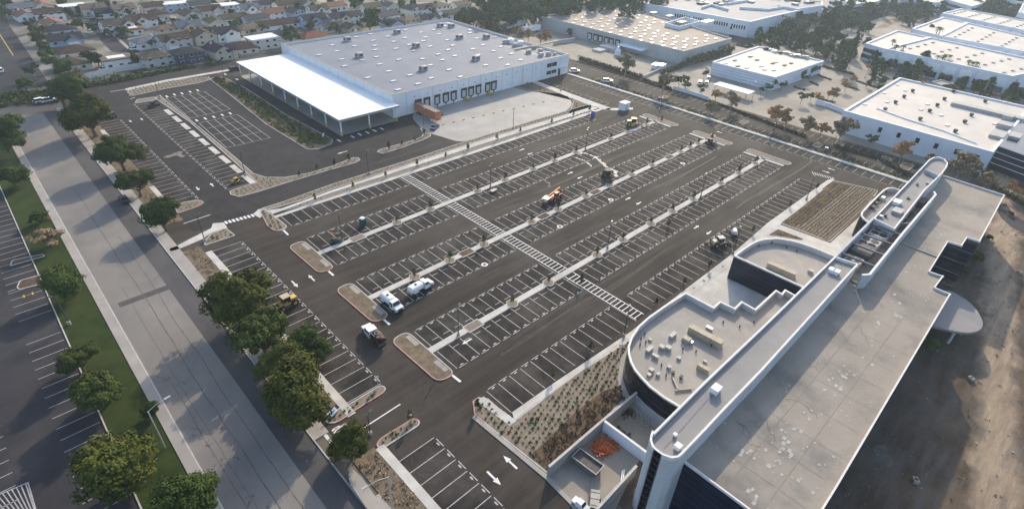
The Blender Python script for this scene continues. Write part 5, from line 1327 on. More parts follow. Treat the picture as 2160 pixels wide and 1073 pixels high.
def tree_px(kind, px, py, rpx, label, group=None, name='tree', sz=1.0):
    "crown centre and radius as seen in the photo"
    zc = TP[kind][2]; z = 3.0
    for _ in range(4): rad = rpx * mpp(px, py, z); z = zc * rad * sz
    x, y = G(px, py, z); return tree(kind, x, y, rad, label, group, name, sz)
T = tree_px
GS = 'evergreen street trees along the road'
for k, (kind, px, py, rp, lab) in enumerate((
    ('big1', 122, 190, 42, 'large very dark tree at the top end of the street strip'),
    ('big0', 186, 247, 45, 'rounded evergreen by the top end of the north car park'),
    ('big3', 250, 326, 38, 'bushy street tree beside the middle of the north car park'),
    ('big4', 287, 386, 33, 'street tree beside the dark parked car'),
    ('big1', 340, 456, 38, 'dark street tree just above the side entrance walk'),
    ('big0', 520, 624, 70, 'broad dense street tree beside the yellow loader'),
    ('big5', 549, 706, 58, 'middle tree of the dense clump below the yellow loader'),
    ('big3', 640, 735, 46, 'smaller darker tree on the stall side of the dense clump'),
    ('big0', 590, 775, 52, 'tree between the dense clump and the lowest big crown'),
    ('big2', 628, 832, 72, 'largest yellow green crown just above the exit lane'),
    ('big0', 738, 942, 46, 'leaning tree with bare pale limbs below the exit lane'))):
    T(kind, px, py, rp * (1.14 if py < 500 else 1.0), lab, GS, 'street_tree', .98)
GL = 'lawn trees left of the road'
for kind, px, py, rp, lab in (
    ('big1', 22, 365, 38, 'dark tree at the left edge beside the upper lawn'), ('big3', 2, 285, 52, 'dark tree cut by the left edge at the top of the lawn'),
    ('big1', 150, 588, 50, 'spreading tree beside the brown planter on the lawn'), ('big4', 166, 760, 46, 'upper of the two round trees by the stall row'),
    ('big5', 208, 830, 58, 'middle round tree at the kerb of the left car park'), ('big0', 236, 972, 90, 'biggest round tree on the lawn near the bottom left'),
    ('big3', 398, 1045, 76, 'round tree cut by the bottom edge beside the road'), ('big1', 320, 868, 24, 'small dark tree leaning over the left sidewalk')):
    T(kind, px, py, rp * .88, lab, GL, 'lawn_tree', .95)
T('far0', 80, 455, 22, 'low dark bush on the lawn beside a yellow tuft', name='bush', sz=.6)
T('autumn1', 100, 498, 34, 'greyish bare shrub beside the left sidewalk', name='bush', sz=.5)
T('autumn0', 104, 458, 6, 'tiny yellow tuft beside the left sidewalk', name='bush', sz=.6)
# residential greenery
GH = 'garden trees among the houses'
rr = random.Random(31)
for px, py, rp in ((95, 65, 14), (100, 82, 13), (108, 98, 14), (116, 112, 15), (128, 132, 16), (150, 140, 18), (108, 118, 12), (82, 52, 14), (90, 75, 12), (70, 180, 15), (85, 150, 16)):
    T(('green0', 'far1')[rp % 2], px - 42 if px < 60 else px - 18, py, rp, 'green hedge tree along the left edge of the houses by the upper street', 'hedge trees by the upper street', sz=.9)
for px, py, rp, kd in ((160, 52, 9, 'far1'), (172, 50, 10, 'far0'), (148, 26, 12, 'far0'), (165, 22, 10, 'far0'), (205, 33, 8, 'far0'), (203, 124, 16, 'far0'), (188, 120, 14, 'far2'), (160, 148, 11, 'autumn0'), (130, 150, 14, 'far1'), (285, 128, 13, 'far0'), (272, 118, 10, 'far0'), (262, 68, 10, 'far1'), (318, 92, 8, 'green0'), (396, 72, 12, 'autumn1'), (420, 104, 9, 'autumn0'), (432, 104, 8, 'autumn1'), (462, 70, 11, 'far1'), (495, 50, 11, 'green1'), (333, 30, 9, 'far2'), (346, 32, 9, 'far0'), (503, 12, 9, 'far0'), (612, 77, 18, 'far1'), (654, 54, 10, 'far0'), (684, 36, 11, 'far0'), (708, 62, 12, 'far1'), (745, 8, 12, 'far0'), (843, 10, 11, 'far0'), (818, 52, 10, 'green0'), (860, 47, 7, 'green0'), (880, 44, 8, 'far1'), (940, 36, 10, 'green1'), (765, 5, 10, 'far2'), (58, 10, 9, 'far2'), (14, 12, 14, 'far0'), (8, 28, 14, 'far1'), (15, 0, 12, 'far1'), (213, 5, 9, 'far1'), (230, 9, 9, 'far0'), (275, 22, 8, 'far0'), (590, 30, 7, 'far0'), (640, 22, 7, 'far1'), (520, 36, 8, 'green0'), (553, 60, 8, 'far1'), (355, 84, 8, 'green1'), (228, 70, 8, 'far1'), (250, 65, 7, 'far1')):
    T(kd, px, py, rp, 'small garden tree standing between the house roofs', GH)
def tree_mass(name, spots, seed):
    "far woodland and garden greenery that nobody could count: one object"
    r = random.Random(seed); vs = []; fs = []
    for kind, px, py, rpx in spots:
        me, tm, zc = TP[kind]; rad = rpx * mpp(px, py, 3); x, y = G(px, py, zc * rad); c, sn = math.cos(px), math.sin(px)
        for m_ in (me, tm):
            n = len(vs); vs += [(x + (v.co.x * c - v.co.y * sn) * rad, y + (v.co.x * sn + v.co.y * c) * rad, v.co.z * rad) for v in m_.vertices]
            fs += [tuple(n + i for i in p.vertices) for p in m_.polygons]
    me = bpy.data.meshes.new(name); me.from_pydata(vs, [], fs); me.materials.append(M['leaf_dark' if 'garden' in name else 'leaf_blue']); me.update()
    o = put(name, me); o['kind'] = 'stuff'
sp = []
for k in range(230):
    px, py = rr.uniform(60, 980), rr.uniform(-8, 96)
    if py > 97 - px * .055: continue
    sp.append((rr.choice(('far0', 'far1', 'far2')), px, py, rr.uniform(3.5, 8.8)))
tree_mass('garden_greenery', sp, 5)
sp = []
for x0, y0, x1, y1, n in ((1600, 24, 1700, 84, 20), (1700, 24, 1830, 70, 46), (1690, 70, 1800, 112, 26), (1740, 4, 1990, 26, 40), (2050, 4, 2160, 34, 36), (1840, 120, 1960, 165, 14), (1990, 165, 2160, 200, 26), (1880, 20, 1960, 44, 12), (985, -10, 1350, 24, 60)):
    for k in range(n): sp.append((rr.choice(('far0', 'far2', 'far1')), rr.uniform(x0, x1), rr.uniform(y0, y1), rr.uniform(7, 13)))
tree_mass('distant_trees', sp, 6)
T('far0', 778, 42, 24, 'huge dark tree right behind the warehouse roof', sz=1.1)
T('far0', 483, 112, 7, 'slim dark shrub standing on the block wall', sz=1.4)
# vegetation along the rail corridor
cor = MB(); rr = random.Random(8)
for k in range(420):
    t = rr.random(); px = 175 + t * 330; py = 182 - t * 64 + rr.uniform(-7, 7); x, y = G(px, py); s = rr.uniform(.5, 1.5)
    for i in range(16):
        q = Vector((x + rr.gauss(0, s * .6), y + rr.gauss(0, s * .5), abs(rr.gauss(0, s * .5)))); n = Vector((rr.uniform(-1, 1), rr.uniform(-1, 1), 1)).normalized(); a = n.orthogonal().normalized() * s * .35; c = n.cross(a)
        cor.face([q - a, q - c * .6, q + a, q + c * .6])
for k in range(200):
    px = rr.uniform(-10, 120); py = 215 + rr.uniform(-14, 12) - px * .08; x, y = G(px, py); s = rr.uniform(.6, 1.7)
    for i in range(16):
        q = Vector((x + rr.gauss(0, s * .6), y + rr.gauss(0, s * .5), abs(rr.gauss(0, s * .5)))); n = Vector((rr.uniform(-1, 1), rr.uniform(-1, 1), 1)).normalized(); a = n.orthogonal().normalized() * s * .35; c = n.cross(a)
        cor.face([q - a, q - c * .6, q + a, q + c * .6])
o = cor.build('scrub', M['leaf_dark']); o['kind'] = 'stuff'
# tall tree belt behind the grey warehouse
GB = 'tall tree belt behind the grey warehouse'
rr = random.Random(17)
for k in range(54):
    t = k / 53; px = 975 + t * 480 + rr.uniform(-8, 8); py = 42 - t * 42 + rr.uniform(-16, 7)
    T(rr.choice(('far0', 'far2', 'far0', 'tall0', 'far2')), px, py, rr.uniform(14, 21), 'dark evergreen in the tall belt behind the grey warehouse', GB, sz=rr.uniform(1.0, 1.35))
for k in range(26):
    px, py = 1010 + k * 14 + rr.uniform(-6, 6), rr.uniform(-16, 4)
    T(rr.choice(('far0', 'far2')), px, py, rr.uniform(13, 18), 'dark evergreen in the tall belt behind the grey warehouse', GB, sz=1.2)
for px, py, rp in ((1022, 50, 13), (1040, 54, 13), (1065, 58, 12), (1090, 64, 11), (1030, 44, 10)): T('autumn1', px, py, rp, 'pale autumn tree behind the far warehouse corner', 'pale autumn trees by the warehouse corner')
T('autumn0', 1142, 76, 19, 'round golden tree just right of the white warehouse corner'); T('autumn1', 1115, 72, 12, 'brownish thin tree left of the round golden one')
T('green1', 1116, 42, 16, 'lighter green tree at the left end of the grey warehouse'); T('green0', 1100, 40, 13, 'paler tree left of the grey warehouse end')
T('autumn1', 1322, 132, 21, 'tall bare golden tree standing in the hedge line')
T('far0', 1204, 69, 8, 'clipped round dark tree against the grey warehouse wall', sz=1.1)
# trees among the commercial lots
GA = 'autumn trees in the pale car park'
for px, py, rp in ((1547, 210, 14), (1642, 240, 18), (1663, 246, 17), (1668, 206, 0), (1707, 262, 15), (1737, 267, 14), (1762, 206 - 10, 10), (1751, 194, 10), (1731, 203, 9), (1788, 175, 10), (1800, 164, 8), (1780, 270, 20), (1908, 315, 19), (1965, 335, 11), (2032, 347, 23), (2058, 350, 14), (2085, 378, 15), (2145, 395, 14), (1500, 225, 11), (1512, 196, 11), (1402, 172, 16)):
    if rp: T(rr.choice(('autumn0', 'autumn1')), px, py, rp * 1.3, 'thin brown leaved tree in a planting strip of the neighbouring car parks', GA)
GG = 'small green trees around the neighbouring buildings'
for px, py, rp in ((1434, 171, 12), (1448, 168, 9), (1447, 180, 10), (1487, 155, 9), (1478, 183, 8), (1543, 200, 10), (1620, 185, 9), (1650, 180, 9), (1632, 176, 10), (1697, 165, 9), (1714, 148, 10), (1722, 146, 8), (1693, 205, 11), (1712, 225 - 22, 8), (1834, 265, 14), (1838, 295, 13), (1995, 317, 15), (2052, 370, 11), (1480, 192, 7), (1608, 190, 8)):
    T(rr.choice(('green0', 'green1')), px, py, rp, 'small green tree beside one of the neighbouring buildings', GG)
GR = 'round trees along the grey warehouse side'
for k in range(9): T('green0', 1455 + k * 11, 128 - k * 2.8, 8, 'pale green tree along the right side of the grey warehouse', GR, sz=1.1)
GD = 'dark trees between the business buildings'
spots = [(1745, 115, 16), (1783, 118, 20), (1772, 112, 16), (1800, 102, 14), (1700, 90, 16), (1720, 96, 16), (1680, 84, 15), (1842, 112, 17), (1860, 102, 14), (1852, 148, 16), (1880, 135, 13), (1868, 172, 13), (1904, 158, 18), (1930, 152, 17), (1946, 134, 16), (1950, 150, 14), (2010, 160, 16), (2060, 182, 18), (2068, 165, 14), (2085, 186, 14), (2130, 180, 16), (2150, 195, 16), (2120, 205, 14), (2140, 210, 13), (1990, 165, 12), (2040, 170, 12), (1805, 30, 16), (1820, 38, 16), (1780, 40, 20), (1790, 22, 16), (1760, 30, 18), (1750, 50, 18), (1735, 60, 18), (1720, 70, 16), (1840, 22, 14), (1860, 15, 14), (1880, 14, 14), (1900, 22, 12), (1935, 16, 12), (1960, 70, 11), (1925, 40, 11), (1835, 62, 10), (1815, 70, 10), (1700, 60, 12), (1640, 82, 15), (1625, 80, 12), (1605, 84, 14), (1600, 75, 11), (1660, 78, 11), (1570, 58, 11), (1545, 62, 11), (1555, 55, 11), (1580, 62, 11), (1530, 48, 10), (1500, 42, 9), (1468, 34, 10), (1415, 18, 12), (1427, 26, 11), (1378, 14, 11), (1366, 12, 10), (1475, 40, 10), (2080, 20, 10), (2100, 26, 10), (2120, 30, 10), (2060, 12, 10), (1470, 26, 8), (1680, 68, 10), (1860, 186, 10), (1830, 175, 10), (1765, 80, 11), (1778, 92, 10), (1830, 90, 10), (1845, 128, 12)]
for px, py, rp in spots: T(rr.choice(('far0', 'far2', 'far2', 'tall0', 'far1')), px, py, rp * .82, 'dark leafy tree between the business park buildings', GD, sz=rr.uniform(1, 1.2))
for px, py, rp in ((1835, 140, 8), (1872, 148, 8), (1948, 168, 10), (1935, 160, 8), (2015, 185, 9), (2085, 205, 9), (2100, 200, 8), (1485, 40, 7)): T('autumn0', px, py, rp, 'orange tinted tree in front of the long white buildings', 'orange trees by the long white buildings')
GPm = 'tall palms beside the long white buildings'
for px, py in ((1885, 87), (1891, 98), (1906, 99), (1979, 120), (1994, 118), (2004, 119), (1990, 121), (2045, 130), (2053, 133), (2062, 134), (1980, 60), (1985, 62)): T('palm0', px, py, 8, 'tall palm rising in front of the long white buildings', GPm, 'palm_tree')
for k in range(11): T('palm0', 1652 + k * 6.5, 34 + k * 1.6, 5.5, 'palm in the row along the blue walled complex', 'palms by the blue walled complex', 'palm_tree')
# hedges
def hedge(pts, w, h, label, m='leaf_dark', seed=1, dens=26):
    p = GP(pts); t = thing('hedge', label, 'hedge', (*p[0], 0)); b = MBo(t); r = random.Random(seed)
    for i in range(len(p) - 1):
        L = math.dist(p[i], p[i + 1])
        for k in range(int(L * dens)):
            q = lerp(p[i], p[i + 1], r.random()); c = Vector((q[0] + r.uniform(-w, w) / 2, q[1] + r.uniform(-w, w) / 2, h * r.random() ** .6 * r.uniform(.8, 1.08)))
            n = Vector((r.uniform(-1, 1), r.uniform(-1, 1), r.uniform(.2, 1.2))).normalized(); a = n.orthogonal().normalized() * r.uniform(.22, .42); d = n.cross(a)
            b.face([c - a, c - d * .7, c + a, c + d * .7])
    b.build('foliage', M[m], t)
    b = MBo(t); b.wallrun(p, w * .4, 0, h * .7); b.build('twigs', M['bark'], t)
hedge([(1222, 127), (1290, 148), (1352, 167)], 2.0, 2.0, 'tall dark clipped hedge in front of the grey warehouse yard', seed=2, dens=46)
hedge([(1356, 170), (1385, 180), (1415, 190)], 1.4, 1.2, 'low dark hedge right of the tall clipped one', seed=3, dens=36)
hedge([(1395, 157), (1450, 138), (1540, 113)], 2.6, 2.0, 'long dark green hedge between grey warehouse and pale drive', 'leaf_mid', 4, 40)
hedge([(1495, 213), (1560, 238), (1640, 268), (1700, 290)], 1.0, .8, 'low ragged hedge along the car park below the pale lot', seed=5, dens=24)
hedge([(1760, 310), (1850, 335), (1945, 385)], 1.4, 1.0, 'ragged shrubs below the building with square windows', seed=6, dens=26)
hedge([(2090, 395), (2130, 415), (2175, 440)], 2.4, 1.2, 'dark shrubs by the far corner of the office roof', seed=7, dens=30)
hedge([(1720, 136), (1750, 146), (1800, 158)], 1.6, .9, 'dark planting at the far end of the pale car park', seed=8, dens=22)
hedge([(1555, 96), (1575, 101), (1588, 98), (1570, 93), (1555, 96)], 1.5, .7, 'oval planting island beyond the small white office', seed=9, dens=30)
for k, (a, c) in enumerate((((1674, 184), (1697, 191)), ((1708, 173), (1726, 181)), ((1726, 160), (1752, 169)), ((1725, 208), (1760, 217)), ((1780, 182), (1810, 190)), ((1807, 172), (1850, 186)))):
    hedge([a, c], 1.2, .5, '%s low planting strip of the pale car park counted from the small white office' % WORD[k], 'bark', 20 + k, 20)
for px, py, rp in ((2085, 500, 8), (2062, 540, 20), (2040, 570, 14)): T('far0', px, py, rp, 'dark bush in the shade under the stepped office wall', 'bushes under the stepped office wall', 'bush', .6)
T('far1', 1962, 725, 18, 'leafy green bush at the foot of the office edge', name='bush', sz=.7)
T('far0', 2135, 450, 8, 'small dark bush inside the curve of the drive', name='bush', sz=.6)
# staked young trees
b = MB(); leafcloud(b, 77, 16, 16, .17, (.55, .55, .9), 'column'); b.v = [(x, y, z + 1.75) for x, y, z in [tuple(q) for q in b.v]]
ymc = bpy.data.meshes.new('crown'); ymc.from_pydata(b.v, [], b.f); ymc.materials.append(M['leaf_mid'])
b = MB(); leafcloud(b, 78, 14, 12, .19, (.6, .6, .8), 'column'); b.v = [(x, y, z + 1.75) for x, y, z in [tuple(q) for q in b.v]]
ymg = bpy.data.meshes.new('crown'); ymg.from_pydata(b.v, [], b.f); ymg.materials.append(M['leaf_olive'])
b = MB(); b.tube((0, 0, 0), (0, 0, 2.2), .05, .03, 6); ymt = bpy.data.meshes.new('trunk'); ymt.from_pydata([tuple(q) for q in b.v], [], b.f); ymt.materials.append(M['bark'])
b = MB(); b.tube((0, 0, 0), (0, 0, 1.9), .045, .045, 6); yms = bpy.data.meshes.new('stake'); yms.from_pydata([tuple(q) for q in b.v], [], b.f); yms.materials.append(M['stake'])
def young(px, py, label, group, k=0, dz=0):
    x, y = G(px, py, .12); o = thing('young_tree', label, 'tree', (x, y, .12), rnd.uniform(0, 6), group, rnd.uniform(.65, .95))
    put('trunk', ymt, o); put('crown', ymc if k % 3 else ymg, o); put('stake', yms, o, (.35, 0, 0)); put('stake', yms, o, (-.35, 0, 0)); return o
for i, row in enumerate(TREE_PX):
    for k, (px, py) in enumerate(row):
        x = G(px, py)[0]; y = MED[i]
        o = young(px, py, 'young staked tree on the %s median strip' % ('upper', 'middle', 'lower')[i], 'young trees on the %s median strip' % ('upper', 'middle', 'lower')[i], k); o.location.x, o.location.y = x, y
for k, (px, py) in enumerate(((665, 424), (745, 398), (814, 374), (880, 351), (940, 333), (987, 318), (1048, 297), (1097, 281), (1163, 262), (1209, 247), (1243, 236))):
    young(px, py, 'young tree in the planting strip along the north walkway', 'young trees along the north walkway', k)
for k, (px, py) in enumerate(((1164, 800), (1243, 741), (1382, 645), (1442, 601), (1495, 566), (1586, 491), (1665, 436), (1721, 400))):
    young(px, py, 'young tree at the kerb of the stall row nearest the office', 'young trees at the kerb nearest the office', k)
for k, (px, py) in enumerate(((632, 373), (669, 360), (706, 350), (736, 340), (821, 315), (848, 308), (875, 300), (895, 286))):
    young(px, py, 'young tree in the thin islands in front of the canopy', 'young trees in the thin islands by the canopy', k)
for k, (px, py) in enumerate(((868 - 2, 888), (1008, 862), (1226, 598), (1409, 478), (1500, 297), (1395, 258))):
    young(px, py, 'young tree near an island end of the car park', 'young trees near island ends', k)
# shrubs: the nearest as plants of their own, the many others as one planting
def tuft(seed, n, s, h):
    r = random.Random(seed); b = MB()
    for i in range(n):
        q = Vector((r.gauss(0, s * .45), r.gauss(0, s * .45), abs(r.gauss(h * .4, h * .3)))); nn = Vector((r.uniform(-1, 1), r.uniform(-1, 1), .8)).normalized(); a = nn.orthogonal().normalized() * s * .42; c = nn.cross(a) * .6
        b.face([q - a, q - c, q + a, q + c])
    return b
SH = []
for k in range(3):
    b = tuft(300 + k, 24, .25 + .04 * k, .24); me = bpy.data.meshes.new('shrub'); me.from_pydata([tuple(q) for q in b.v], [], b.f); me.materials.append(M[('leaf_dark', 'leaf_dark', 'leaf_olive')[k]]); SH.append(me)
def plantgrid(poly, dx, dy, jit, ang, seed, avoid=None):
    r = random.Random(seed); xs = [p[0] for p in poly]; ys = [p[1] for p in poly]; out = []; c, s = math.cos(ang), math.sin(ang)
    mx, my = sum(xs) / len(xs), sum(ys) / len(ys); R = max(max(xs) - min(xs), max(ys) - min(ys))
    n = int(R / min(dx, dy)) + 2
    for i in range(-n, n):
        for j in range(-n, n):
            u, v = (i + .5 * (j % 2)) * dx, j * dy; x, y = mx + u * c - v * s + r.uniform(-jit, jit), my + u * s + v * c + r.uniform(-jit, jit)
            if inside(poly, x, y) and not (avoid and inside(avoid, x, y)): out.append((x, y))
    return out
near = []
for name, poly, lab, dx, dy in (('main', BED_MAIN if area(BED_MAIN) > 0 else BED_MAIN, 'small dark shrub in the gravel bed beside the curved office', 1.05, .92), ('w1', BED_W1S, 'small shrub in the island above the exit lane', .95, .8), ('w2', BED_W2N, 'small shrub in the island below the exit lane', .95, .8),
                               ('entry', BED_ENTRY, 'small shrub in the bed beside the side entrance walk', 1.1, 1.0), ('r0', BED_R0, 'small shrub in the island at the left end of the north walkway', 1.1, 1.0)):
    for q in plantgrid(inset(poly, .5 if name == 'main' else .02), dx, dy, .12, .3, hash(name) % 100 if False else len(name), BED_MULCH if name == 'main' else None): near.append((q, lab, name))
near.sort(key=lambda e: e[0][0] ** 2 + e[0][1] ** 2)
rest = []
for i, (q, lab, name) in enumerate(near):
    if i < 290:
        o = put('shrub', SH[i % 3], None, (q[0], q[1], .12), rnd.uniform(0, 6)); s_ = rnd.uniform(.55, 1.35); o.scale = (s_,) * 3
        tag(o, lab, 'shrub', 'shrubs: ' + lab[12:] if False else lab.replace('small dark shrub', 'small shrubs').replace('small shrub ', 'small shrubs '))
    else: rest.append(q)
pl = MB(); rr = random.Random(4)
def addtuft(b, x, y, s, h, n, z=.12):
    for i in range(n):
        q = Vector((x + rr.gauss(0, s * .42), y + rr.gauss(0, s * .42), z + abs(rr.gauss(h * .4, h * .3)))); nn = Vector((rr.uniform(-1, 1), rr.uniform(-1, 1), .8)).normalized(); a = nn.orthogonal().normalized() * s * .45; c = nn.cross(a) * .6
        b.face([q - a, q - c, q + a, q + c])
for q in rest: addtuft(pl, q[0], q[1], .24, .30, 12)
for poly, dx, dy in ((BED_WN, 1.2, .9), (BED_WS, 1.1, .9), (BED_L, 1.4, 1.1), (BED_D, 1.3, 1.0), (BED_NN, 1.6, 1.2), (BED_N1S, 1.2, 1.0), (BED_COURT, 1.2, 1.0), (BED_SMALL, 1.3, 1.1)):
    for x, y in plantgrid(inset(poly, .25), dx, dy, .2, .5, 9): addtuft(pl, x, y, .30, .36, 10)
for x, y in plantgrid(inset(BED_EAST, .4), 1.25, .95, .15, 0.0, 3): addtuft(pl, x, y, .26, .30, 11)
o = pl.build('bed_planting', M['leaf_dark']); o['kind'] = 'stuff'
pl = MB()
for x, y in plantgrid(inset(BED_C, .6), 1.3, 1.1, .5, .5, 9):
    if rr.random() < .75: addtuft(pl, x, y, rr.uniform(.5, 1.0), rr.uniform(.5, 1.1), 16)
for x, y in plantgrid(inset(BED_E, .2), .9, .8, .3, 0, 3):
    if rr.random() < .7: addtuft(pl, x, y, rr.uniform(.4, .8), .7, 12)
for x, y in plantgrid(inset(BED_DOCK, .8), 1.6, 1.6, .5, 0, 3):
    if rr.random() < .3: addtuft(pl, x, y, .5, .5, 10)
o = pl.build('bed_planting', M['leaf_olive']); o['kind'] = 'stuff'
pl = MB()
for x, y in plantgrid(inset(BED_MULCH, .3), .75, .65, .3, .3, 6):
    if rr.random() < .75: addtuft(pl, x, y, rr.uniform(.3, .6), .4, 9, .14)
o = pl.build('mulch_litter', M['mulch']); o['kind'] = 'stuff'
pl = MB()
for k in range(900):
    x, y = rr.uniform(20.6, 23.8), rr.choice((rr.uniform(0, 50), rr.uniform(62, 123), rr.uniform(137, 236))); addtuft(pl, x, y, rr.uniform(.2, .5), .3, 6, .1)
for k in range(700):
    x, y = rr.uniform(52, 230), rr.uniform(-30, 8)
    if y < .1 or x > 190: addtuft(pl, x, y, rr.uniform(.2, .5), .25, 5, 0)
o = pl.build('weeds', M['leaf_dry']); o['kind'] = 'stuff'
# ================================================================== VEHICLES AND MACHINES (local x = forward)
def wheel(root, x, y, r=.4, w=.28, hubm='hub'):
    b = MB(); b.tube((0, -w / 2, 0), (0, w / 2, 0), r, r, 14); t = b.build('wheel', M['tyre'], root, (x, y, r))
    b = MB(); b.tube((0, -w / 2 - .015, 0), (0, w / 2 + .015, 0), r * .55, r * .55, 10); b.build('rim', M[hubm], t)
    return t
def car(px, py, heading, paint, label, kind='sedan', z=0, group=None):
    x, y = G(px, py, .4); t = thing('parked_car', label, 'car', (x, y, z), heading, group)
    b = MB()
    if kind == 'sedan': prof = [(-2.25, .35), (2.2, .35), (2.28, .62), (2.1, .78), (1.1, .9), (-1.6, .95), (-2.25, .88)]; cab = [(-1.75, .9), (1.15, .88), (.45, 1.38), (-1.05, 1.42)]
    else: prof = [(-2.3, .4), (2.3, .4), (2.38, .75), (2.25, .98), (1.2, 1.08), (-2.2, 1.08), (-2.32, .8)]; cab = [(-2.15, 1.05), (1.2, 1.05), (.55, 1.68), (-1.9, 1.72)]
    b.extr(prof, -.9, .9, .06); b.build('body', M[paint], t)
    b = MB(); b.extr(cab, -.82, .82, .16); c = b.build('cabin', M['car_glass'], t)
    zt = max(q[1] for q in cab); b = MB(); b.extr([(cab[3][0] + .05, zt - .02), (cab[2][0] - .05, zt - .06), (cab[2][0] - .12, zt + .03), (cab[3][0] + .15, zt + .05)], -.66, .66, 0); b.build('roof', M[paint], c)
    for sx in (1.38, -1.38):
        for sy in (-.82, .82): wheel(t, sx, sy, .34, .24)
    for sy in (-.62, .62): b = MB(); b.box((2.24, sy, .68), (.1, .36, .14)); b.build('headlight', M['lens'], t)
    return t
def tank_truck(x, y, heading, label):
    t = thing('water_truck', label, 'truck', (x, y, 0), heading, None, .93)
    b = MB(); b.box((.15, 0, .72), (6.1, .9, .22)); b.box((3.35, 0, .62), (.22, 2.1, .3)); b.build('chassis', M['black'], t)
    b = MB(); b.extr([(.75, .55), (3.25, .55), (3.3, .95), (3.2, 1.35), (2.15, 1.5), (1.75, 2.25), (.8, 2.3), (.75, 1.2)], -1.02, 1.02, .14); cab = b.build('cab', M['white_paint'], t)
    b = MB(); b.extr([(1.82, 1.58), (2.2, 1.56), (1.84, 2.2), (1.72, 2.2)], -.86, .86, .1); b.build('windscreen', M['car_glass'], cab)
    for s in (-1, 1):
        b = MB(); b.box((1.3, s * .95, 1.85), (.8, .06, .55)); b.build('side_window', M['car_glass'], cab)
        b = MB(); b.box((1.9, s * 1.25, 1.75), (.12, .28, .4)); b.build('mirror', M['black'], cab)
        b = MB(); b.box((3.28, s * .8, 1.0), (.08, .34, .22)); b.build('headlight', M['lens'], cab)
    b = MB(); b.box((3.29, 0, 1.02), (.08, 1.05, .42)); b.build('grille', M['unit_dark'], cab)
    b = MB(); n = 20; xs = [-2.75, -2.6, .3, .5]; sc = [.82, 1, 1, .82]
    for i in range(3):
        for k in range(n):
            def Q(i_, k_): a = 2 * PI * k_ / n; return (xs[i_], 1.06 * sc[i_] * math.copysign(abs(math.cos(a)) ** .75, math.cos(a)), 1.62 + .76 * sc[i_] * math.copysign(abs(math.sin(a)) ** .75, math.sin(a)))
            b.face([Q(i, k), Q(i + 1, k), Q(i + 1, k + 1), Q(i, k + 1)])
    for i in (0, 3): b.face([Q(i, k) for k in (range(n) if i == 3 else range(n - 1, -1, -1))])
    tk = b.build('tank', M['white_paint'], t)
    b = MB(); b.tube((-1.1, 0, 2.36), (-1.1, 0, 2.47), .3, .3, 12); b.build('hatch', M['black'], tk)
    b = MB(); b.box((-2.85, 0, 1.0), (.3, 1.7, .5)); b.build('spray_bar', M['steel'], t)
    for s in (-1, 1):
        wheel(t, 2.55, s * .92, .46, .3); wheel(t, -1.75, s * .88, .46, .52)
        b = MB(); b.box((-1.75, s * .95, 1.02), (1.3, .5, .06)); b.build('fender', M['white_paint'], t)
    return t
tank_truck(*G(826, 645), -PI / 2 + .02, 'white water tank truck parked nose out nearest the kerbed island')
tank_truck(*G(886, 613), .06, 'white water tank truck parked along the median with nose to the right')
# crew cab with dark tank body
x, y = G(789, 713); t = thing('tank_truck', 'white crew cab truck with dark maroon tank body stopped in the aisle', 'truck', (x, y, 0), PI / 2 - .08)
b = MB(); b.box((-.2, 0, .6), (6.6, .95, .25)); b.box((3.2, 0, .6), (.2, 1.95, .3)); b.build('chassis', M['black'], t)
b = MB(); b.extr([(-.1, .5), (3.15, .5), (3.2, .9), (3.1, 1.2), (2.1, 1.32), (1.6, 1.95), (0, 2.0), (-.1, 1.2)], -.98, .98, .13); cab = b.build('cab', M['white_paint'], t)
b = MB(); b.extr([(1.68, 1.38), (2.1, 1.36), (1.7, 1.9), (1.56, 1.9)], -.82, .82, .1); b.build('windscreen', M['car_glass'], cab)
for s in (-1, 1):
    b = MB(); b.box((.4, s * .92, 1.6), (.75, .06, .42)); b.build('side_window', M['car_glass'], cab)
    b = MB(); b.box((1.25, s * .92, 1.6), (.7, .06, .42)); b.build('side_window', M['car_glass'], cab)
    wheel(t, 2.35, s * .88, .43, .28); wheel(t, -2.1, s * .86, .43, .48)
b = MB(); n = 18; xs = [-3.3, -3.05, -.6, -.35]; sc = [.7, 1, 1, .7]
for i in range(3):
    for k in range(n):
        def Q(i_, k_): a = 2 * PI * k_ / n; return (xs[i_], 1.05 * sc[i_] * math.cos(a), 1.45 + .72 * sc[i_] * math.sin(a))
        b.face([Q(i, k), Q(i + 1, k), Q(i + 1, k + 1), Q(i, k + 1)])
for i in (0, 3): b.face([Q(i, k) for k in (range(n) if i == 3 else range(n - 1, -1, -1))])
tk = b.build('tank', M['maroon'], t)
b = MB()
for k in range(16):
    a0, a1 = 2 * PI * k / 16, 2 * PI * (k + 1) / 16; b.tube((-1.35 + .36 * math.cos(a0), .36 * math.sin(a0), 2.2), (-1.35 + .36 * math.cos(a1), .36 * math.sin(a1), 2.2), .06, .06, 6)
b.build('hose_coil', M['unit_tan'], tk)
b = MB(); b.box((-2.5, .3, 2.2), (.5, .5, .3)); b.box((-3.3, 0, 1.0), (.4, 1.6, .6)); b.build('pump', M['rust'], tk)
b = MB(); b.tube((-.3, .7, 1.9), (-2.0, .7, 2.3), .04); b.tube((-.3, -.7, 1.9), (-2.0, -.7, 2.3), .04); b.build('rail', M['steel'], tk)
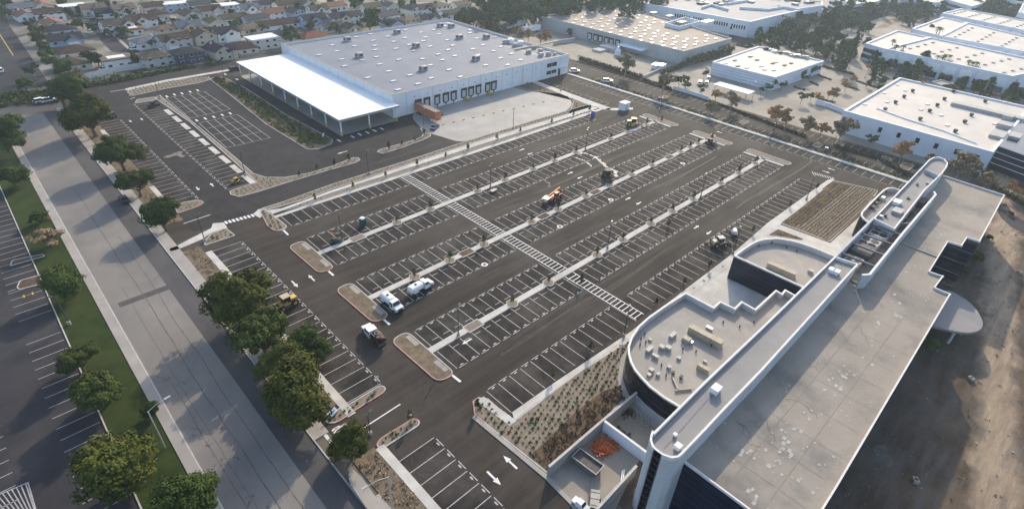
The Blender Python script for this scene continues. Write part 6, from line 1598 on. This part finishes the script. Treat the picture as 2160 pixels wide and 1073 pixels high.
def machine(px, py, heading, label, name, cat, body='machine_yellow', arm=True, rear=False, s=1.0, canopy=None):
    "wheeled loader: chassis, engine hood, cab with roof, loader arms and bucket"
    x, y = G(px, py, .6); t = thing(name, label, cat, (x, y, 0), heading, None, s)
    b = MB(); b.extr([(-2.2, .6), (1.2, .6), (1.2, 1.0), (.2, 1.15), (-.8, 1.15), (-.9, 1.7), (-2.1, 1.6), (-2.3, 1.1)], -.7, .7, .08); b.build('body', M[body], t)
    b = MB(); b.extr([(-.85, 1.1), (.55, 1.1), (.4, 2.3), (-.75, 2.3)], -.62, .62, .05); cb = b.build('cab', M['car_glass'], t)
    b = MB(); b.box((-.18, 0, 2.38), (1.6, 1.45, .14)); b.build('cab_roof', M[canopy or body], cb)
    for dx in (-.78, .45):
        for dy in (-.62, .62): b = MB(); b.box((dx, dy, 1.7), (.1, .1, 1.25)); b.build('cab_post', M['black'], cb)
    if arm:
        b = MB()
        for dy in (-.6, .6):
            b.tube((-.2, dy, 1.35), (1.5, dy, 1.1), .11, .1, 6); b.tube((1.5, dy, 1.1), (2.5, dy, .45), .1, .09, 6)
        a = b.build('loader_arm', M[body], t)
        b = MB(); b.extr([(2.4, .1), (3.2, .08), (3.25, .16), (2.6, .3), (2.45, .85), (2.35, .85)], -1.0, 1.0, 0); b.build('bucket', M['unit_dark'], a)
    if rear:
        b = MB(); b.tube((-2.2, 0, 1.0), (-3.1, 0, 2.7), .14, .12, 6); b.tube((-3.1, 0, 2.7), (-3.8, 0, 1.2), .12, .1, 6); a = b.build('backhoe_boom', M[body], t)
        b = MB(); b.extr([(-4.0, .7), (-3.6, .65), (-3.6, 1.25), (-3.9, 1.2)], -.35, .35, 0); b.build('bucket', M['unit_dark'], a)
    for sx, r in ((.95, .5), (-1.4, .68)):
        for sy in (-.85, .85): wheel(t, sx, sy, r, .4, body)
    return t
machine(603, 641, PI + .05, 'yellow loader with cream cab roof parked by the broad street tree', 'wheel_loader', 'loader', canopy='machine_tan', s=1.05)
machine(1519, 513, -.5, 'tan canopied backhoe parked close to the office kerb', 'backhoe_loader', 'backhoe', 'machine_tan', True, True, 1.0, 'unit')
machine(1337, 262, -.9, 'bright yellow loader at the far end of the upper median', 'wheel_loader', 'loader', s=1.15)
machine(1281, 372, -2.3, 'dark muddy loader in the pale sand trail', 'wheel_loader', 'loader', 'unit_dark', True, False, 1.1, 'unit_dark')
machine(1497, 301, 1.2, 'small dark excavator at the far end of the middle median', 'excavator', 'excavator', 'unit_dark', False, True, .85)
machine(499, 381, .2, 'small dark yellow roller in the last stall of the north car park', 'compact_roller', 'roller', 'machine_yellow', False, False, .62)
machine(323, 222, .4, 'dark machine parked at the top of the north car park', 'skid_loader', 'loader', 'unit_dark', True, False, .8)
# orange telehandler
x, y = G(1171, 414, .8); t = thing('telehandler', 'orange telehandler with long boom beside the white topped cart', 'telehandler', (x, y, 0), .12)
b = MB(); b.extr([(-2.4, .6), (2.3, .6), (2.3, 1.1), (.5, 1.15), (-2.4, 1.25)], -.8, .8, .05); b.build('body', M['orange'], t)
b = MB(); b.extr([(-.9, 1.1), (.5, 1.1), (.4, 2.2), (-.8, 2.2)], -.95, -.1, .03); cb = b.build('cab', M['car_glass'], t)
b = MB(); b.box((-.2, -.52, 2.25), (1.4, .95, .12)); b.build('cab_roof', M['orange'], cb)
b = MB(); b.box((-.1, .35, 2.0), (5.2, .42, .5), 0, -.14); b.box((1.6, .35, 1.75), (2.6, .32, .38), 0, -.14); bo = b.build('boom', M['orange'], t)
b = MB(); b.box((2.75, .35, 1.2), (.2, 1.1, 1.0)); b.box((3.2, .1, .75), (.9, .12, .08)); b.box((3.2, .6, .75), (.9, .12, .08)); b.build('fork', M['rust'], bo)
for sx in (-1.6, 1.6):
    for sy in (-.95, .95): wheel(t, sx, sy, .6, .42, 'orange')
x, y = G(1153, 422, .9); t = thing('utility_cart', 'small cart with flat white top beside the orange telehandler', 'cart', (x, y, 0), .3)
b = MB(); b.box((0, 0, .5), (2.0, 1.3, .35)); b.build('body', M['unit_dark'], t)
b = MB(); b.box((0, 0, 1.65), (2.3, 1.7, .1), 0, .08); b.build('top', M['white_paint'], t)
for dx in (-.9, .9):
    for dy in (-.6, .6): b = MB(); b.box((dx, dy, 1.1), (.08, .08, 1.05)); b.build('post', M['black'], t)
for sx in (-.7, .7):
    for sy in (-.6, .6): wheel(t, sx, sy, .27, .2)
# small red boom lift by the lamp post
x, y = G(711, 506, .5); t = thing('boom_lift', 'small dark lift with a raised orange red boom at a lamp post', 'lift', (x, y, 0), 2.0)
b = MB(); b.extr([(-1.2, .35), (1.2, .35), (1.1, .9), (-.5, 1.2), (-1.2, 1.1)], -.65, .65, .05); b.build('body', M['unit_dark'], t)
b = MB(); b.tube((-.8, 0, 1.1), (1.6, .1, 2.2), .12, .1, 6); b.tube((1.6, .1, 2.2), (-.4, .25, 2.5), .1, .08, 6); bo = b.build('boom', M['orange'], t)
b = MB(); b.box((-.7, .25, 2.3), (.8, .9, .8)); b.build('basket', M['unit_dark'], bo)
for sx in (-.8, .8):
    for sy in (-.6, .6): wheel(t, sx, sy, .3, .2)
# white tank trailer near the backhoe
x, y = G(1549, 492, .5); t = thing('tank_trailer', 'small trailer with rounded white tank beside the tan backhoe', 'trailer', (x, y, 0), .6)
b = MB(); b.box((0, 0, .45), (2.2, 1.5, .3)); b.box((1.5, 0, .45), (1.0, .12, .12)); b.build('frame', M['black'], t)
b = MB(); b.tube((-.95, 0, 1.05), (-.75, 0, 1.05), .4, .6, 14); b.tube((-.75, 0, 1.05), (.75, 0, 1.05), .6, .6, 14, False); b.tube((.75, 0, 1.05), (.95, 0, 1.05), .6, .4, 14); b.tube((0, 0, 1.6), (0, 0, 1.75), .2, .2, 8); b.build('tank', M['white_paint'], t)
for sy in (-.8, .8): wheel(t, 0, sy, .35, .22)
# orange container trailer at the dock
x, y = G(886, 246, 1.3); x = 112.5
t = thing('semi_trailer', 'orange container trailer backed into the first dock door', 'trailer', (x, WY0 - 6.6, 0), -PI / 2)
b = MB(); b.box((0, 0, 2.55), (12.2, 2.44, 2.6))
for k in range(30):
    for s in (-1, 1): b.box((-5.9 + k * .407, s * 1.235, 2.55), (.16, .05, 2.3))
ct = b.build('container', M['trailer'], t)
b = MB(); b.box((0, 0, 3.87), (12.1, 2.36, .06)); b.build('roof', M['tan_roof'], ct)
b = MB(); b.box((0, 0, 1.1), (12.0, 1.0, .25)); b.box((4.0, .7, .6), (.2, .2, 1.0)); b.box((4.0, -.7, .6), (.2, .2, 1.0)); b.build('chassis', M['black'], t)
for sx in (-4.6, -3.4):
    for s in (-1, 1): wheel(t, sx, s * .95, .5, .5)
t = thing('flatbed_chassis', 'low black chassis trailer parked at the second dock door', 'trailer', (x + 3.7, WY0 - 5.2, 0), -PI / 2)
b = MB(); b.box((0, .45, 1.05), (9.6, .2, .3)); b.box((0, -.45, 1.05), (9.6, .2, .3))
for k in range(6): b.box((-4.2 + k * 1.7, 0, 1.05), (.15, 1.9, .18))
b.build('frame', M['black'], t)
b = MB(); b.box((0, 0, 1.25), (9.4, 1.9, .08)); b.build('deck', M['dark_paint'], t)
for sx in (-3.6, -2.5):
    for s in (-1, 1): wheel(t, sx, s * .9, .48, .45)
car(917, 269, .5, 'blue_paint', 'dark blue car parked on the pale dock apron')
car(262, 421, PI / 2 + .02, 'dark_paint', 'black car parked at the street kerb under the trees')
car(496, 147, .1, 'dark_paint', 'black vehicle in the shade at the canopy corner', 'suv')
car(237, 243, PI / 2, 'dark_paint', 'dark car half hidden beside the top street tree')
car(88, 214, .2, 'white_paint', 'left of the two white pickups beyond the street end', 'suv'); car(104, 213, .1, 'white_paint', 'right of the two white pickups beyond the street end', 'suv')
car(2, 150, 1.5, 'white_paint', 'white car cut by the left edge on the upper street', 'suv')
car(281, 104, -.75, 'white_paint', 'white car at the kerb at the end of the cul-de-sac'); car(213, 59, -.8, 'blue_paint', 'blue car at the kerb halfway down the cul-de-sac'); car(187, 38, -.8, 'silver_paint', 'silver car at the kerb at the top of the cul-de-sac')
car(191, 68, .6, 'white_paint', 'small white car in a driveway left of the cul-de-sac'); car(222, 146, .2, 'white_paint', 'white car under trees below the flat tan roof')
car(1494, 167, .4, 'white_paint', 'white van in the yard of the small white office, nearest its corner', 'suv'); car(1476, 176, .5, 'white_paint', 'white van in the yard of the small white office, nearest the low wall', 'suv'); car(1490, 177, .5, 'white_paint', 'middle white van in the yard of the small white office', 'suv')
car(1212, 151, -.5, 'white_paint', 'white car by the right corner of the white warehouse', 'suv')
car(1281, 172, -.6, 'white_paint', 'white topped vehicle at the planter near the bare golden tree', 'suv')
x, y = G(1740, 322); t = thing('light_tower', 'small dark cabinet with white lid in the far parking row', 'cabinet', (x, y, 0), .3)
b = MB(); b.box((0, 0, .9), (.9, .7, 1.7)); b.build('cabinet', M['unit_dark'], t); b = MB(); b.box((0, 0, 1.82), (1.2, 1.0, .12)); b.build('lid', M['white_paint'], t)
def box_trailer(px, py, heading, label, group):
    x, y = G(px, py, 2); t = thing('semi_trailer', label, 'trailer', (x, y, 0), heading, group)
    b = MB(); b.box((0, 0, 2.5), (13, 2.5, 2.7)); b.build('box', M['white_paint'], t)
    b = MB(); b.box((0, 0, 1.0), (12, 1, .2)); b.box((5, 0, .5), (.3, 1.6, 1.0)); b.build('chassis', M['black'], t)
    for sx in (-5, -3.8):
        for s in (-1, 1): wheel(t, sx, s * .95, .5, .5)
for k, (px, py) in enumerate(((1072, 56), (1079, 53.5), (1086, 51), (1093, 48.5), (1120, 62))): box_trailer(px, py, 0, 'white box trailer parked in a line behind the white warehouse', 'white box trailers behind the warehouse')
for px, py in ((1383, 140), (1395, 141)):
    x, y = G(px, py, 1); t = thing('dumpster', 'pale waste container in the grey warehouse yard', 'container', (x, y, 0), .2, 'waste containers in the yard'); b = MB(); b.extr([(-2, .2), (2, .2), (2.3, 2.0), (-2.3, 2.0)], -1.2, 1.2, -.1); b.build('bin', M['white_paint'], t); b = MB(); b.box((0, 0, 2.05), (4.7, 2.6, .1)); b.build('lid', M['steel'], t)
x, y = G(1303, 111, 1.2); t = thing('storage_tank', 'blue and white cone shaped tank below the grey loading canopy', 'tank', (x, y, 0)); b = MB(); b.tube((0, 0, 0), (0, 0, 2.2), 1.5, 1.5, 14); b.tube((0, 0, 2.2), (0, 0, 3.6), 1.5, .5, 14); b.build('shell', M['shade_blue_wall'], t); b = MB(); b.tube((0, 0, 3.6), (0, 0, 4.0), .5, .4, 10); b.build('cap', M['white_paint'], t)
# ================================================================== STREET FURNITURE
def lamp(px, py, label, group=None, h=7.0, heads=2, ang=0.0, m='pole'):
    x, y = G(px, py); t = thing('lamp_post', label, 'lamp post', (x, y, 0), ang, group)
    b = MB(); b.tube((0, 0, 0), (0, 0, .7), .3, .3, 12); b.build('base', M['concrete_old'], t)
    b = MB(); b.tube((0, 0, .7), (0, 0, h), .10, .07, 8); b.build('pole', M[m], t)
    for s in ((-1, 1) if heads == 2 else (1,)):
        b = MB(); b.tube((0, 0, h - .08), (s * .55, 0, h), .04, .04, 6); a = b.build('arm', M[m], t)
        b = MB(); b.box((s * .85, 0, h + .02), (.7, .36, .12)); hd = b.build('lamp_head', M[m], a)
    return t
GLp = 'tall dark lamp posts of the main car park'
for px, py, lab in ((722.4, 509.6, 'dark twin lamp post on the left end of the upper median'), (1034.5, 396.3, 'dark lamp post on the upper median near the crosswalk'), (1234.8, 315.8, 'dark lamp post on the upper median near the start of the sand trail'),
                    (966.8, 708, 'dark twin lamp post on the left end of the lower median'), (1281, 524, 'dark lamp post halfway along the lower median'), (1477.6, 416.5, 'dark lamp post on the far half of the lower median'),
                    (1315.3, 709.6, 'dark lamp post beside the curved drum of the office'), (1545.5, 534.7, 'dark lamp post at the corner of the round glass deck'), (1700.5, 421.5, 'dark lamp post beside the far planted bed'),
                    (1389.5, 246.6, 'dark lamp post on the far kerbed island of the upper median'), (1622, 303, 'dark lamp post near the far end of the lower aisle'), (778, 368, 'dark lamp post beside the north walkway'),
                    (1082.3, 272.4, 'dark lamp post at the edge of the dock apron'), (894.5, 274, 'dark lamp post in the thin island beside the blue car'), (518.3, 371.3, 'dark lamp post in the L shaped bed of the truck court'),
                    (432.8, 509.6, 'dark lamp post in the bed beside the side entrance walk'), (1304.4, 185.4, 'dark lamp post in the far strip by the bare golden tree'), (1183, 192, 'dark lamp post right of the warehouse doors'),
                    (781.6, 916, 'dark lamp post on the exit lane line'), (338, 210, 'dark lamp post at the top of the narrow truck court bed'), (477, 178, 'dark lamp post at the top of the canopy bed'), (1748, 330, 'dark lamp post in the far parking row')):
    lamp(px, py, lab, GLp, 7.0 if px not in (781.6,) else 4.5, 2 if px in (722.4, 966.8, 1034.5, 1234.8) else 1, .5)
for px, py, lab in ((1387, 130, 'pale tall lamp mast against the grey warehouse wall'), (1790, 145, 'pale lamp mast at the pale car park, furthest left'), (1824, 165, 'second pale lamp mast at the pale car park'), (1896, 165, 'pale lamp mast just behind the roof of the square windowed building'), (2022, 180, 'pale lamp mast in front of the long white buildings'), (2068, 207, 'pale lamp mast behind the vents of the square windowed building'), (2130, 200, 'pale lamp mast by the dark slatted end wall'), (1585, 215, 'pale lamp mast below the small white office'), (1658, 100, 'pale lamp mast behind the small white office')):
    lamp(px, py, lab, 'pale lamp masts of the neighbouring lots', 8, 1, 1.0, 'pole_pale')
lamp(147, 684, 'lamp post on the lawn with its small pale head', None, 6.5, 1, 2.4, 'pole')
def streetlight(px, py, h, ang, label, reach=2.4):
    x, y = G(px, py); t = thing('street_light', label, 'street light', (x, y, 0), ang)
    b = MB(); b.tube((0, 0, 0), (0, 0, h), .11, .08, 8); b.build('pole', M['pole_pale'], t)
    b = MB(); b.tube((0, 0, h - .05), (reach * .5, 0, h + .45), .05, .05, 6); b.tube((reach * .5, 0, h + .45), (reach, 0, h + .55), .05, .04, 6); a = b.build('arm', M['pole_pale'], t)
    b = MB(); b.box((reach + .35, 0, h + .55), (.85, .32, .14)); b.build('lamp_head', M['unit'], a)
streetlight(349, 944, 8.0, .1, 'pale street light arching over the left sidewalk')
streetlight(830, 1085, 8.5, PI - .1, 'pale street light arching over the dry strip at the bottom', 2.8)
def potty(px, py, body, label, top='white_paint', n=1):
    x, y = G(px, py, 0); t = thing('portable_toilet', label, 'portable toilet', (x, y, 0), .4)
    b = MB(); b.box((0, 0, 1.1), (1.15, 1.15, 2.05)); 
    for s in (-1, 1): b.box((s * .55, -.57, 1.1), (.1, .1, 2.1))
    b.build('cabin', M[body], t)
    b = MB(); b.extr([(-.62, 2.1), (.62, 2.1), (.45, 2.35), (-.45, 2.35)], -.62, .62, .15); b.build('roof', M[top], t)
    b = MB(); b.box((0, -.6, 1.05), (.75, .06, 1.8)); d = b.build('door', M[body], t)
    b = MB(); b.box((0, 0, .05), (1.25, 1.25, .1)); b.build('skid', M['black'], t)
    b = MB(); b.tube((.4, .4, 2.1), (.4, .4, 2.55), .06); b.build('vent_pipe', M['black'], t)
potty(766, 476, 'potty_green', 'dark green portable toilet with white roof in the upper left stalls'); potty(1250, 247, 'potty_blue', 'blue portable toilet at the far end of the north walkway', 'potty_blue')
x, y = G(1316, 231); t = thing('site_shed', 'white box shed standing on the far end of the north walkway', 'shed', (x, y, 0), .0)
b = MB(); b.box((0, 0, 1.45), (3.4, 2.6, 2.7)); 
for k in range(6): b.box((-1.72, -1.1 + k * .44, 1.45), (.06, .08, 2.6))
b.build('wall', M['white_wall'], t); b = MB(); b.box((0, 0, 2.85), (3.6, 2.8, .12)); b.build('roof', M['white_roof'], t); b = MB(); b.box((-.3, -1.32, 1.15), (.9, .08, 2.0)); b.build('door', M['door_grey'], t); b = MB(); b.box((0, 0, .06), (3.2, 2.4, .12)); b.build('skid', M['black'], t)
# yard debris
x, y = G(1238, 978, .5); t = thing('dumpster', 'open grey steel dumpster in the service yard', 'dumpster', (x, y, 0), -1.5)
b = MB(); b.use(M['rust']); b.extr([(-1.9, .1), (1.8, .1), (2.2, 1.25), (-2.1, 1.25)], -1.0, -.92, 0); b.extr([(-1.9, .1), (1.8, .1), (2.2, 1.25), (-2.1, 1.25)], .92, 1.0, 0); b.box((-2.0, 0, .7), (.08, 1.84, 1.1), 0, -.15); b.box((2.0, 0, .7), (.08, 1.84, 1.15), 0, .33); b.box((0, 0, .14), (3.6, 1.84, .08))
b.build('bin', None, t); b = MB(); b.box((0, 0, .98), (3.95, 1.84, .1)); b.build('load', M['unit_dark'], t)
b = MB()
for s in (-1, 1): b.box((.05, s * 1.0, 1.28), (4.35, .14, .1))
b.box((-2.12, 0, 1.28), (.14, 2.1, .104)); b.box((2.22, 0, 1.28), (.14, 2.1, .104)); b.build('rim', M['unit'], t)
rr = random.Random(12); b = MB()
for k in range(380):
    px, py = 1276 + rr.gauss(0, 12), 943 + rr.gauss(0, 8); x, y = G(px, py)
    if y < 29.3 and x < 51.2 + (y - 22) * .15: b.box((x, y, .1 + .45 * rr.random() * max(.1, 1 - abs(px - 1272) / 28)), (rr.uniform(.2, .75), rr.uniform(.12, .3), rr.uniform(.1, .22)), rr.uniform(0, 3), rr.uniform(-.6, .6))
o = b.build('rubble_heap', M['rubble']); o['kind'] = 'stuff'
b = MB()
for k in range(150):
    px, py = rr.choice(((1298, 912), (1318, 925), (1325, 870))); px += rr.gauss(0, 9); py += rr.gauss(0, 6); x, y = G(px, py); b.box((x, y, .1), (rr.uniform(.2, .7), rr.uniform(.1, .3), .12), rr.uniform(0, 3))
o = b.build('debris', M['unit_dark']); o['kind'] = 'stuff'
x, y = G(1360, 885, .2); t = thing('metal_frame', 'small metal grating leaning near the yard doors', 'frame', (x, y, .15), .7)
b = MB()
for s in (-1, 1): b.box((0, s * .6, .2), (2.6, .1, .1)); 
for s in (-1, 0, 1): b.box((s * 1.25, 0, .2), (.1, 1.3, .1))
b.build('grating', M['steel'], t)
x, y = G(1315, 1005, .2); t = thing('pipe_bundle', 'pale pipe lying along the yard wall', 'pipe', (x, y, .1), .55); b = MB(); b.tube((-1.2, 0, .12), (1.2, 0, .12), .12, .12, 8); b.tube((-1.1, .25, .12), (1.0, .25, .12), .1, .1, 8); b.build('pipe', M['white_paint'], t)
x, y = G(1225, 1060, .8); t = thing('utility_vehicle', 'small white vehicle at the bottom edge of the yard', 'vehicle', (x, y, 0), -1.5, None, .72)
b = MB(); b.extr([(-1.7, .35), (1.7, .35), (1.8, .8), (1.0, 1.0), (-1.7, 1.0)], -.75, .75, .05); b.build('body', M['white_paint'], t); b = MB(); b.extr([(-.9, .98), (.9, .98), (.5, 1.55), (-.7, 1.6)], -.7, .7, .1); c = b.build('cabin', M['white_wall'], t); b = MB(); b.extr([(.55, 1.02), (.95, 1.0), (.56, 1.5), (.45, 1.5)], -.62, .62, .08); b.build('windscreen', M['car_glass'], c)
for sx in (-1.1, 1.1):
    for sy in (-.7, .7): wheel(t, sx, sy, .3, .2)
x, y = G(1255, 1052, .4); t = thing('flat_trailer', 'small grey flat trailer beside the white vehicle in the yard', 'trailer', (x, y, 0), .62)
b = MB(); b.box((0, 0, .5), (2.8, 1.3, .12)); 
for k in range(3): b.box((-1 + k, 0, .58), (.08, 1.3, .06))
b.build('deck', M['unit'], t); b = MB(); b.tube((-1.4, .7, .5), (2.6, .9, .6), .06); b.build('tow_bar', M['rust'], t)
for sy in (-.7, .7): wheel(t, 0, sy, .3, .2)
# signs
x, y = G(702, 873, .5); t = thing('entrance_sign', 'low white sign with blue band at the exit lane planting', 'sign', (x, y, .1), .32)
b = MB(); b.box((0, 0, .25), (1.8, .3, .5)); b.build('plinth', M['concrete_old'], t); b = MB(); b.box((0, .1, .75), (1.8, .16, .8), 0, 0, -.85); p = b.build('panel', M['shade_blue_wall'], t); b = MB(); b.box((0, .03, .84), (1.2, .05, .14), 0, 0, -.85); b.build('band', M['sign_blue'], p)
x, y = G(682, 287, 1.0); t = thing('direction_sign', 'small pale blue sign panel in the bed before the canopy', 'sign', (x, y, .1), .6)
b = MB(); b.box((-.5, 0, .5), (.08, .08, 1.0)); b.box((.5, 0, .5), (.08, .08, 1.0)); b.build('post', M['pole_pale'], t); b = MB(); b.box((0, 0, 1.3), (1.4, .1, .9)); p = b.build('panel', M['shade_blue_wall'], t); b = MB(); b.box((0, -.06, 1.3), (1.2, .03, .15)); b.build('band', M['white_paint'], p)
def signpost(px, py, label, h=2.2, group=None):
    x, y = G(px, py); t = thing('sign_post', label, 'sign', (x, y, 0), rnd.uniform(-.5, .5), group); b = MB(); b.tube((0, 0, 0), (0, 0, h), .04, .04, 6); b.build('post', M['pole_pale'], t); b = MB(); b.box((0, -.05, h - .3), (.5, .03, .6)); b.build('panel', M['white_paint'], t)
for px, py, lab in ((797, 812, 'thin sign post at the rounded end of the exit island'), (867, 893, 'thin sign post at the end of the island below the exit lane'), (1388, 233 + 8, 'thin sign post at the far end of the upper island'), (1705, 352, 'thin sign post by the hatched corner of the far bed')): signpost(px, py, lab)
x, y = G(539, 242); t = thing('hydrant', 'bright yellow hydrant guard on the truck court kerb', 'hydrant', (x, y, 0)); b = MB(); b.tube((0, 0, 0), (0, 0, 1.0), .3, .26, 10); b.tube((0, 0, 1.0), (0, 0, 1.2), .26, .1, 10); b.build('barrel', M['yellow'], t); b = MB(); b.tube((-.45, 0, .65), (.45, 0, .65), .14, .14, 8); b.build('outlet', M['yellow'], t)
for k in range(11):
    px, py = 936 + k * 21.0, 263 - k * 4.75; x, y = G(px, py)
    t = thing('wheel_chock', 'small yellow block in the painted line across the dock apron', 'chock', (x, y, .05), 0, 'yellow blocks across the dock apron'); b = MB(); b.extr([(-.55, 0), (.55, 0), (.4, .25), (-.4, .25)], -.12, .12, .03); b.build('block', M['paint_yellow'], t)
# round white manhole covers are flush with the paving
b = MB()
for px, py in ((1288.5, 421.5), (1181, 478), (1022, 558), (1440, 345)): 
    x, y = G(px, py); b.top([(x + .75 * math.cos(2 * PI * k / 18), y + .75 * math.sin(2 * PI * k / 18)) for k in range(18)], .060)
structure(b.build('manhole_ring', M['paint'])); b = MB()
for px, py in ((1288.5, 421.5), (1181, 478), (1022, 558), (1440, 345)): 
    x, y = G(px, py); b.top([(x + .42 * math.cos(2 * PI * k / 18), y + .42 * math.sin(2 * PI * k / 18)) for k in range(18)], .066)
structure(b.build('manhole_cover', M['seal']))
x, y = G(1041, 405); t = thing('utility_box', 'low grey blue box in a stall below the lamp near the crosswalk', 'box', (x, y, 0), .1); b = MB(); b.box((0, 0, .3), (1.9, 1.0, .6)); b.build('case', M['unit_dark'], t); b = MB(); b.box((0, 0, .63), (2.0, 1.1, .06)); b.build('lid', M['unit'], t)
for px, py, lab in ((2048, 798, 'pale fallen block with dark hole highest in the dirt lot'), (1931, 1012, 'pale block with dark hole near the bottom of the dirt lot'), (2012, 668, 'pale block at the right of the oval canopy'), (2151, 574, 'pale rubble lump near the right edge of the dirt')):
    x, y = G(px, py, .3); t = thing('concrete_block', lab, 'block', (x, y, 0), rnd.uniform(0, 3)); b = MB(); b.box((0, 0, .3), (.9, .75, .6)); b.build('block', M['concrete_old'], t); b = MB(); b.tube((0, 0, .5), (0, 0, .61), .28, .28, 10); b.build('opening', M['black'], t)
b = MB()
for k in range(130):
    x, y = rr.uniform(60, 200), rr.uniform(-34, -1); s = rr.uniform(.06, .24); b.box((x, y, s * .3), (s * 1.6, s, s * .8), rr.uniform(0, 3))
o = b.build('scattered_stones', M['concrete_old']); o['kind'] = 'stuff'
for px, py in ((155, 670), (118, 612)):
    x, y = G(px, py, .2)
# ================================================================== LIGHT, AIR, CAMERA
W = bpy.data.worlds.new('World'); SC.world = W; W.use_nodes = True
nt = W.node_tree; bg = nt.nodes['Background']; sky = nt.nodes.new('ShaderNodeTexSky'); sky.sky_type = 'NISHITA'; sky.sun_disc = False
EL, AZ = math.radians(25.0), math.atan2(.855, .515)
sky.sun_elevation = EL; sky.sun_rotation = AZ; sky.air_density = 1.0; sky.dust_density = 2.0; sky.ozone_density = 1.2
nt.links.new(sky.outputs['Color'], bg.inputs['Color']); bg.inputs['Strength'].default_value = .15
sd = Vector((.855 * math.cos(EL), .515 * math.cos(EL), math.sin(EL))).normalized()
lt = bpy.data.lights.new('sun', 'SUN'); lt.energy = 2.6; lt.angle = math.radians(.8); lt.color = (1, .86, .66)
so = put('sun', lt); so.rotation_euler = sd.to_track_quat('Z', 'Y').to_euler(); so.location = (200, 100, 200)
HAZE = .00022
hm = bpy.data.materials.new('haze'); hm.use_nodes = True; hn = hm.node_tree; hn.nodes.clear()
out = hn.nodes.new('ShaderNodeOutputMaterial'); pv = hn.nodes.new('ShaderNodeVolumePrincipled'); pv.inputs['Density'].default_value = HAZE; pv.inputs['Color'].default_value = (.70, .85, 1, 1); pv.inputs['Anisotropy'].default_value = .35
hn.links.new(pv.outputs['Volume'], out.inputs['Volume'])
if HAZE:
    b = MB(); b.box((550, 700, 37), (4400, 4200, 76)); o = b.build('haze', hm); o['kind'] = 'stuff'
cd = bpy.data.cameras.new('camera'); cam = put('camera', cd); SC.camera = cam
cd.sensor_fit = 'HORIZONTAL'; cd.sensor_width = 36; cd.lens = 36 * FPX / 2160; cd.clip_start = .5; cd.clip_end = 6000
cam.matrix_world = Matrix.Translation((0, 0, CAMH)) @ RW.to_4x4()
SC.view_settings.view_transform = 'Standard'; SC.view_settings.look = 'None'; SC.view_settings.exposure = 0.9; SC.view_settings.gamma = 1
SC.cycles.max_bounces = 5; SC.cycles.diffuse_bounces = 2; SC.cycles.glossy_bounces = 2; SC.cycles.volume_bounces = 0; SC.cycles.transparent_max_bounces = 4
for l, e in LABELS.items():
    gs = {g for _, g in e}
    if len(e) > 1 and (None in gs or len(gs) > 1): print('LABEL CLASH', l, e[:3])
